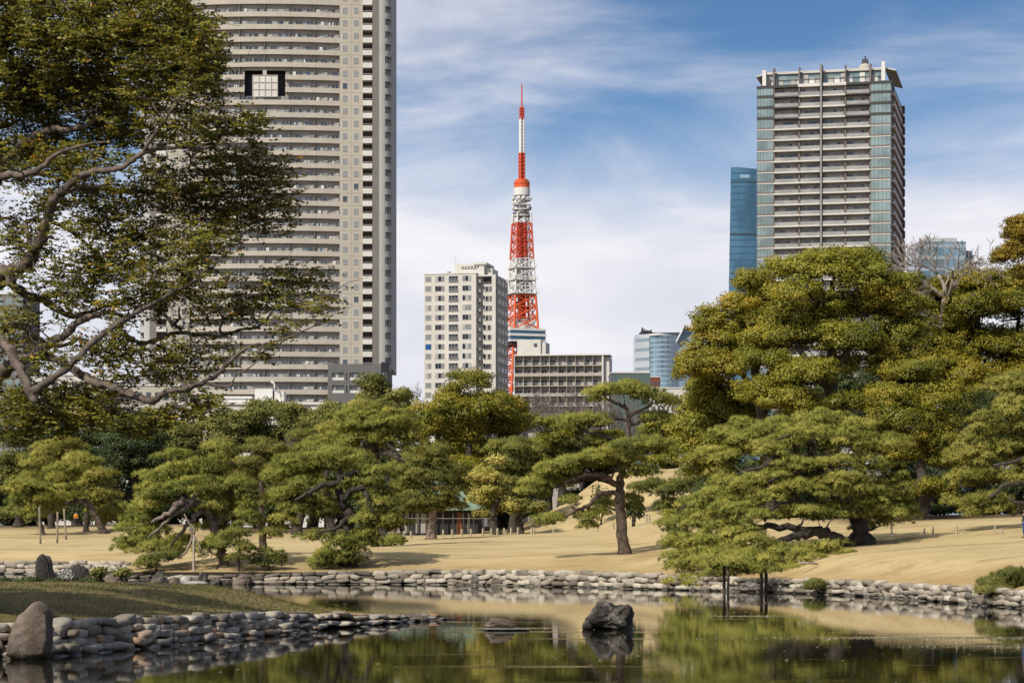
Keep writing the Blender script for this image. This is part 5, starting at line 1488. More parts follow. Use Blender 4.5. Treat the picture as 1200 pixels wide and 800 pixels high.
tree('pine_tree', 'yellowish pine entering from the right edge above the lawn', 148,
     [(1180, 458, 26, 13), (1165, 500, 28, 13), (1190, 480, 26, 14), (1146, 538, 26, 12), (1180, 528, 26, 13), (1203, 508, 24, 14), (1160, 560, 24, 11), (1131, 562, 17, 10), (1125, 590, 15, 9), (1158, 588, 22, 9), (1195, 562, 20, 13),
      (1140, 602, 12, 7), (1180, 598, 14, 7), (1152, 515, 20, 10), (1215, 540, 24, 14), (1225, 490, 26, 16), (1235, 460, 26, 14), (1245, 530, 24, 14), (1260, 500, 22, 14), (1200, 450, 22, 12), (1240, 570, 22, 12)],
     [[(1236, 640, 10), (1232, 600, 8.5), (1226, 560, 7), (1222, 520, 5), (1216, 480, 3)], [(1232, 596, 4.5, 0), (1212, 588, 3.8, -1.4), (1196, 590, 3, -2.4), (1182, 584, 2, -2.8)], [(1228, 572, 4, 0), (1200, 566, 3, -1.8), (1178, 568, 2.6, -2.8), (1160, 582, 1.6, -3)],
      [(1222, 530, 3, 0), (1190, 540, 2.5, -2), (1165, 545, 1.6, -2.4)]],
     1160, fol=M_pineyl, bark=M_barkdk, group=G1, tbias=-0.04)

DPC = lawn_D(408, 664, 160)
tree('pine_tree', 'gnarled dark-trunked pine with drooping tufts close to the far wall, left of centre', DPC,
     [(356, 545, 28, 11), (341, 560, 24, 11), (386, 543, 26, 11), (418, 545, 26, 11), (440, 560, 22, 12), (336, 583, 22, 11), (364, 573, 24, 10), (350, 600, 20, 9), (336, 612, 16, 7), (378, 598, 14, 8), (436, 590, 22, 11),
      (455, 602, 16, 9), (362, 630, 16, 6), (440, 612, 22, 10), (461, 618, 12, 7), (402, 640, 20, 12, -1.5), (386, 656, 17, 9, -1.7), (415, 652, 16, 10, -1.4), (375, 662, 12, 6, -1.5), (425, 632, 14, 8, -1.6), (400, 535, 22, 10), (372, 533, 20, 9),
      (428, 573, 16, 9), (352, 585, 18, 8), (390, 570, 14, 7, 1.5), (448, 580, 16, 9)],
     [[(408, 664, 9, 0), (412, 640, 7.5, 0), (411, 617, 7, 0), (408, 600, 6.5, -.2), (401, 585, 5.5, -.6), (397, 570, 4.5, -.9), (399, 553, 3, -.8)],
      [(403, 586, 4.5, -.5), (415, 572, 3.8, -1.6), (425, 571, 3, -2.2), (431, 585, 2.4, -2.6), (438, 600, 1.4, -2.6)], [(398, 568, 4, -.9), (381, 567, 3.4, -1.8), (362, 577, 2.6, -2.2), (346, 586, 1.5, -2.2)],
      [(408, 605, 3.5, -.2), (402, 612, 3, -1.4), (395, 618, 2.2, -2), (380, 622, 1.4, -2.2)], [(398, 560, 3, -.8), (420, 552, 2.2, -1), (440, 556, 1.4, -.8)]],
     410, fol=M_pine, bark=M_barkdk, group=G1, tbias=0.0)

DP2 = lawn_D(447, 640, 172)
tree('pine_tree', 'tall pine with a bright layered top behind the gnarled one, left of centre', DP2,
     [(440, 487, 30, 10, 0), (412, 491, 18, 8, -.5), (465, 490, 18, 8, 0), (405, 498, 17, 8, -1), (440, 502, 34, 9, -.8), (458, 514, 24, 9, -.5), (396, 512, 18, 9, -.6), (420, 518, 20, 8, -1.5), (474, 524, 16, 8, 0), (400, 530, 20, 9, -.4), (452, 494, 20, 9, -1.2), (425, 482, 16, 7, .6),
      (452, 641, 17, 6, -1), (462, 636, 10, 5, -1.2), (430, 505, 20, 8, 2), (470, 505, 16, 8, 2)],
     [[(447, 642, 9, 0), (447, 622, 8, 0), (446, 590, 7, 0), (442, 560, 6, 0), (440, 535, 5.5, 0), (440, 512, 4.2, 0), (438, 488, 2.6, 0)],
      [(441, 524, 4, 0), (427, 524, 3.4, -1.2), (419, 532, 2.6, -1.8), (413, 540, 1.5, -1.8)], [(441, 530, 4, 0), (454, 531, 3.6, -1.4), (465, 537, 2.8, -1.8), (474, 541, 1.6, -1.8)],
      [(441, 516, 3, 0), (455, 520, 2.6, -1.6), (470, 535, 1.6, -1.6)], [(440, 520, 3, 0), (430, 515, 2.6, -1.4), (422, 523, 1.8, -2)]],
     447, fol=M_pine, bark=M_barkdk, group=G1, tbias=0.08, back=0.2)

tree('pine_tree', 'dark bushy pine with a leaning trunk in front of the tea house', 226,
     [(492, 540, 24, 11), (511, 533, 22, 10), (500, 558, 30, 12), (524, 558, 18, 13), (481, 568, 20, 11), (520, 580, 20, 10), (496, 588, 20, 8), (535, 575, 9, 11), (470, 553, 16, 10), (505, 545, 22, 9), (478, 590, 14, 8), (530, 592, 10, 7), (512, 592, 16, 8), (488, 598, 12, 6)],
     [[(505, 614, 5.5), (507, 598, 5), (504, 582, 4.2), (500, 565, 3.5), (496, 545, 2.2)]], 505, fol=M_pinedk, bark=M_barklt, group=G1, tbias=0.05)

DPL = lawn_D(262, 664, 162)
tree('pine_tree', 'wide leaning pine with bare silvery limbs drooping towards the left bank', DPL,
     [(208, 538, 18, 8, 1.5), (254, 532, 17, 11, 1.5), (230, 550, 30, 11, 0), (192, 560, 24, 11), (176, 572, 14, 9), (212, 576, 28, 11, -1.5), (255, 568, 26, 12), (284, 575, 22, 12), (296, 590, 16, 10), (245, 592, 22, 11, -.5), (168, 598, 18, 10), (160, 610, 18, 9), (150, 622, 16, 9), (148, 640, 16, 10),
      (172, 640, 22, 12), (195, 648, 20, 9), (272, 605, 18, 11), (250, 620, 17, 8, .8), (242, 645, 16, 8, -1), (256, 636, 14, 8, -1.2), (286, 610, 14, 9), (180, 585, 16, 8), (236, 570, 20, 9, -1.2), (180, 625, 16, 9, .5), (205, 636, 12, 7, .4), (270, 590, 18, 10, .8)],
     [[(262, 664, 7, 0), (261, 648, 6, 0), (253, 622, 5.6, -.2), (246, 604, 5, -.5), (236, 592, 4, -.9), (224, 586, 3, -1.2)],
      [(232, 590, 4, -1), (222, 588, 4.2, -1.6), (209, 590, 3.8, -2.4), (198, 601, 3.2, -2.8), (178, 612, 1.8, -3)], [(224, 588, 3.2, -1.5), (214, 596, 2.8, -2.2), (200, 606, 2.4, -2.6), (190, 616, 2, -2.8), (174, 630, 1.2, -2.8)],
      [(224, 587, 3, -1.5), (229, 580, 2.6, -1.6), (238, 574, 1.8, -1.4)], [(240, 596, 3.5, -.8), (228, 606, 3, -1.4), (218, 616, 2.4, -1.6), (204, 634, 1.5, -1.8)], [(252, 615, 3.2, 0), (262, 605, 2.6, -.4), (274, 600, 1.6, -.4)]],
     230, fol=M_pine, bark=M_barklt, group=G1, tbias=0.05)

DPU = lawn_D(308, 646, 172)
tree('pine_tree', 'slim upright pine with a flat layered crown right of the silvery limbed pine', DPU,
     [(306, 530, 22, 9, 0), (290, 545, 16, 7, -.6), (316, 556, 14, 9, -.6), (304, 522, 14, 6, 0), (320, 540, 10, 7, .4), (318, 627, 11, 5, -.5), (296, 560, 14, 8, .6), (325, 570, 10, 7), (310, 590, 14, 7), (300, 612, 10, 5)],
     [[(308, 647, 4.8), (308, 625, 4), (307, 600, 3.6), (306, 575, 3.2), (305, 550, 2.6), (304, 532, 1.8)]], 308, fol=M_pinedk, bark=M_bark, group=G1, tbias=0.12, back=0.3)

tree('pine_tree', 'bent pine with a nearly horizontal trunk resting on thin props at the far left', 247,
     [(96, 541, 17, 8, 0), (76, 553, 17, 8, -.5), (73, 567, 14, 9, -.8), (72, 582, 16, 9, -1), (58, 596, 14, 8, -1), (88, 547, 14, 8, -1), (64, 580, 11, 7, .8), (84, 562, 12, 8, .6)],
     [[(122, 624, 4.8), (115, 610, 4.4), (107, 596, 4), (101, 588, 3.6), (92, 587, 3.2), (82, 589, 2.6), (70, 590, 1.5)], [(92, 587, 2.6, 0), (82, 578, 2.2, -.6), (79, 563, 1.8, -.5), (88, 552, 1.2, -.2)]],
     96, fol=M_pine, bark=M_bark, group=G1, tbias=0.10, back=0.2)
tree('pine_tree', 'small propped pine with drooping tufts leftmost on the far left lawn', 243,
     [(30, 590, 15, 10), (42, 573, 17, 8), (22, 578, 12, 8), (52, 588, 10, 7), (38, 604, 10, 6), (28, 568, 12, 7)],
     [[(50, 625, 3.6), (46, 610, 3.0), (43, 597, 2.6), (38, 585, 1.7)]], 42, fol=M_pine, bark=M_bark, group=G1, tbias=0.02)
tree('pine_tree', 'pale grey green pine with a straight dark trunk right of the bent pine', 253,
     [(112, 560, 19, 9), (107, 573, 14, 8), (120, 583, 16, 8), (127, 593, 14, 7), (118, 601, 18, 7), (100, 555, 14, 8), (130, 605, 12, 6), (96, 585, 10, 7)],
     [[(101, 622, 3.6), (101, 605, 3.2), (103, 590, 2.6), (108, 570, 1.6)]], 104, fol=M_pineyl, bark=M_barkdk, group=G1)
tree('pine_tree', 'yellowish bushy pine behind the propped pines at the far left', 262,
     [(58, 528, 18, 9), (45, 545, 18, 9), (72, 535, 16, 8), (85, 525, 13, 7), (55, 560, 18, 9), (36, 560, 14, 8), (66, 548, 14, 8), (75, 520, 11, 6)],
     [[(60, 622, 4.2), (60, 600, 3.6), (60, 575, 3), (62, 545, 2)]], 61, fol=M_pineyl, bark=M_barkdk, group=G1)
DS = lawn_D(280, 676, 159)
tree('young_pine', 'young thin-stemmed pine with two small tufts near the left bank', DS,
     [(280, 630, 13, 8, 0), (284, 644, 11, 7, -.3), (272, 640, 8, 6, .3), (276, 655, 6, 4, -.2)], [[(280, 677, 1.6), (280, 660, 1.4), (281, 640, 1.1), (280, 628, .8)]], 280, fol=M_pinedk, bark=M_bark, back=0, tbias=0.08)
DS = lawn_D(315, 668, 159)
tree('pine_bush', 'low round pine bush on the bank right of the young pine', DS,
     [(315, 655, 14, 9, 0), (308, 661, 9, 6, -.3), (322, 660, 9, 6, .2)], [[(315, 670, 1.6), (315, 662, 1.3), (315, 654, .9)]], 315, fol=M_pinedk, bark=M_bark, cat='bush', back=0)
DS = lawn_D(185, 676, 159)
tree('pine_bush', 'low spiky pine bush on the bank below the drooping silvery limbs', DS,
     [(181, 660, 15, 9, 0), (193, 654, 11, 7, .2), (172, 664, 9, 6, -.2), (205, 652, 8, 5, .2)], [[(183, 676, 1.8), (183, 667, 1.5), (182, 660, 1)]], 185, fol=M_pinedk, bark=M_bark, cat='bush', back=0)

# pine and clipped shrubs at the foot of the grassy hill
DH = lawn_D(770, 600, 222)
tree('pine_tree', 'low dark spreading pine at the foot of the grassy hill, right of the lone pine', DH,
     [(768, 572, 17, 7), (793, 570, 16, 7), (780, 578, 17, 7), (750, 574, 10, 6), (810, 576, 12, 6), (786, 592, 12, 6)],
     [[(778, 604, 3), (778, 590, 2.6), (777, 575, 1.8)]], 770, fol=M_pinedk, bark=M_barkdk, group='trees at the grassy hill')

# ------------------------------------------------------------------ big evergreens at the right
G2 = 'big evergreen trees on the right'
DG = dict(kind='broad', group=G2, bark=M_barkdk)
tree('camphor_tree', 'tall olive evergreen reaching out leftmost of the right hand grove', 190,
     [(820, 400, 20, 12), (842, 376, 22, 12), (866, 352, 22, 13), (890, 336, 22, 12), (850, 400, 26, 14), (880, 378, 28, 15), (830, 425, 24, 13), (860, 440, 28, 15), (815, 442, 16, 11), (902, 360, 26, 15), (910, 400, 28, 17), (888, 420, 28, 15), (800, 420, 10, 8)],
     [[(905, 625, 9), (900, 560, 8), (893, 500, 7), (888, 450, 5.5), (882, 410, 4), (876, 375, 2.5)], [(892, 480, 4.5), (870, 440, 3.6), (850, 415, 2.8), (828, 402, 1.6)], [(889, 460, 4), (912, 420, 3.2), (906, 380, 2)]],
     2870, fol=M_camph, tbias=0.14, **DG)
tree('camphor_tree', 'broad domed camphor topping the grove below the balconied tower', 185,
     [(950, 306, 22, 11), (985, 299, 26, 11), (1015, 304, 24, 11), (930, 325, 26, 13), (968, 325, 32, 15), (1010, 330, 30, 15), (1040, 330, 18, 12), (940, 360, 32, 17), (985, 365, 34, 17), (1025, 365, 28, 16), (920, 395, 32, 17), (960, 405, 32, 17), (1005, 402, 32, 17), (900, 430, 28, 17), (945, 440, 32, 17), (990, 440, 28, 15), (930, 470, 32, 15), (1056, 338, 20, 12), (1066, 358, 22, 14), (1045, 368, 20, 13), (1068, 388, 22, 14), (1045, 400, 22, 14), (1035, 435, 24, 14), (905, 455, 26, 14), (1020, 465, 26, 14), (980, 475, 26, 12)],
     [[(982, 625, 10), (980, 560, 9), (976, 490, 8), (975, 430, 6), (974, 380, 4.5), (975, 330, 2.5)], [(976, 470, 5), (950, 430, 4), (930, 395, 3), (922, 360, 1.8)], [(975, 440, 5), (1000, 400, 3.8), (1015, 360, 2.6), (1018, 325, 1.5)]],
     2980, fol=M_camphyl, tbias=0.08, **DG)
tree('evergreen_tree', 'yellow green bushy evergreen between the grassy hill and the domed pine', 196,
     [(832, 470, 28, 17), (812, 500, 22, 17), (845, 500, 28, 18), (822, 530, 22, 15), (870, 480, 24, 15), (850, 540, 22, 13), (815, 470, 14, 12), (800, 520, 12, 10), (838, 555, 18, 10), (860, 520, 20, 14), (838, 446, 20, 13, -1), (862, 456, 22, 13, -1), (824, 458, 16, 12, -1), (880, 500, 22, 14), (806, 545, 14, 9)],
     [[(845, 600, 6), (842, 570, 5.2), (840, 530, 4.2), (838, 490, 2.8)]], 2830, fol=M_camphyl, **DG)
tree('evergreen_tree', 'bright green layered evergreen between the domed pine and the right edge pine', 172,
     [(1075, 440, 30, 12), (1050, 465, 28, 14), (1100, 470, 30, 16), (1060, 500, 30, 16), (1106, 505, 26, 16), (1078, 535, 30, 15), (1108, 545, 20, 14), (1050, 540, 22, 14), (1086, 568, 24, 11), (1040, 490, 18, 12)],
     [[(1085, 625, 8), (1084, 590, 7), (1080, 550, 6), (1078, 500, 4.6), (1076, 455, 2.6)], [(1082, 540, 4), (1100, 510, 3.2), (1105, 480, 2)]], 3075, fol=M_camph, tbias=0.08, **DG)
tree('camphor_tree', 'wide dark camphor filling the upper right behind the bare tree', 200,
     [(1112, 335, 26, 13), (1150, 326, 28, 13), (1190, 330, 28, 13), (1108, 365, 30, 15), (1150, 360, 34, 17), (1190, 370, 30, 17), (1105, 400, 30, 15), (1140, 400, 32, 17), (1180, 410, 32, 18), (1130, 435, 32, 15), (1170, 450, 32, 17), (1205, 440, 28, 17), (1225, 390, 30, 18), (1225, 345, 26, 15), (1060, 390, 22, 13), (1055, 420, 24, 13), (1085, 345, 22, 12), (1070, 365, 24, 13), (1085, 395, 24, 13), (1120, 465, 28, 14), (1150, 480, 30, 16), (1100, 440, 26, 14), (1050, 355, 18, 12)],
     [[(1150, 625, 10), (1150, 560, 9), (1148, 500, 8), (1145, 440, 6), (1145, 390, 4.4), (1146, 340, 2.5)], [(1147, 470, 5), (1180, 430, 4), (1192, 390, 2.6), (1196, 350, 1.6)], [(1146, 460, 4.5), (1120, 420, 3.5), (1112, 380, 2)]],
     3140, fol=M_camph, tbias=0.08, **DG)
tree('bronze_tree', 'bronze tinted tree top leaning in at the upper right corner of the grove', 178,
     [(1197, 273, 15, 12), (1186, 294, 15, 10), (1207, 300, 18, 15), (1177, 308, 10, 8), (1222, 272, 22, 16), (1232, 305, 22, 16), (1225, 335, 24, 16), (1240, 360, 24, 18)],
     [[(1250, 635, 8), (1248, 560, 7), (1244, 480, 6), (1238, 400, 5), (1228, 340, 3.6), (1215, 295, 2)]], 3195, fol=M_brown, kind='broad', group=G2, bark=M_barkdk)
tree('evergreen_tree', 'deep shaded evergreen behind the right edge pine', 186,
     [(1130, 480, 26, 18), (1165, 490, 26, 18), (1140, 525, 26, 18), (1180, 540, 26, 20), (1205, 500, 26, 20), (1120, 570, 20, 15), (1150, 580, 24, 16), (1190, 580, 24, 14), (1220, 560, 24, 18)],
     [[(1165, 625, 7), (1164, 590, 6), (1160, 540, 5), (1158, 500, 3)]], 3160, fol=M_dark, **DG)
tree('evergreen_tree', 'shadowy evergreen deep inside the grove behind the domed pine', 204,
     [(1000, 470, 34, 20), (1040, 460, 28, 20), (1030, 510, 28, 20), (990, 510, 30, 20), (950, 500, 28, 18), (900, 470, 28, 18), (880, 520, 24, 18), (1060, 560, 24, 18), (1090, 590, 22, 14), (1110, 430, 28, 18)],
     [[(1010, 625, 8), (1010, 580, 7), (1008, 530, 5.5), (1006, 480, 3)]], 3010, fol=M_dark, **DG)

# ------------------------------------------------------------------ background wood
def auto_tree(name, label, x, ytop, ybot, hw, D, seed, fol, kind='broad', group='trees of the wood behind the lawn', n=None, dens=1.0, tbias=0.0, bark=None, lob=0.36):
    rng = np.random.default_rng(seed)
    n = n or max(8, int(0.34 * hw * 0.9))
    H = ybot - ytop
    pads = []
    for i in range(n):
        t = (i + 0.5) / n
        y = ytop + H * (0.10 + 0.82 * t)
        w = hw * math.sqrt(max(0.02, 1 - (1 - min(1, (y - ytop) / (H * 0.62))) ** 2)) * (1 - 0.25 * max(0, t - 0.7) / 0.3)
        x_ = x + rng.uniform(-1, 1) * max(0, w - hw * lob * 0.55)
        rx = hw * lob * rng.uniform(0.75, 1.2)
        pads.append((x_, y, rx, rx * (0.55 if kind == 'broad' else 0.42)))
    pads.append((x + rng.uniform(-.2, .2) * hw, ytop + hw * lob * 0.5, hw * lob, hw * lob * 0.5))
    b = bark or M_barkdk
    tr = [(x + rng.uniform(-4, 4), 640, 3.2 + hw * 0.06), (x + rng.uniform(-4, 4), ybot - H * 0.1, 2.8 + hw * 0.05), (x + rng.uniform(-6, 6), ybot - H * 0.5, 2 + hw * .03), (x, ytop + H * 0.2, 1.2)]
    return tree(name, label, D, pads, [tr], seed, kind, fol, b, group, dens, tbias, spread=hw * D / F * 0.75, twigs=1, back=0.25)

wood = [
    # name, label, x, ytop, ybot, hw, D, fol, kind, tint
    ('evergreen_tree', 'olive evergreen whose round top stands before the foot of the tall beige tower', 438, 445, 560, 38, 330, M_olive, 'broad', .05),
    ('evergreen_tree', 'greyish thin-leaved evergreen below the beige block, left of the big green crown', 478, 460, 560, 24, 325, M_olive, 'broad', -.05),
    ('evergreen_tree', 'olive evergreen left of the round top before the tall tower', 388, 470, 580, 40, 320, M_olive, 'broad', 0),
    ('evergreen_tree', 'dull olive evergreen under the low white building', 330, 472, 590, 42, 315, M_olive, 'broad', 0),
    ('evergreen_tree', 'bushy olive evergreen below the left end of the low white building', 280, 478, 590, 44, 312, M_olive, 'broad', -.02),
    ('evergreen_tree', 'dim olive evergreen above the silvery limbed pine', 226, 495, 590, 42, 300, M_olive, 'broad', -.1),
    ('evergreen_tree', 'dark broad evergreen in shade behind the leftmost lawn pines', 150, 490, 618, 48, 285, M_dark, 'broad', 0),
    ('evergreen_tree', 'blackish shaded evergreen left of the silvery limbed pine', 120, 520, 622, 36, 292, M_dark, 'broad', -.1),
    ('evergreen_tree', 'grey green evergreen at the left edge above the propped pines', 24, 512, 600, 38, 268, M_olive, 'broad', -.12),
    ('evergreen_tree', 'dark evergreen hidden under the foreground boughs at the left edge', 60, 490, 610, 46, 298, M_dark, 'broad', 0),
    ('evergreen_tree', 'dark evergreen beside the left margin of the wood', -30, 500, 620, 50, 290, M_dark, 'broad', 0),
    ('pine_tree', 'pale layered pine in the wood above the wide leaning pine', 262, 520, 600, 30, 262, M_pineyl, 'pine', -.05),
    ('pine_tree', 'dull pine in the wood between the two lawn pine groups', 350, 508, 600, 36, 258, M_pinedk, 'pine', 0),
    ('pine_tree', 'feathery pine in the wood left of the bright layered pine top', 385, 500, 600, 30, 250, M_pineyl, 'pine', -.08),
    ('camphor_tree', 'large bright green camphor crown under the beige block', 547, 448, 595, 62, 268, M_camph, 'broad', .08),
    ('camphor_tree', 'green camphor shoulder right of the large bright crown', 606, 482, 590, 40, 272, M_camph, 'broad', 0),
    ('camphor_tree', 'green camphor shoulder left of the large bright crown', 497, 490, 590, 36, 266, M_camph, 'broad', 0.03),
    ('pine_tree', 'wide tiered pine spreading right above the tea house garden', 604, 515, 590, 40, 254, M_pinedk, 'pine', 0.02),
    ('willow_tree', 'pale yellow green drooping tree hiding the right half of the tea house', 580, 545, 612, 30, 243, M_willow, 'broad', 0.05),
    ('bush', 'light green bush at the right end of the tea house', 612, 572, 612, 22, 244, M_olive, 'broad', 0.12),
    ('evergreen_tree', 'ochre tinged evergreen just behind the tea house roof', 548, 530, 600, 22, 276, M_brown, 'broad', -.1),
    ('evergreen_tree', 'green evergreen at the back of the grassy hill, left side', 660, 490, 560, 34, 312, M_olive, 'broad', 0),
    ('evergreen_tree', 'dark evergreen at the back of the grassy hill behind the lone pine', 715, 500, 560, 34, 316, M_camph, 'broad', -.1),
    ('evergreen_tree', 'yellow green evergreen at the back of the hill, right of the lone pine top', 783, 482, 560, 30, 300, M_camphyl, 'broad', -.05),
    ('evergreen_tree', 'low evergreen behind the hill crest by the stone steps', 765, 520, 565, 26, 305, M_camph, 'broad', -.05),
    ('evergreen_tree', 'olive evergreen crown just left of the beige block foot', 462, 468, 575, 40, 305, M_olive, 'broad', .05),
    ('camphor_tree', 'bright camphor shoulder directly under the gap right of the beige block', 588, 462, 575, 44, 285, M_camph, 'broad', .05),
    ('camphor_tree', 'bright camphor shoulder left of the big crown under the beige block', 515, 462, 575, 42, 280, M_camph, 'broad', .08),
    ('evergreen_tree', 'olive evergreen whose top touches the roof line of the low white building', 305, 476, 575, 46, 325, M_olive, 'broad', .05),
    ('evergreen_tree', 'olive evergreen right of the low white building under the podium', 370, 478, 575, 46, 330, M_olive, 'broad', .08),
    ('evergreen_tree', 'olive evergreen under the long bough of the foreground tree', 245, 484, 580, 46, 322, M_olive, 'broad', -.02),
    ('evergreen_tree', 'dim evergreen in the wood under the foreground tree, near the lowest bough', 180, 480, 585, 46, 318, M_olive, 'broad', -.12),
    ('evergreen_tree', 'dim evergreen in the wood at far left, top hidden by foreground leaves', 90, 478, 590, 50, 314, M_dark, 'broad', .1),
    ('evergreen_tree', 'green evergreen behind the two bare trees, left of the lone pine top', 645, 500, 575, 38, 300, M_camph, 'broad', -.05),
    ('evergreen_tree', 'dark evergreen low in the wood behind the silvery limbed pine', 200, 540, 616, 40, 296, M_dark, 'broad', .1),
    ('evergreen_tree', 'dark evergreen low in the wood behind the slim upright pine', 320, 545, 614, 40, 296, M_dark, 'broad', .15),
    ('evergreen_tree', 'dark evergreen low in the wood behind the gnarled pine', 400, 540, 612, 40, 292, M_dark, 'broad', .15),
    ('evergreen_tree', 'dark evergreen low in the wood behind the tall bright topped pine', 465, 535, 608, 40, 290, M_dark, 'broad', .15),
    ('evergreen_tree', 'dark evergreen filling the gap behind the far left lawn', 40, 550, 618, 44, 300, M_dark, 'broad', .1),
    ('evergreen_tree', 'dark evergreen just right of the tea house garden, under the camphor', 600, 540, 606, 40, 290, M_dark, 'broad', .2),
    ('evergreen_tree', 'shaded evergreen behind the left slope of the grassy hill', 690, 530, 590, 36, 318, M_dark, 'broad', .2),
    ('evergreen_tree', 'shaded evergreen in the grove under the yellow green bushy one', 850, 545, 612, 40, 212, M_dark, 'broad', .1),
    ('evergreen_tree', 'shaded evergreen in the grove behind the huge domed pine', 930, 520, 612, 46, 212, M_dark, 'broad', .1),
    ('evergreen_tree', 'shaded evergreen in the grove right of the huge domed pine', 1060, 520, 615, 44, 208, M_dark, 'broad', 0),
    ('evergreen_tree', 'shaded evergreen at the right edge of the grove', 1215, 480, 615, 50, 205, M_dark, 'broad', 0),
]
for i, w_ in enumerate(wood):
    auto_tree(w_[0], w_[1], w_[2], w_[3], w_[4], w_[5], w_[6], 500 + i * 7, w_[7], w_[8], tbias=w_[9])

# clipped hedges and shrubs
def shrub(name, label, x, y, rx, ry, D, seed, fol, n=6, leafk=0.8, kind='broad', zsnap=True, group=None, sc=None, tbias=0.0, cat='shrub'):
    rng = np.random.default_rng(seed)
    c = P(x, y, D); u_ = D / F
    gz_ = gz(c.x, c.y) if zsnap else c.z - ry * u_
    base = np.array([c.x, c.y, gz_])
    root = empty(name, tuple(base)); tag(root, label, cat, group)
    H = max(0.25, c.z + ry * u_ - gz_)
    lobes = []
    for i in range(n):
        xx = rng.uniform(-.62, .62) * rx * u_; yy = rng.uniform(-.5, .5) * rx * u_ * 0.7
        rr_ = rx * u_ * rng.uniform(0.35, 0.5)
        lobes.append((c.x + xx, c.y + yy, gz_ + H * rng.uniform(0.35, 0.62), rr_, rr_ * .9, H * rng.uniform(0.3, 0.4)))
    s_ = sc or D / 155.0
    V_, F_, T_, K_ = (broad_crown(rng, lobes, s_, 1.0, tbias, leafk) if kind == 'broad' else pine_crown(rng, lobes, s_, 1.2, tbias))
    link_mesh('foliage', np_mesh('foliage', V_ - base[None], [F_], fol, T_, cn=K_), root)
    tb = TB()
    for lb in lobes:
        tb.add([(c.x + rng.normal() * .08, c.y + rng.normal() * .08, gz_ - .1), ((c.x + lb[0]) / 2, (c.y + lb[1]) / 2, gz_ + H * .25), (lb[0], lb[1], lb[2])], [0.035 * s_ + .01, 0.025 * s_ + .006, .008], 4)
    tb.build('stem', M_barkdk, root, base)
    return root
shrub('shrub', 'yellowish clipped shrub at the end of the lawn right of the lone pine', 785, 606, 13, 8, 232, 1, M_camphyl)
shrub('shrub', 'round olive shrub overhanging the stone wall at the right edge, spreading left half', 1163, 690, 20, 14, 101.5, 2, M_olive, 7, kind='pine', tbias=.1, zsnap=False)
shrub('shrub', 'dark green round shrub above the stone wall in the right corner', 1187, 681, 20, 18, 102, 3, M_pinedk, 8, kind='pine', zsnap=False)
shrub('shrub', 'dark clipped shrub on the slope of the grassy hill below the steps', 818, 560, 16, 8, 246, 4, M_pinedk, 5, kind='pine')
shrub('shrub', 'grey green shrub on the hill foot behind the lone pine trunk', 742, 592, 13, 9, 228, 5, M_dark, 5)
shrub('shrub', 'small dark shrub on the hill slope left of the lone pine trunk', 705, 578, 9, 8, 244, 6, M_dark, 4)
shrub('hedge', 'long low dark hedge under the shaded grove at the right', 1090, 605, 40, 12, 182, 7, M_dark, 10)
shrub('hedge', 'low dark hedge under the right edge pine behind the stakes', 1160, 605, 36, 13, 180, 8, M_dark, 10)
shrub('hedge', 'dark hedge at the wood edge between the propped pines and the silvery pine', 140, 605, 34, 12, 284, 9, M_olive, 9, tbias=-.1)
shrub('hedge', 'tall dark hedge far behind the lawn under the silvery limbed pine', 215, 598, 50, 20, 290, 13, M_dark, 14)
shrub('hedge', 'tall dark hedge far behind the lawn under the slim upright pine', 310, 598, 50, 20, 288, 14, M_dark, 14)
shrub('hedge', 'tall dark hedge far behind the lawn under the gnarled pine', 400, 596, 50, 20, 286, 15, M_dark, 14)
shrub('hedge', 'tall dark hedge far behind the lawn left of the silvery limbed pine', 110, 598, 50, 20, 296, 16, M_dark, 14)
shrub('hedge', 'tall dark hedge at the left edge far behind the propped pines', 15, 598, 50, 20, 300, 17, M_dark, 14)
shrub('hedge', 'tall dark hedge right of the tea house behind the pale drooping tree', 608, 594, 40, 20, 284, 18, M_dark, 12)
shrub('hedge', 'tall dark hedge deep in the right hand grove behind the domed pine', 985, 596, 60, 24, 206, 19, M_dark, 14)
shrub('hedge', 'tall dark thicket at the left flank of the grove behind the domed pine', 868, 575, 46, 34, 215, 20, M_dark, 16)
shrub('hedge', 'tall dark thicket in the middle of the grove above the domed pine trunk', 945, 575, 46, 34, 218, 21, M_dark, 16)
shrub('hedge', 'tall dark thicket between the domed pine and the right edge pine', 1085, 590, 44, 28, 204, 22, M_dark, 14)
shrub('hedge', 'low green hedge behind the leftmost lawn pines', 25, 607, 40, 12, 282, 10, M_olive, 9, tbias=-.1)
shrub('shrub', 'small green tuft growing from the far wall below the water props', 958, 686, 7, 7, 125, 12, M_pinedk, 4, kind='pine', zsnap=False)

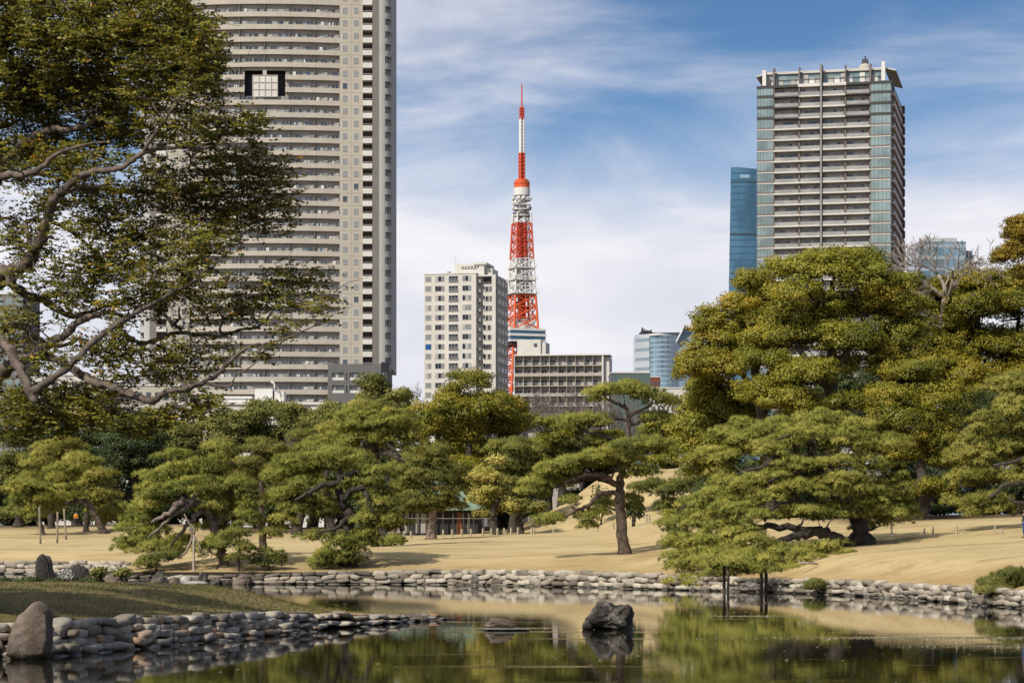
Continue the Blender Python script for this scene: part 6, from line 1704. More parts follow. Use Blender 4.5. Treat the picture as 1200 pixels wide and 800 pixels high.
# ------------------------------------------------------------------ bare winter trees
def bare_tree(name, label, x, ybase, ytop, hw, D, seed, group='bare winter trees', m_=None, trunk_r=None, levels=6, snap=True, stem=0.34):
    rng = np.random.default_rng(seed)
    u_ = D / F
    b_ = P(x, ybase, D)
    if snap: b_.z = gz(b_.x, b_.y) - 0.1
    base = np.array(b_); top = P(x, ytop, D).z
    H = top - base[2]
    root = empty(name, tuple(base)); tag(root, label, 'bare tree', group)
    tbs = TB(); tt = TB()
    hwm = hw * u_
    def grow(p, d, L, r, lev):
        n = 5; pts = [p]; dd = d.copy()
        for i in range(n):
            dd = unit(dd + rng.normal(size=3) * 0.16 + np.array([0, 0, 0.04]))
            p = p + dd * L / n; pts.append(p)
        (tt if lev < 2 else tbs).add(pts, np.maximum(np.linspace(r, r * 0.62, n + 1), 0.000062 * D), 7 if lev < 2 else 4)
        if lev >= levels: return
        k = 3 if lev else 4
        for i in range(k):
            an = rng.uniform(0, 6.28) if lev else i * 1.57 + rng.uniform(-.4, .4)
            tilt = rng.uniform(0.35, 0.85) if lev else rng.uniform(0.45, 0.8)
            side = unit(np.cross(dd, np.array([math.cos(an), math.sin(an), 0.3])))
            nd = unit(dd * math.cos(tilt) + side * math.sin(tilt))
            st = pts[-1] if i < 2 else pts[rng.integers(2, n)]
            grow(np.array(st), nd, L * rng.uniform(0.62, 0.8), r * 0.55, lev + 1)
    p0 = np.array([rng.normal() * .02, rng.normal() * .02, 1.0])
    st0 = [base.copy() + p0 * H * stem * q_ + rng.normal(size=3) * .02 * H * np.array([1, 1, 0]) * (q_ > 0) for q_ in (0, .33, .66, 1.0)]
    r0_ = trunk_r or H * 0.02
    tt.add(catmull(st0, 4), np.linspace(r0_ * 1.3, r0_, 13), 8)
    hc = H * (1 - stem)
    grow(st0[-1].copy(), np.array([rng.normal() * .1, rng.normal() * .1, 1.0]), hc * 0.26, r0_, 0)
    # scale the crown to the height it has in the photo
    zmax = max(v[:, 2].max() for v in tbs.V)
    k_ = (H - H * stem) / (zmax - st0[-1][2]); xs_ = np.concatenate([v[:, 0] for v in tbs.V]); kx = hwm / max(1e-3, np.percentile(np.abs(xs_ - base[0]), 98))
    for t_ in (tbs, tt):
        for v in t_.V:
            v[:, 2] = np.where(v[:, 2] > st0[-1][2], st0[-1][2] + (v[:, 2] - st0[-1][2]) * k_, v[:, 2])
            v[:, 0] = base[0] + (v[:, 0] - base[0]) * kx; v[:, 1] = base[1] + (v[:, 1] - base[1]) * kx
    m_ = m_ or M_twig
    tt.build('trunk', m_, root, base); tbs.build('branches', m_, root, base)
    return root
bare_tree('bare_tree', 'bare brown tree rising out of the grove below the glassy blue block', 1090, 620, 278, 66, 199, 31, m_=M_twiglt, stem=0.66, trunk_r=.20, levels=6)
bare_tree('bare_tree', 'bare tree before the left half of the gallery block', 640, 600, 452, 40, 330, 32)
bare_tree('bare_tree', 'bare tree before the middle of the gallery block', 682, 600, 448, 42, 340, 33)
bare_tree('bare_tree', 'bare tree before the right end of the gallery block', 722, 600, 450, 34, 335, 34)
bare_tree('bare_tree', 'thin bare treetop between the green camphor and the lattice tower foot', 612, 600, 470, 26, 345, 35)
bare_tree('bare_tree', 'slight bare tree above the gap between the tall tower and the beige block', 482, 600, 447, 26, 350, 36)
bare_tree('bare_tree', 'grey leafless tree in the wood below the low white building', 345, 620, 505, 24, 300, 37)
bare_tree('bare_tree', 'bare tree low behind the tea house wood, right of the pale bush', 760, 600, 468, 26, 345, 38)

# ------------------------------------------------------------------ big foreground tree
def hero():
    rng = np.random.default_rng(2024)
    D = 50.0; u_ = D / F
    bx, by = -13.6, 60.0
    base = np.array([bx, by, island_z(bx, by) - 0.1])
    root = empty('broadleaf_tree', tuple(base))
    tag(root, 'big foreground evergreen with crooked boughs leaning in from the left edge over the island', 'tree')
    L = lambda pts: [(x, y, r, d) for x, y, r, d in pts]
    # the trunk stands just outside the frame and forks low
    def W_(pts): return np.array([P(x, y, D + d) for x, y, r, d in pts]), np.array([r * u_ * 0.72 for x, y, r, d in pts])
    sk = Skel()
    tr = np.array([[bx, by, base[2]], [bx + .2, by - 1.2, 2.2], [-12.9, 56.5, 3.6], [-12.4, 53.5, 4.9], [-11.8, 51.0, 6.3]])
    trr = np.array([.62, .50, .46, .42, .36])
    p = catmull(tr, 6); r = np.interp(np.linspace(0, 1, len(p)), np.linspace(0, 1, 5), trr)
    tb = TB(); tb.add(p, r, 12); tb.build('trunk', M_barkhero, root, base); sk.add(p, r)
    tr2 = np.array([[-12.6, 55.0, 4.4], [-12.4, 53.5, 7.0], [-11.9, 52, 10.0], [-11.0, 51, 13.0], [-9.8, 50.5, 15.6]])
    p = catmull(tr2, 6); r = np.linspace(.34, .14, len(p)); tb = TB(); tb.add(p, r, 10); tb.build('limb', M_barkhero, root, base); sk.add(p, r)
    limbs = [
        [(-60, 330, 14, 1), (0, 397, 9, -2), (20, 425, 7.5, -2.6), (33, 456, 7, -3), (42, 471, 5.5, -3.1)],
        [(36, 459, 6.5, -3), (60, 444, 6, -3.1), (85, 425, 5.5, -3), (107, 402, 5, -2.8), (128, 386, 4.5, -2.5), (155, 369, 3.6, -2), (195, 347, 2.8, -1.5), (233, 327, 2.2, -1), (252, 310, 1.6, -.6), (267, 296, 1.1, -.4)],
        [(-30, 480, 13, 2), (0, 440, 11, 1), (24, 424, 9, .4), (48, 411, 8, 0), (72, 392, 7, -.3), (98, 374, 5.5, -.4), (125, 366, 4, -.4), (150, 372, 2.6, 0)],
        [(30, 418, 7, .4), (57, 416, 6.5, .2), (80, 428, 6.2, -.4), (98, 441, 6, -.8), (117, 450, 6, -1.2), (145, 458, 5.8, -1.6), (163, 466, 5.5, -1.8), (180, 470, 5.2, -1.9), (193, 460, 4.8, -1.9), (215, 455, 4.2, -1.8), (240, 447, 3.8, -1.6), (258, 435, 3.3, -1.4), (270, 422, 3, -1.2), (290, 407, 2.6, -1), (312, 402, 2.1, -.9), (333, 397, 1.7, -.8), (352, 389, 1.3, -.8), (368, 382, .9, -.8)],
        [(150, 371, 4.2, -.2), (140, 385, 4, .2), (152, 396, 3.8, .6), (167, 402, 3.8, .9), (190, 396, 3.6, 1.2), (207, 389, 3.5, 1.4), (222, 391, 3.2, 1.5), (240, 393, 3.2, 1.6), (262, 393, 2.8, 1.7), (283, 386, 2.5, 1.7), (300, 384, 2.2, 1.7), (313, 373, 1.8, 1.6), (322, 358, 1.4, 1.5), (328, 344, .9, 1.4)],
        [(-25, 345, 14, 1), (7, 322, 12, .3), (28, 312, 11, 0), (38, 300, 9.5, -.2), (50, 275, 8.5, -.5), (57, 252, 8, -.7), (66, 231, 7, -1), (80, 218, 6.2, -1.2), (95, 206, 5.6, -1.4), (115, 200, 5.2, -1.5), (134, 199, 5, -1.6), (152, 190, 4.4, -1.6), (168, 180, 4, -1.6), (184, 175, 3.4, -1.5), (200, 173, 3, -1.5), (225, 173, 2.6, -1.4), (247, 173, 2.2, -1.3), (258, 162, 1.8, -1.2), (268, 150, 1.5, -1.2), (283, 137, 1, -1.1)],
        [(168, 179, 3.2, -1.5), (178, 162, 2.8, -1.7), (190, 145, 2.4, -1.8), (200, 131, 2.1, -1.9), (215, 110, 1.7, -1.9), (230, 92, 1.1, -1.9)],
        [(-20, 240, 10, 2), (20, 175, 7, 1.4), (57, 153, 6, 1), (80, 153, 5.2, .9), (100, 147, 4.6, .8), (116, 138, 4, .7), (130, 130, 3.2, .6), (150, 118, 2.2, .6), (168, 108, 1.3, .6)],
        [(-20, 150, 9, 2.5), (0, 113, 7.5, 2), (25, 110, 6.8, 1.6), (50, 103, 6.2, 1.2), (85, 100, 5.6, 1), (117, 100, 5, .8), (140, 92, 4, .6), (160, 83, 3.2, .4), (166, 66, 2.2, .3), (169, 48, 1.2, .3)],
        [(-20, 212, 8, 0), (0, 205, 6.5, -.6), (25, 204, 5.6, -1), (43, 200, 5, -1.2), (58, 188, 4.2, -1.3), (72, 178, 3.4, -1.4), (100, 170, 2.2, -1.4), (125, 166, 1.2, -1.4)],
        [(60, 236, 4.5, -.6), (85, 222, 4.4, .2), (107, 220, 4.2, .8), (150, 224, 3.8, 1.2), (200, 227, 3.2, 1.5), (220, 233, 2.4, 1.7), (240, 243, 1.6, 1.8), (270, 250, 1, 1.8)],
        [(10, 330, 8, .2), (30, 345, 7.2, .6), (52, 352, 6.4, 1), (72, 365, 5.6, 1.2), (90, 370, 4.6, 1.4), (115, 362, 3.4, 1.8), (140, 350, 2.2, 2)],
        [(30, 262, 4, .2), (55, 258, 3.4, .8), (85, 272, 3, 1.2), (105, 290, 2.6, 1.6), (118, 300, 2, 1.8)],
        [(-20, 395, 9, 3), (20, 380, 6, 2.8), (45, 398, 5, 2.6), (70, 405, 4, 2.4), (95, 395, 3, 2.2)],
        [(240, 447, 2.2, -1.6), (255, 452, 1.9, -1.6), (270, 452, 1.6, -1.5), (276, 440, 1.4, -1.5), (290, 432, 1.2, -1.4), (305, 421, .9, -1.4)],
        [(90, 432, 4.5, -1), (112, 445, 3.6, -.6), (128, 447, 3, -.4), (137, 440, 2, -.3)],
        [(110, 300, 3, 1.6), (122, 302, 2.2, 2), (150, 285, 1.8, 2.2), (180, 270, 1.2, 2.4)],
    ]
    for lb in limbs:
        lp, lr = W_(lb)
        i = sk.nearest(lp[0], 0.1)
        d0 = np.linalg.norm(sk.p[i] - lp[0])
        if d0 > 0.15:
            if d0 < 5: lp = np.vstack([sk.p[i], lp]); lr = np.concatenate([[min(sk.r[i] * .85, lr[0] * 1.2)], lr])
        else: lp[0] = sk.p[i]
        tb = TB(); p = catmull(lp, 5); r = np.interp(np.linspace(0, 1, len(p)), np.linspace(0, 1, len(lr)), lr)
        p[1:-1] += rng.normal(size=(len(p) - 2, 3)) * r[1:-1, None] * 0.22
        r = r * (1 + 0.12 * np.sin(np.arange(len(r)) * 1.7))
        tb.add(p, r, 9); sk.add(p, r); tb.build('limb', M_barkhero, root, base)
    # leaf masses: (x, y, rx, ry, clusters, depth)
    masses = [
        (20, 20, 45, 30, 60, 1), (70, 25, 45, 32, 62, 0), (125, 22, 45, 30, 62, -.5), (180, 20, 40, 26, 52, -.8), (222, 38, 28, 24, 36, -1), (245, 58, 15, 16, 16, -1), (200, 60, 36, 24, 40, -1),
        (150, 60, 40, 24, 44, 0), (95, 68, 42, 26, 46, .4), (35, 72, 42, 28, 46, 1.2), (60, 115, 46, 24, 34, 1.5), (15, 110, 30, 22, 24, 2), (120, 120, 40, 24, 36, .8), (175, 100, 34, 22, 34, -.6), (215, 95, 24, 18, 18, -1.4), (238, 82, 18, 14, 12, -1.4),
        (160, 145, 34, 20, 24, .2), (200, 140, 26, 16, 20, -1.2), (245, 110, 16, 14, 8, -1.2), (250, 145, 18, 14, 13, -1.2), (280, 142, 18, 14, 13, -1.2), (293, 152, 14, 10, 9, -1.1), (225, 160, 26, 12, 16, -1.3), (250, 190, 30, 16, 22, .4), (285, 190, 26, 14, 18, .8), (315, 195, 20, 14, 14, 1),
        (330, 222, 16, 18, 16, 1.2), (300, 222, 26, 18, 22, 1.2), (262, 228, 30, 18, 24, 1.4), (220, 215, 34, 18, 26, 1), (180, 205, 34, 18, 22, .4), (235, 255, 34, 18, 28, 1.5), (285, 255, 28, 18, 22, 1.6), (322, 258, 18, 14, 12, 1.5),
        (190, 250, 34, 18, 24, 1.6), (145, 240, 30, 18, 14, 1.4), (100, 190, 30, 18, 16, .6), (60, 190, 26, 16, 10, .8), (120, 270, 30, 16, 12, 1.8), (165, 285, 34, 20, 26, 2), (215, 290, 34, 20, 28, -.4), (255, 285, 24, 16, 16, -.2), (140, 310, 34, 18, 22, 1.4), (185, 325, 34, 18, 24, -.6),
        (235, 330, 28, 18, 20, -.6), (95, 315, 26, 16, 12, 1.4), (210, 360, 30, 16, 20, 1.4), (255, 360, 24, 16, 16, 1.6), (165, 355, 28, 16, 18, .4), (290, 362, 20, 16, 16, 1.5), (305, 345, 16, 12, 9, 1.5), (325, 330, 16, 14, 11, 1.4), (350, 325, 16, 12, 10, 1.3), (372, 322, 10, 8, 5, 1.3), (345, 355, 18, 12, 10, .6), (368, 368, 10, 8, 4, -.6), (390, 350, 8, 8, 4, .4),
        (330, 385, 16, 8, 6, -.6), (305, 410, 14, 8, 5, -1), (240, 410, 30, 14, 16, .4), (190, 420, 28, 14, 16, 0), (215, 435, 26, 14, 14, .2), (130, 410, 28, 14, 12, 1), (85, 345, 26, 16, 9, 1.4), (40, 300, 20, 12, 4, 1.5), (230, 470, 24, 14, 16, -1.2), (195, 490, 26, 12, 15, -1),
        (250, 478, 12, 10, 6, -1.2), (150, 490, 28, 14, 20, -.5), (105, 485, 28, 16, 22, 0), (60, 490, 30, 16, 26, .6), (20, 490, 30, 20, 28, 1), (70, 465, 26, 12, 14, 1), (30, 465, 24, 12, 12, 1.6), (120, 460, 26, 10, 10, .6), (20, 395, 16, 12, 4, 3), (170, 440, 22, 10, 8, .4),
        (30, 150, 40, 30, 46, 3.2), (80, 165, 36, 26, 34, 3), (130, 150, 34, 24, 34, 2.4), (15, 190, 26, 26, 28, 3.4), (60, 225, 26, 20, 14, 3), (115, 240, 30, 20, 18, 3), (30, 270, 24, 20, 12, 3.4), (100, 105, 40, 24, 30, 2.6), (45, 85, 40, 24, 30, 3),
        (-40, 60, 50, 60, 60, 1), (-50, 200, 40, 60, 40, 1), (-60, 340, 40, 60, 30, 2), (-50, 470, 45, 40, 40, 1.5), (30, -40, 60, 40, 50, .5), (130, -40, 60, 40, 50, 0), (205, -30, 34, 26, 24, -.6),
    ]
    tb = TB(); Cn = []
    mids = []
    for (x, y, rx, ry, n, dd) in masses:
        mids.append(np.array(P(x, y, D + dd)))
    for i in np.argsort([np.min(np.linalg.norm(sk.p - m_[None], axis=1)) for m_ in mids]):
        branch_to(rng, sk, tb, mids[i], 0.055, 0.02, 0.2, 6, 0.04, 6)
    tips = []
    for (x, y, rx, ry, n, dd) in masses:
        for _ in range(int(n * (1.35 if (x > 140 and y > 125) else 2.2))):
            a = rng.uniform(0, 6.28); q = math.sqrt(rng.uniform())
            w_ = 1.25 if (x > 140 and y > 125) else 1.08; tips.append(np.array(P(x + rx * w_ * q * math.cos(a), y + ry * w_ * 1.1 * q * math.sin(a), D + dd + rng.normal() * 0.6)))
    for _ in range(300): tips.append(np.array(P(rng.uniform(-10, 160), rng.uniform(165, 480), D + rng.normal() * 1.5)))
    tips = np.array(tips)
    for t in tips:
        branch_to(rng, sk, tb, t, 0.020, 0.007, 0.18, 4, 0.02, 4)
    # extra dead twigs
    for _ in range(420):
        i = rng.integers(len(sk.p)); t = sk.p[i] + rng.normal(size=3) * 0.6
        branch_to(rng, sk, tb, t, 0.012, 0.004, 0.2, 4, 0.05, 4)
    tb.build('branches', M_barkhero, root, base)
    # leaves: rosettes of narrow leaves around each tip and along the last twig
    C = []; N = []; A = []; T = []; KK = []
    for t in tips:
        k = rng.integers(6, 11)
        tt = rng.normal() * 0.11
        for j in range(k):
            c = t + rng.normal(size=3) * np.array([.15, .15, .10])
            m = rng.integers(7, 12)
            an = rng.uniform(0, 6.28, m)
            al = np.stack([np.cos(an), np.sin(an), rng.uniform(-0.25, 0.65, m)], -1)
            Kc = unit((c - t) / np.array([.15, .15, .10]) + np.array([-.2, -.3, .6])); KK.append(np.repeat(Kc[None], m, axis=0))
            C.append(c + al * 0.012); A.append(al); N.append(unit(np.array([-.15, -.45, 0.7]) + rng.normal(size=(m, 3)) * 0.6))
            T.append(np.clip(0.56 + tt + rng.normal(size=m) * 0.14 + (0.5 if rng.uniform() < 0.006 else 0), 0, 1))
    V_, F_, T_, K_ = leaf_mesh(rng, np.vstack(C), np.vstack(N), 0.094, 0.034, np.concatenate(T), along=np.vstack(A), CN=np.vstack(KK))
    link_mesh('crown', np_mesh('crown', V_ - base[None], [F_], M_hero, T_, cn=K_), root)
hero()

# second tree of the near bank, added unseen left of the picture: its crown shades the island
auto = np.random.default_rng(9)
def shade_tree():
    pads = []
    for i in range(15):
        pads.append((-350 + auto.uniform(-200, 200), 300 + auto.uniform(-230, 210), 80 * auto.uniform(.7, 1.2), 50, auto.uniform(-4, 6)))
    tree('broadleaf_tree', 'unseen leafy evergreen added left of the picture to shade the island', 58.0, pads, [[(-330, 700, 24, 0), (-330, 500, 20, 0), (-325, 300, 14, 0), (-330, 120, 8, 0)]], 99, 'broad', M_dark, M_barkhero, back=0, snap=False, leafk=3.0, dens=0.8)
shade_tree()

# ------------------------------------------------------------------ props, stakes, fence
def prop_post(label, x, y0, y1, D, r=0.09, lean=0.0, group=None, m_=M_wood, zb=None, name='prop_post', cat='prop'):
    t = P(x + lean, y0, D); b_ = P(x, y1, D)
    if zb is not None: b_.z = zb
    mb = MB(); n = 6
    mb.tube([(0, 0, 0)] + [((t.x - b_.x) * i / n + 0.012 * math.sin(i * 2.1 + x), 0.01 * math.cos(i * 3 + x), (t.z - b_.z) * i / n) for i in range(1, n + 1)], [r * 1.1] + [r * (1 + 0.08 * math.sin(i * 1.9 + x)) for i in range(1, n + 1)], 0, 8)
    o = mb.build(name, m_, None, True); o.location = b_
    return tag(o, label, cat, group)
g_ = 'posts standing in the water under the big pine'
prop_post('first wooden water post from the left under the domed pine', 848.5, 661, 697, 129.6, .085, 0, g_, M_bark, zb=-1.25)
prop_post('second wooden water post from the left under the domed pine, paler', 853, 662, 697, 130.2, .075, 0.3, g_, M_wood, zb=-1.25)
prop_post('third wooden water post from the left under the domed pine', 892.5, 661, 697, 129.4, .085, 0, g_, M_bark, zb=-1.25)
prop_post('rightmost wooden water post under the domed pine', 897.5, 661, 697, 130.0, .09, 0.2, g_, M_bark, zb=-1.25)
def cross_pole(label, a, c, r, m_):
    mb = MB(); mb.tube([(0, 0, 0), tuple((Vector(c) - Vector(a)) * .5 + Vector((0, 0, .02))), tuple(Vector(c) - Vector(a))], [r, r, r * .9], 0, 7)
    o = mb.build('cross_pole', m_, None, True); o.location = a; tag(o, label, 'pole')
cross_pole('short level pole tied across the water posts under the domed pine', P(873, 661, 129.4), P(897, 661.5, 129.6), .05, M_wood)
cross_pole('pale pole lying among the lowest needles right of the water posts', P(936, 659, 131), P(958, 660.5, 132), .07, M_woodlt)
g_ = 'thin props under the bent pine'
for lb, x, y0, y1 in (('leftmost thin grey prop under the bent pine', 47.5, 594, 637), ('middle thin grey prop under the bent pine', 67, 600, 636), ('right hand thin grey prop under the bent pine, leaning', 77.5, 596, 632)):
    D_ = lawn_D(x, y1, 205)
    prop_post(lb, x, y0, y1, D_, .10, -2.5 if 'leaning' in lb else (-1.5 if x < 50 else .6), g_)
D_ = lawn_D(227, 676, 160)
prop_post('straight pale stake holding up the silvery limbed pine', 227, 630, 677, D_, .085, 0, None, M_woodlt)
def dead_fork():
    mb = MB(); o_ = P(226, 628, D_ + .2)
    L_ = lambda x, y, d=0: tuple(P(x, y, D_ + .2 + d) - o_)
    mb.tube(catmull([L_(222, 618), L_(226, 626), L_(223, 636), L_(218, 646), L_(211, 652)], 4), np.linspace(.13, .06, 17), 0, 7)
    mb.tube(catmull([L_(226, 626), L_(231, 634, -.2), L_(236, 644, -.3)], 4), np.linspace(.10, .045, 9), 0, 6)
    mb.tube(catmull([L_(225, 628), L_(228, 620), L_(221, 612), L_(216, 602)], 4), np.linspace(.10, .05, 13), 0, 6)
    o = mb.build('dead_branch', plain('bleached_wood', (0.27, 0.215, 0.17), 0.85, 0.25, 3), None, True); o.location = o_
    tag(o, 'bleached forked dead branch hanging on the stake in front of the silvery limbed pine', 'dead branch')
dead_fork()

def stake(x, ytop, ybot, label, group, D=None):
    D = D or lawn_D(x, ybot, 240)
    b_ = P(x, ybot, D); h = (ybot - ytop) * D / F
    b_.z = gz(b_.x, b_.y)
    mb = MB(); w = 0.055 * D / 180
    mb.box(-w, -w, -0.2, w, w, h); mb.prism([(-w * .8, -w * .8), (w * .8, -w * .8), (w * .8, w * .8), (-w * .8, w * .8)], h, h + 0.04)
    o = mb.build('stake', M_woodlt); o.location = b_; o.rotation_euler = (R(random.uniform(-3, 3)), R(random.uniform(-4, 4)), random.uniform(0, 1))
    tag(o, label, 'stake', group)
random.seed(6)
lbl = 'short wooden stake in the row between the lawn and the tea house garden'
prev = None
for x in (473, 482, 519, 530, 541, 552, 566, 575, 583, 591, 599, 607):
    stake(x, 604, 612.5, lbl, 'stakes before the tea house', 238)
lbl = 'short wooden stake at the foot of the grassy hill'
for x in (623, 626, 648, 700, 719, 741, 758, 761, 777, 788, 793, 800):
    stake(x, 605.5, 614, lbl, 'stakes at the foot of the hill', 232)
lbl = 'short pale stake along the dark hedge at the back of the right hand lawn'
for x, yt in ((1045, 617.5), (1083, 620), (1093, 618), (1121, 617), (1130, 619), (1166, 617), (1174, 619.5)):
    D_ = lawn_D(x, 625.5, 166)
    stake(x, yt, 626, lbl, 'stakes along the right hand hedge', D_)
# low rope rail in front of the tea house
def rail():
    mb = MB(); pts = []
    xs_ = [455, 473, 482, 519, 530, 541, 552, 566, 575]
    o_ = P(515, 608, 238.1)
    for a, c in zip(xs_[:-1], xs_[1:]):
        A_, B_ = P(a, 607.0, 238.1), P(c, 607.0, 238.1)
        mb.tube([tuple(A_ - o_), tuple((A_ + B_) / 2 - o_ - Vector((0, 0, .04))), tuple(B_ - o_)], [.035] * 3, 0, 5)
    o = mb.build('bamboo_rail', M_wood); o.location = o_; tag(o, 'low bamboo rail tied along the stakes before the tea house', 'rail')
rail()

# stone steps on the right flank of the grassy hill
def steps():
    D0 = 246.0; base = P(828, 596, D0); base.z = gz(base.x, base.y)
    root = empty('stone_steps', base); tag(root, 'pale stone steps climbing the right flank of the grassy hill', 'steps')
    rr = np.random.default_rng(4)
    pts = [(816, 549), (820, 554), (823, 559), (826, 564), (829, 569), (831, 574), (832, 580), (832, 586), (831, 592)]
    for i, (x, y) in enumerate(pts):
        D_ = ray_ground(x, y, 200, 330) or D0
        c = P(x, y, D_)
        v = stone_np(rr, (1.9, 0.9, 0.42), 0.4, 0.1) + np.array([c.x, c.y, gz(c.x, c.y) + 0.08]) - np.array(base)
        link_mesh('step', np_mesh('step', v, [CSQ], M_stone, np.full(len(v), rr.uniform(.4, .9)), True), root)
steps()

# ------------------------------------------------------------------ rocks and plants along the left bank and island crest
rock('rock', 'jagged upright dark rock on the island crest at the left', 52, 648, 694, 26, 84, M_rockdk, 61, .3, .7, taper=.3)
rock('rock', 'white faced rock leaning on the jagged dark rock at the left', 66, 651, 672, 17, 84.4, M_rockpale, 62, .22, .8, z=1.0)
rock('rock', 'round mossy boulder right of the white faced rock', 92, 661, 694, 34, 85, M_rockdk, 63, .14, .9)
rock('rock', 'long low flat topped rock at the back edge of the island', 132, 674, 698, 40, 85, M_rockbr, 64, .10, .45)
rock('rock', 'low dark rock hidden among plants at the left edge of the island crest', 14, 676, 698, 34, 84, M_rockdk, 65, .22, .8)
DB = 157.0
for i, (x, y0, y1, w, lb, mm) in enumerate((
        (160, 678, 686, 14, 'low dark bank stone right of the flat topped rock', M_rockdk), (172, 676, 686, 12, 'small dark bank stone below the spiky pine bush', M_rockdk),
        (186, 670, 688, 16, 'tall leaning black bank stone under the spiky pine bush', M_rockdk), (205, 676, 687, 18, 'speckled grey bank stone left of the pale stake', M_rockbr),
        (218, 675, 687, 16, 'grey bank stone at the foot of the pale stake', M_rockpale), (239, 669, 686, 14, 'pointed black bank stone right of the pale stake', M_rockdk),
        (252, 679, 688, 16, 'dark low bank stone below the dark pine trunk', M_rockdk), (266, 680, 688, 14, 'flat dark stone between the young pine and the pointed stone', M_rockdk),
        (285, 675, 688, 28, 'smooth brown rounded bank stone under the young pine', M_rockbr), (231, 683, 689, 30, 'flat pale stone slab at the water below the pale stake', M_rockpale),
        (150, 680, 687, 12, 'small black stone at the left end of the bank stones', M_rockdk), (196, 679, 687, 10, 'small black stone between the leaning stone and the speckled stone', M_rockdk))):
    rock('bank_rock', lb, x, y0, y1, w, DB - 0.4 + 0.2 * (i % 3), mm, 80 + i, .24, .72, lean=.15 * (-1) ** i, z=-.1, taper=.25)

gI = 'low dark plants along the back of the island'
names = ['low dark leafy plant at the left edge on the island crest', 'low dark leafy plant left of the jagged rock', 'dark leafy plant right of the jagged rock on the island crest',
         'low dark plant before the round mossy boulder', 'sparse low plant on the flat topped rock', 'wispy dry plant beside the flat topped rock']
for i, (x, y, rx, ry) in enumerate(((8, 685, 18, 6), (32, 684, 18, 7), (72, 685, 18, 6), (102, 684, 16, 6), (118, 672, 10, 6), (142, 672, 9, 5))):
    shrub('plant', names[i], x, y, rx, ry, 82.5, 200 + i, M_dark if i < 4 else M_olive, 5, leafk=0.75, zsnap=False, cat='plant', group=gI, sc=.62)
def flower_bush():
    D = 82.2; c = P(77, 674, D); r_ = np.random.default_rng(5)
    root = empty('flowering_shrub', c); tag(root, 'small shrub covered with white blossom in front of the mossy boulder', 'shrub')
    n = 420; d = unit(r_.normal(size=(n, 3))) * r_.uniform(.2, 1, (n, 1)) ** .5 * np.array([.27, .2, .24])
    V_, F_, T_, K_ = leaf_mesh(r_, d, unit(r_.normal(size=(n, 3)) + np.array([0, -.5, .6])), .055, .05, np.full(n, .5))
    link_mesh('blossom', np_mesh('blossom', V_, [F_], plain('white_petal', (.72, .68, .68), .7, .1), T_), root)
    V_, F_, T_, K_ = leaf_mesh(r_, d[:200] * 1.05, unit(r_.normal(size=(200, 3))), .08, .04, np.full(200, .4))
    link_mesh('foliage', np_mesh('foliage', V_, [F_], M_dark, T_, cn=K_), root)
    tb = TB()
    for i in range(9): tb.add([(0, 0, -.45), tuple(d[i] * .4 - np.array([0, 0, .1])), tuple(d[i])], [.014, .01, .006], 4)
    tb.build('stem', M_barkdk, root, (0, 0, 0))
flower_bush()
# fallen sticks on the island turf
for i, (lb, a, c) in enumerate((('dead stick lying on the island turf left of the tip', (383, 716), (402, 722)), ('thin fallen branch on the shaded island turf', (150, 697), (186, 708)), ('short broken stick at the crest of the island turf', (188, 699), (206, 703)))):
    A_ = P(a[0], a[1], 78); B_ = P(c[0], c[1], 74)
    A_.z = island_z(A_.x, A_.y) + .05; B_.z = island_z(B_.x, B_.y) + .04
    mb = MB(); dv = B_ - A_
    mb.tube(catmull([(0, 0, 0), tuple(dv * .4 + Vector((.03, 0, .06))), tuple(dv)], 5), np.linspace(.05, .02, 11), 0, 6)
    mb.tube([tuple(dv * .4 + Vector((.03, 0, .06))), tuple(dv * .6 + Vector((.1, .1, .2)))], [.025, .01], 0, 5)
    o = mb.build('stick', M_barkdk, None, True); o.location = A_; tag(o, lb, 'stick')

def floating_leaves():
    r_ = np.random.default_rng(12)
    C = []
    for cx_, cy_, rx_, ry_, n in ((0.2, 74.6, 2.4, .5, 420), (12, 66.5, 5, 1.2, 1100), (9, 87, 2.2, 1, 420), (14, 61, 4, .8, 500), (4, 92, 5, 4, 350), (11, 108, 6, 6, 500), (-3, 100, 7, 10, 300), (2, 60, 9, 12, 260), (14, 78, 6, 8, 400)):
        C.append(np.stack([r_.normal(size=n) * rx_ * .55 + cx_, r_.normal(size=n) * ry_ * .5 + cy_, np.full(n, .006) + r_.uniform(0, .004, n)], -1))
    C = np.vstack(C); n = len(C)
    # keep to open water
    ok = (bank_dist(C[:, 0], C[:, 1]) < -0.8); C = C[ok]; n = len(C)
    N_ = unit(np.array([0, 0, 1.0]) + r_.normal(size=(n, 3)) * .12)
    V_, F_, T_, K_ = leaf_mesh(r_, C, N_, .085, .05, r_.uniform(0, 1, n))
    m_ = foliage('floating_leaf', [(0, (.16, .12, .07)), (.6, (.34, .29, .19)), (1, (.5, .46, .36))], .1, bright=1.0)
    o = link_mesh('floating_leaves', np_mesh('floating_leaves', V_, [F_], m_, T_, cn=K_))
    tag(o, 'thin drifts of pale fallen leaves floating on the pond', 'leaves', kind='stuff')
floating_leaves()

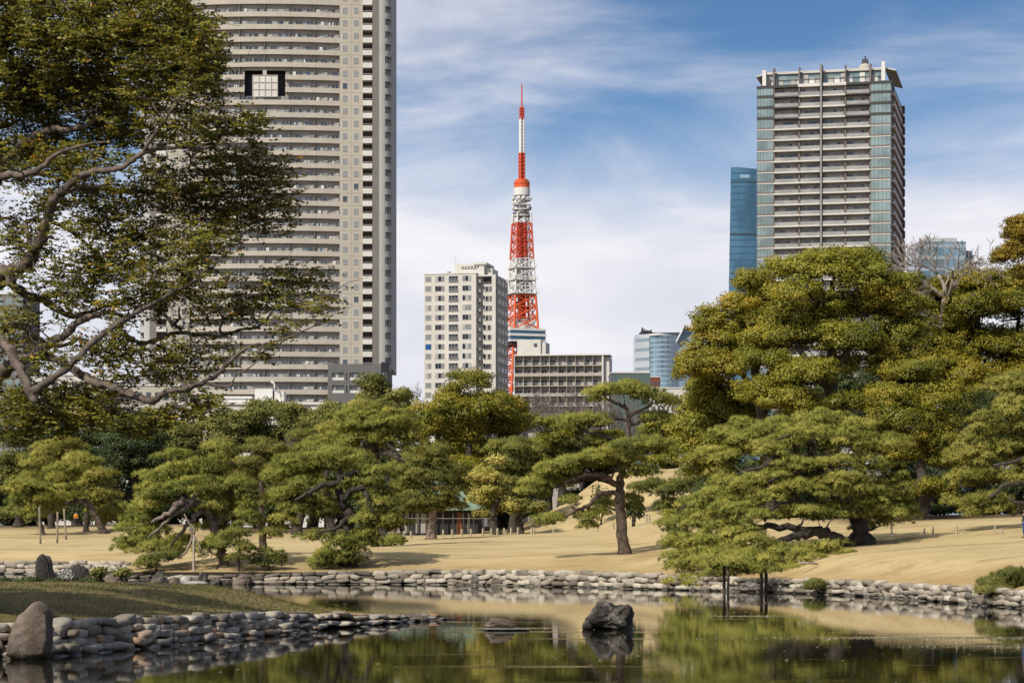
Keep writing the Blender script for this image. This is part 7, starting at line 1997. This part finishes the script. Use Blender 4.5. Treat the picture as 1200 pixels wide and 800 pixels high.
# ------------------------------------------------------------------ visitors
def person(label, x, D, zbase, face, top, legs, hair=(0.02, 0.016, 0.014), hgt=1.66, seed=0, bag=None):
    loc = P(x, HY, D); loc.z = zbase
    root = empty('person', loc, face); tag(root, label, 'person')
    k_ = hgt / 1.7
    def skin(name, verts, edges, rad, m_, sub=2):
        me = bpy.data.meshes.new(name); me.from_pydata([(a * k_, b_ * k_, c * k_) for a, b_, c in verts], edges, [])
        me.materials.append(m_)
        o = link_mesh(name, me, root)
        md = o.modifiers.new('skin', 'SKIN'); md.use_smooth_shade = True
        for i, r_ in enumerate(rad):
            sv = me.skin_vertices[0].data[i]; rr_ = r_ if isinstance(r_, tuple) else (r_, r_)
            sv.radius = (rr_[0] * k_, rr_[1] * k_); sv.use_root = (i == 0)
        s2 = o.modifiers.new('sub', 'SUBSURF'); s2.levels = sub; s2.render_levels = sub
        return o
    rg = random.Random(seed); sw = 0.12 + rg.uniform(0, .08)
    ms = MAT.get('skin') or plain('skin', (0.52, 0.32, 0.23), 0.6, 0.05)
    mt = plain('jacket_cloth', top, 0.85, 0.12, 8); ml = plain('trouser_cloth', legs, 0.85, 0.12, 8); mh = plain('hair', hair, 0.6, 0.1); msh = plain('shoe', (0.03, 0.03, 0.03), .5, .1)
    # body: pelvis root, torso, neck, head, arms, legs in one surface
    v = [(0, 0, .92), (0, 0, 1.15), (0, 0, 1.38), (0, -.01, 1.48), (0, -.02, 1.56), (0, -.02, 1.66),
         (-.18, 0, 1.38), (-.24, .02, 1.12), (-.25, -.06, .90), (-.25, -.09, .82), (.18, 0, 1.38), (.24, .02, 1.12), (.25, -.10, .92), (.25, -.15, .85),
         (-.09, 0, .86), (-.10, -sw * .5, .48), (-.10, sw * .2, .09), (-.10, -.10, .035), (.09, 0, .86), (.10, sw * .4, .48), (.10, sw * .9, .09), (.10, sw * .9 - .12, .035)]
    e = [(0, 1), (1, 2), (2, 3), (3, 4), (4, 5), (2, 6), (6, 7), (7, 8), (8, 9), (2, 10), (10, 11), (11, 12), (12, 13), (0, 14), (14, 15), (15, 16), (16, 17), (0, 18), (18, 19), (19, 20), (20, 21)]
    rd = [(.14, .10), (.13, .095), (.14, .09), .05, (.075, .09), (.07, .085), .055, .045, .035, .04, .055, .045, .035, .04, .085, .06, .04, .035, .085, .06, .04, .035]
    skin('body', v, e, rd, ms)
    v2 = [(0, 0, .90), (0, 0, 1.15), (0, 0, 1.37), (-.18, 0, 1.37), (-.245, .02, 1.12), (-.252, -.055, .92), (.18, 0, 1.37), (.245, .02, 1.12), (.252, -.095, .94), (0, -.005, 1.45)]
    skin('jacket', v2, [(0, 1), (1, 2), (2, 3), (3, 4), (4, 5), (2, 6), (6, 7), (7, 8), (2, 9)], [(.17, .13), (.165, .125), (.165, .115), .075, .062, .052, .075, .062, .052, .07], mt)
    v3 = [(0, 0, .90), (-.09, 0, .85), (-.10, -sw * .5, .48), (-.10, sw * .2, .09), (.09, 0, .85), (.10, sw * .4, .48), (.10, sw * .9, .09)]
    skin('trousers', v3, [(0, 1), (1, 2), (2, 3), (0, 4), (4, 5), (5, 6)], [(.15, .11), .10, .072, .06, .10, .072, .06], ml)
    skin('hair', [(0, .012, 1.60), (0, .0, 1.68), (0, .04, 1.54)], [(0, 1), (0, 2)], [(.088, .085), (.075, .08), (.06, .04)], mh)
    for s_, yy in ((-.10, -.06), (.10, sw * .9 - .08)):
        skin('shoe', [(s_, yy + .06, .045), (s_, yy - .12, .035)], [(0, 1)], [(.05, .045), (.045, .035)], msh)
    for s_ in (-.03, .03):
        mb = MB(); mb.tube([(s_ * k_, -.105 * k_, 1.605 * k_), (s_ * k_, -.118 * k_, 1.605 * k_)], [.011, .009], 0, 6); mb.build('eye', M_framedk, root)
    mb = MB(); mb.prism([(-.016 * k_, -.10 * k_), (.016 * k_, -.10 * k_), (0, -.132 * k_)], 1.555 * k_, 1.59 * k_); mb.build('nose', ms, root)
    return root
DRp = lawn_D(1199, 630, 165)
gzp = lambda x, D: gz(P(x, HY, D).x, D)
person('person in dark jacket and blue trousers cut off by the right edge', 1201.5, DRp, gzp(1201.5, DRp), R(-70), (.035, .04, .05), (.03, .08, .22), seed=1)
person('person in an orange jacket beyond the far left lawn', 89, 282, gzp(89, 282), R(10), (.85, .30, .02), (.05, .05, .07), seed=2)
person('person in a red and dark outfit beyond the lawn left of the orange jacket', 53, 284, gzp(53, 284), R(30), (.50, .05, .05), (.1, .1, .12), seed=3)
person('person in a pale grey coat beyond the leftmost props', 20, 286, gzp(20, 286), R(-20), (.42, .44, .50), (.06, .06, .09), seed=4)
person('person in a brown coat beyond the lawn right of the orange jacket', 105, 285, gzp(105, 285), R(60), (.22, .12, .08), (.05, .05, .05), seed=5)
person('person in a white and red top beyond the lawn by the slim upright pine', 303, 262, gzp(303, 262), R(20), (.62, .30, .26), (.06, .06, .09), seed=6)
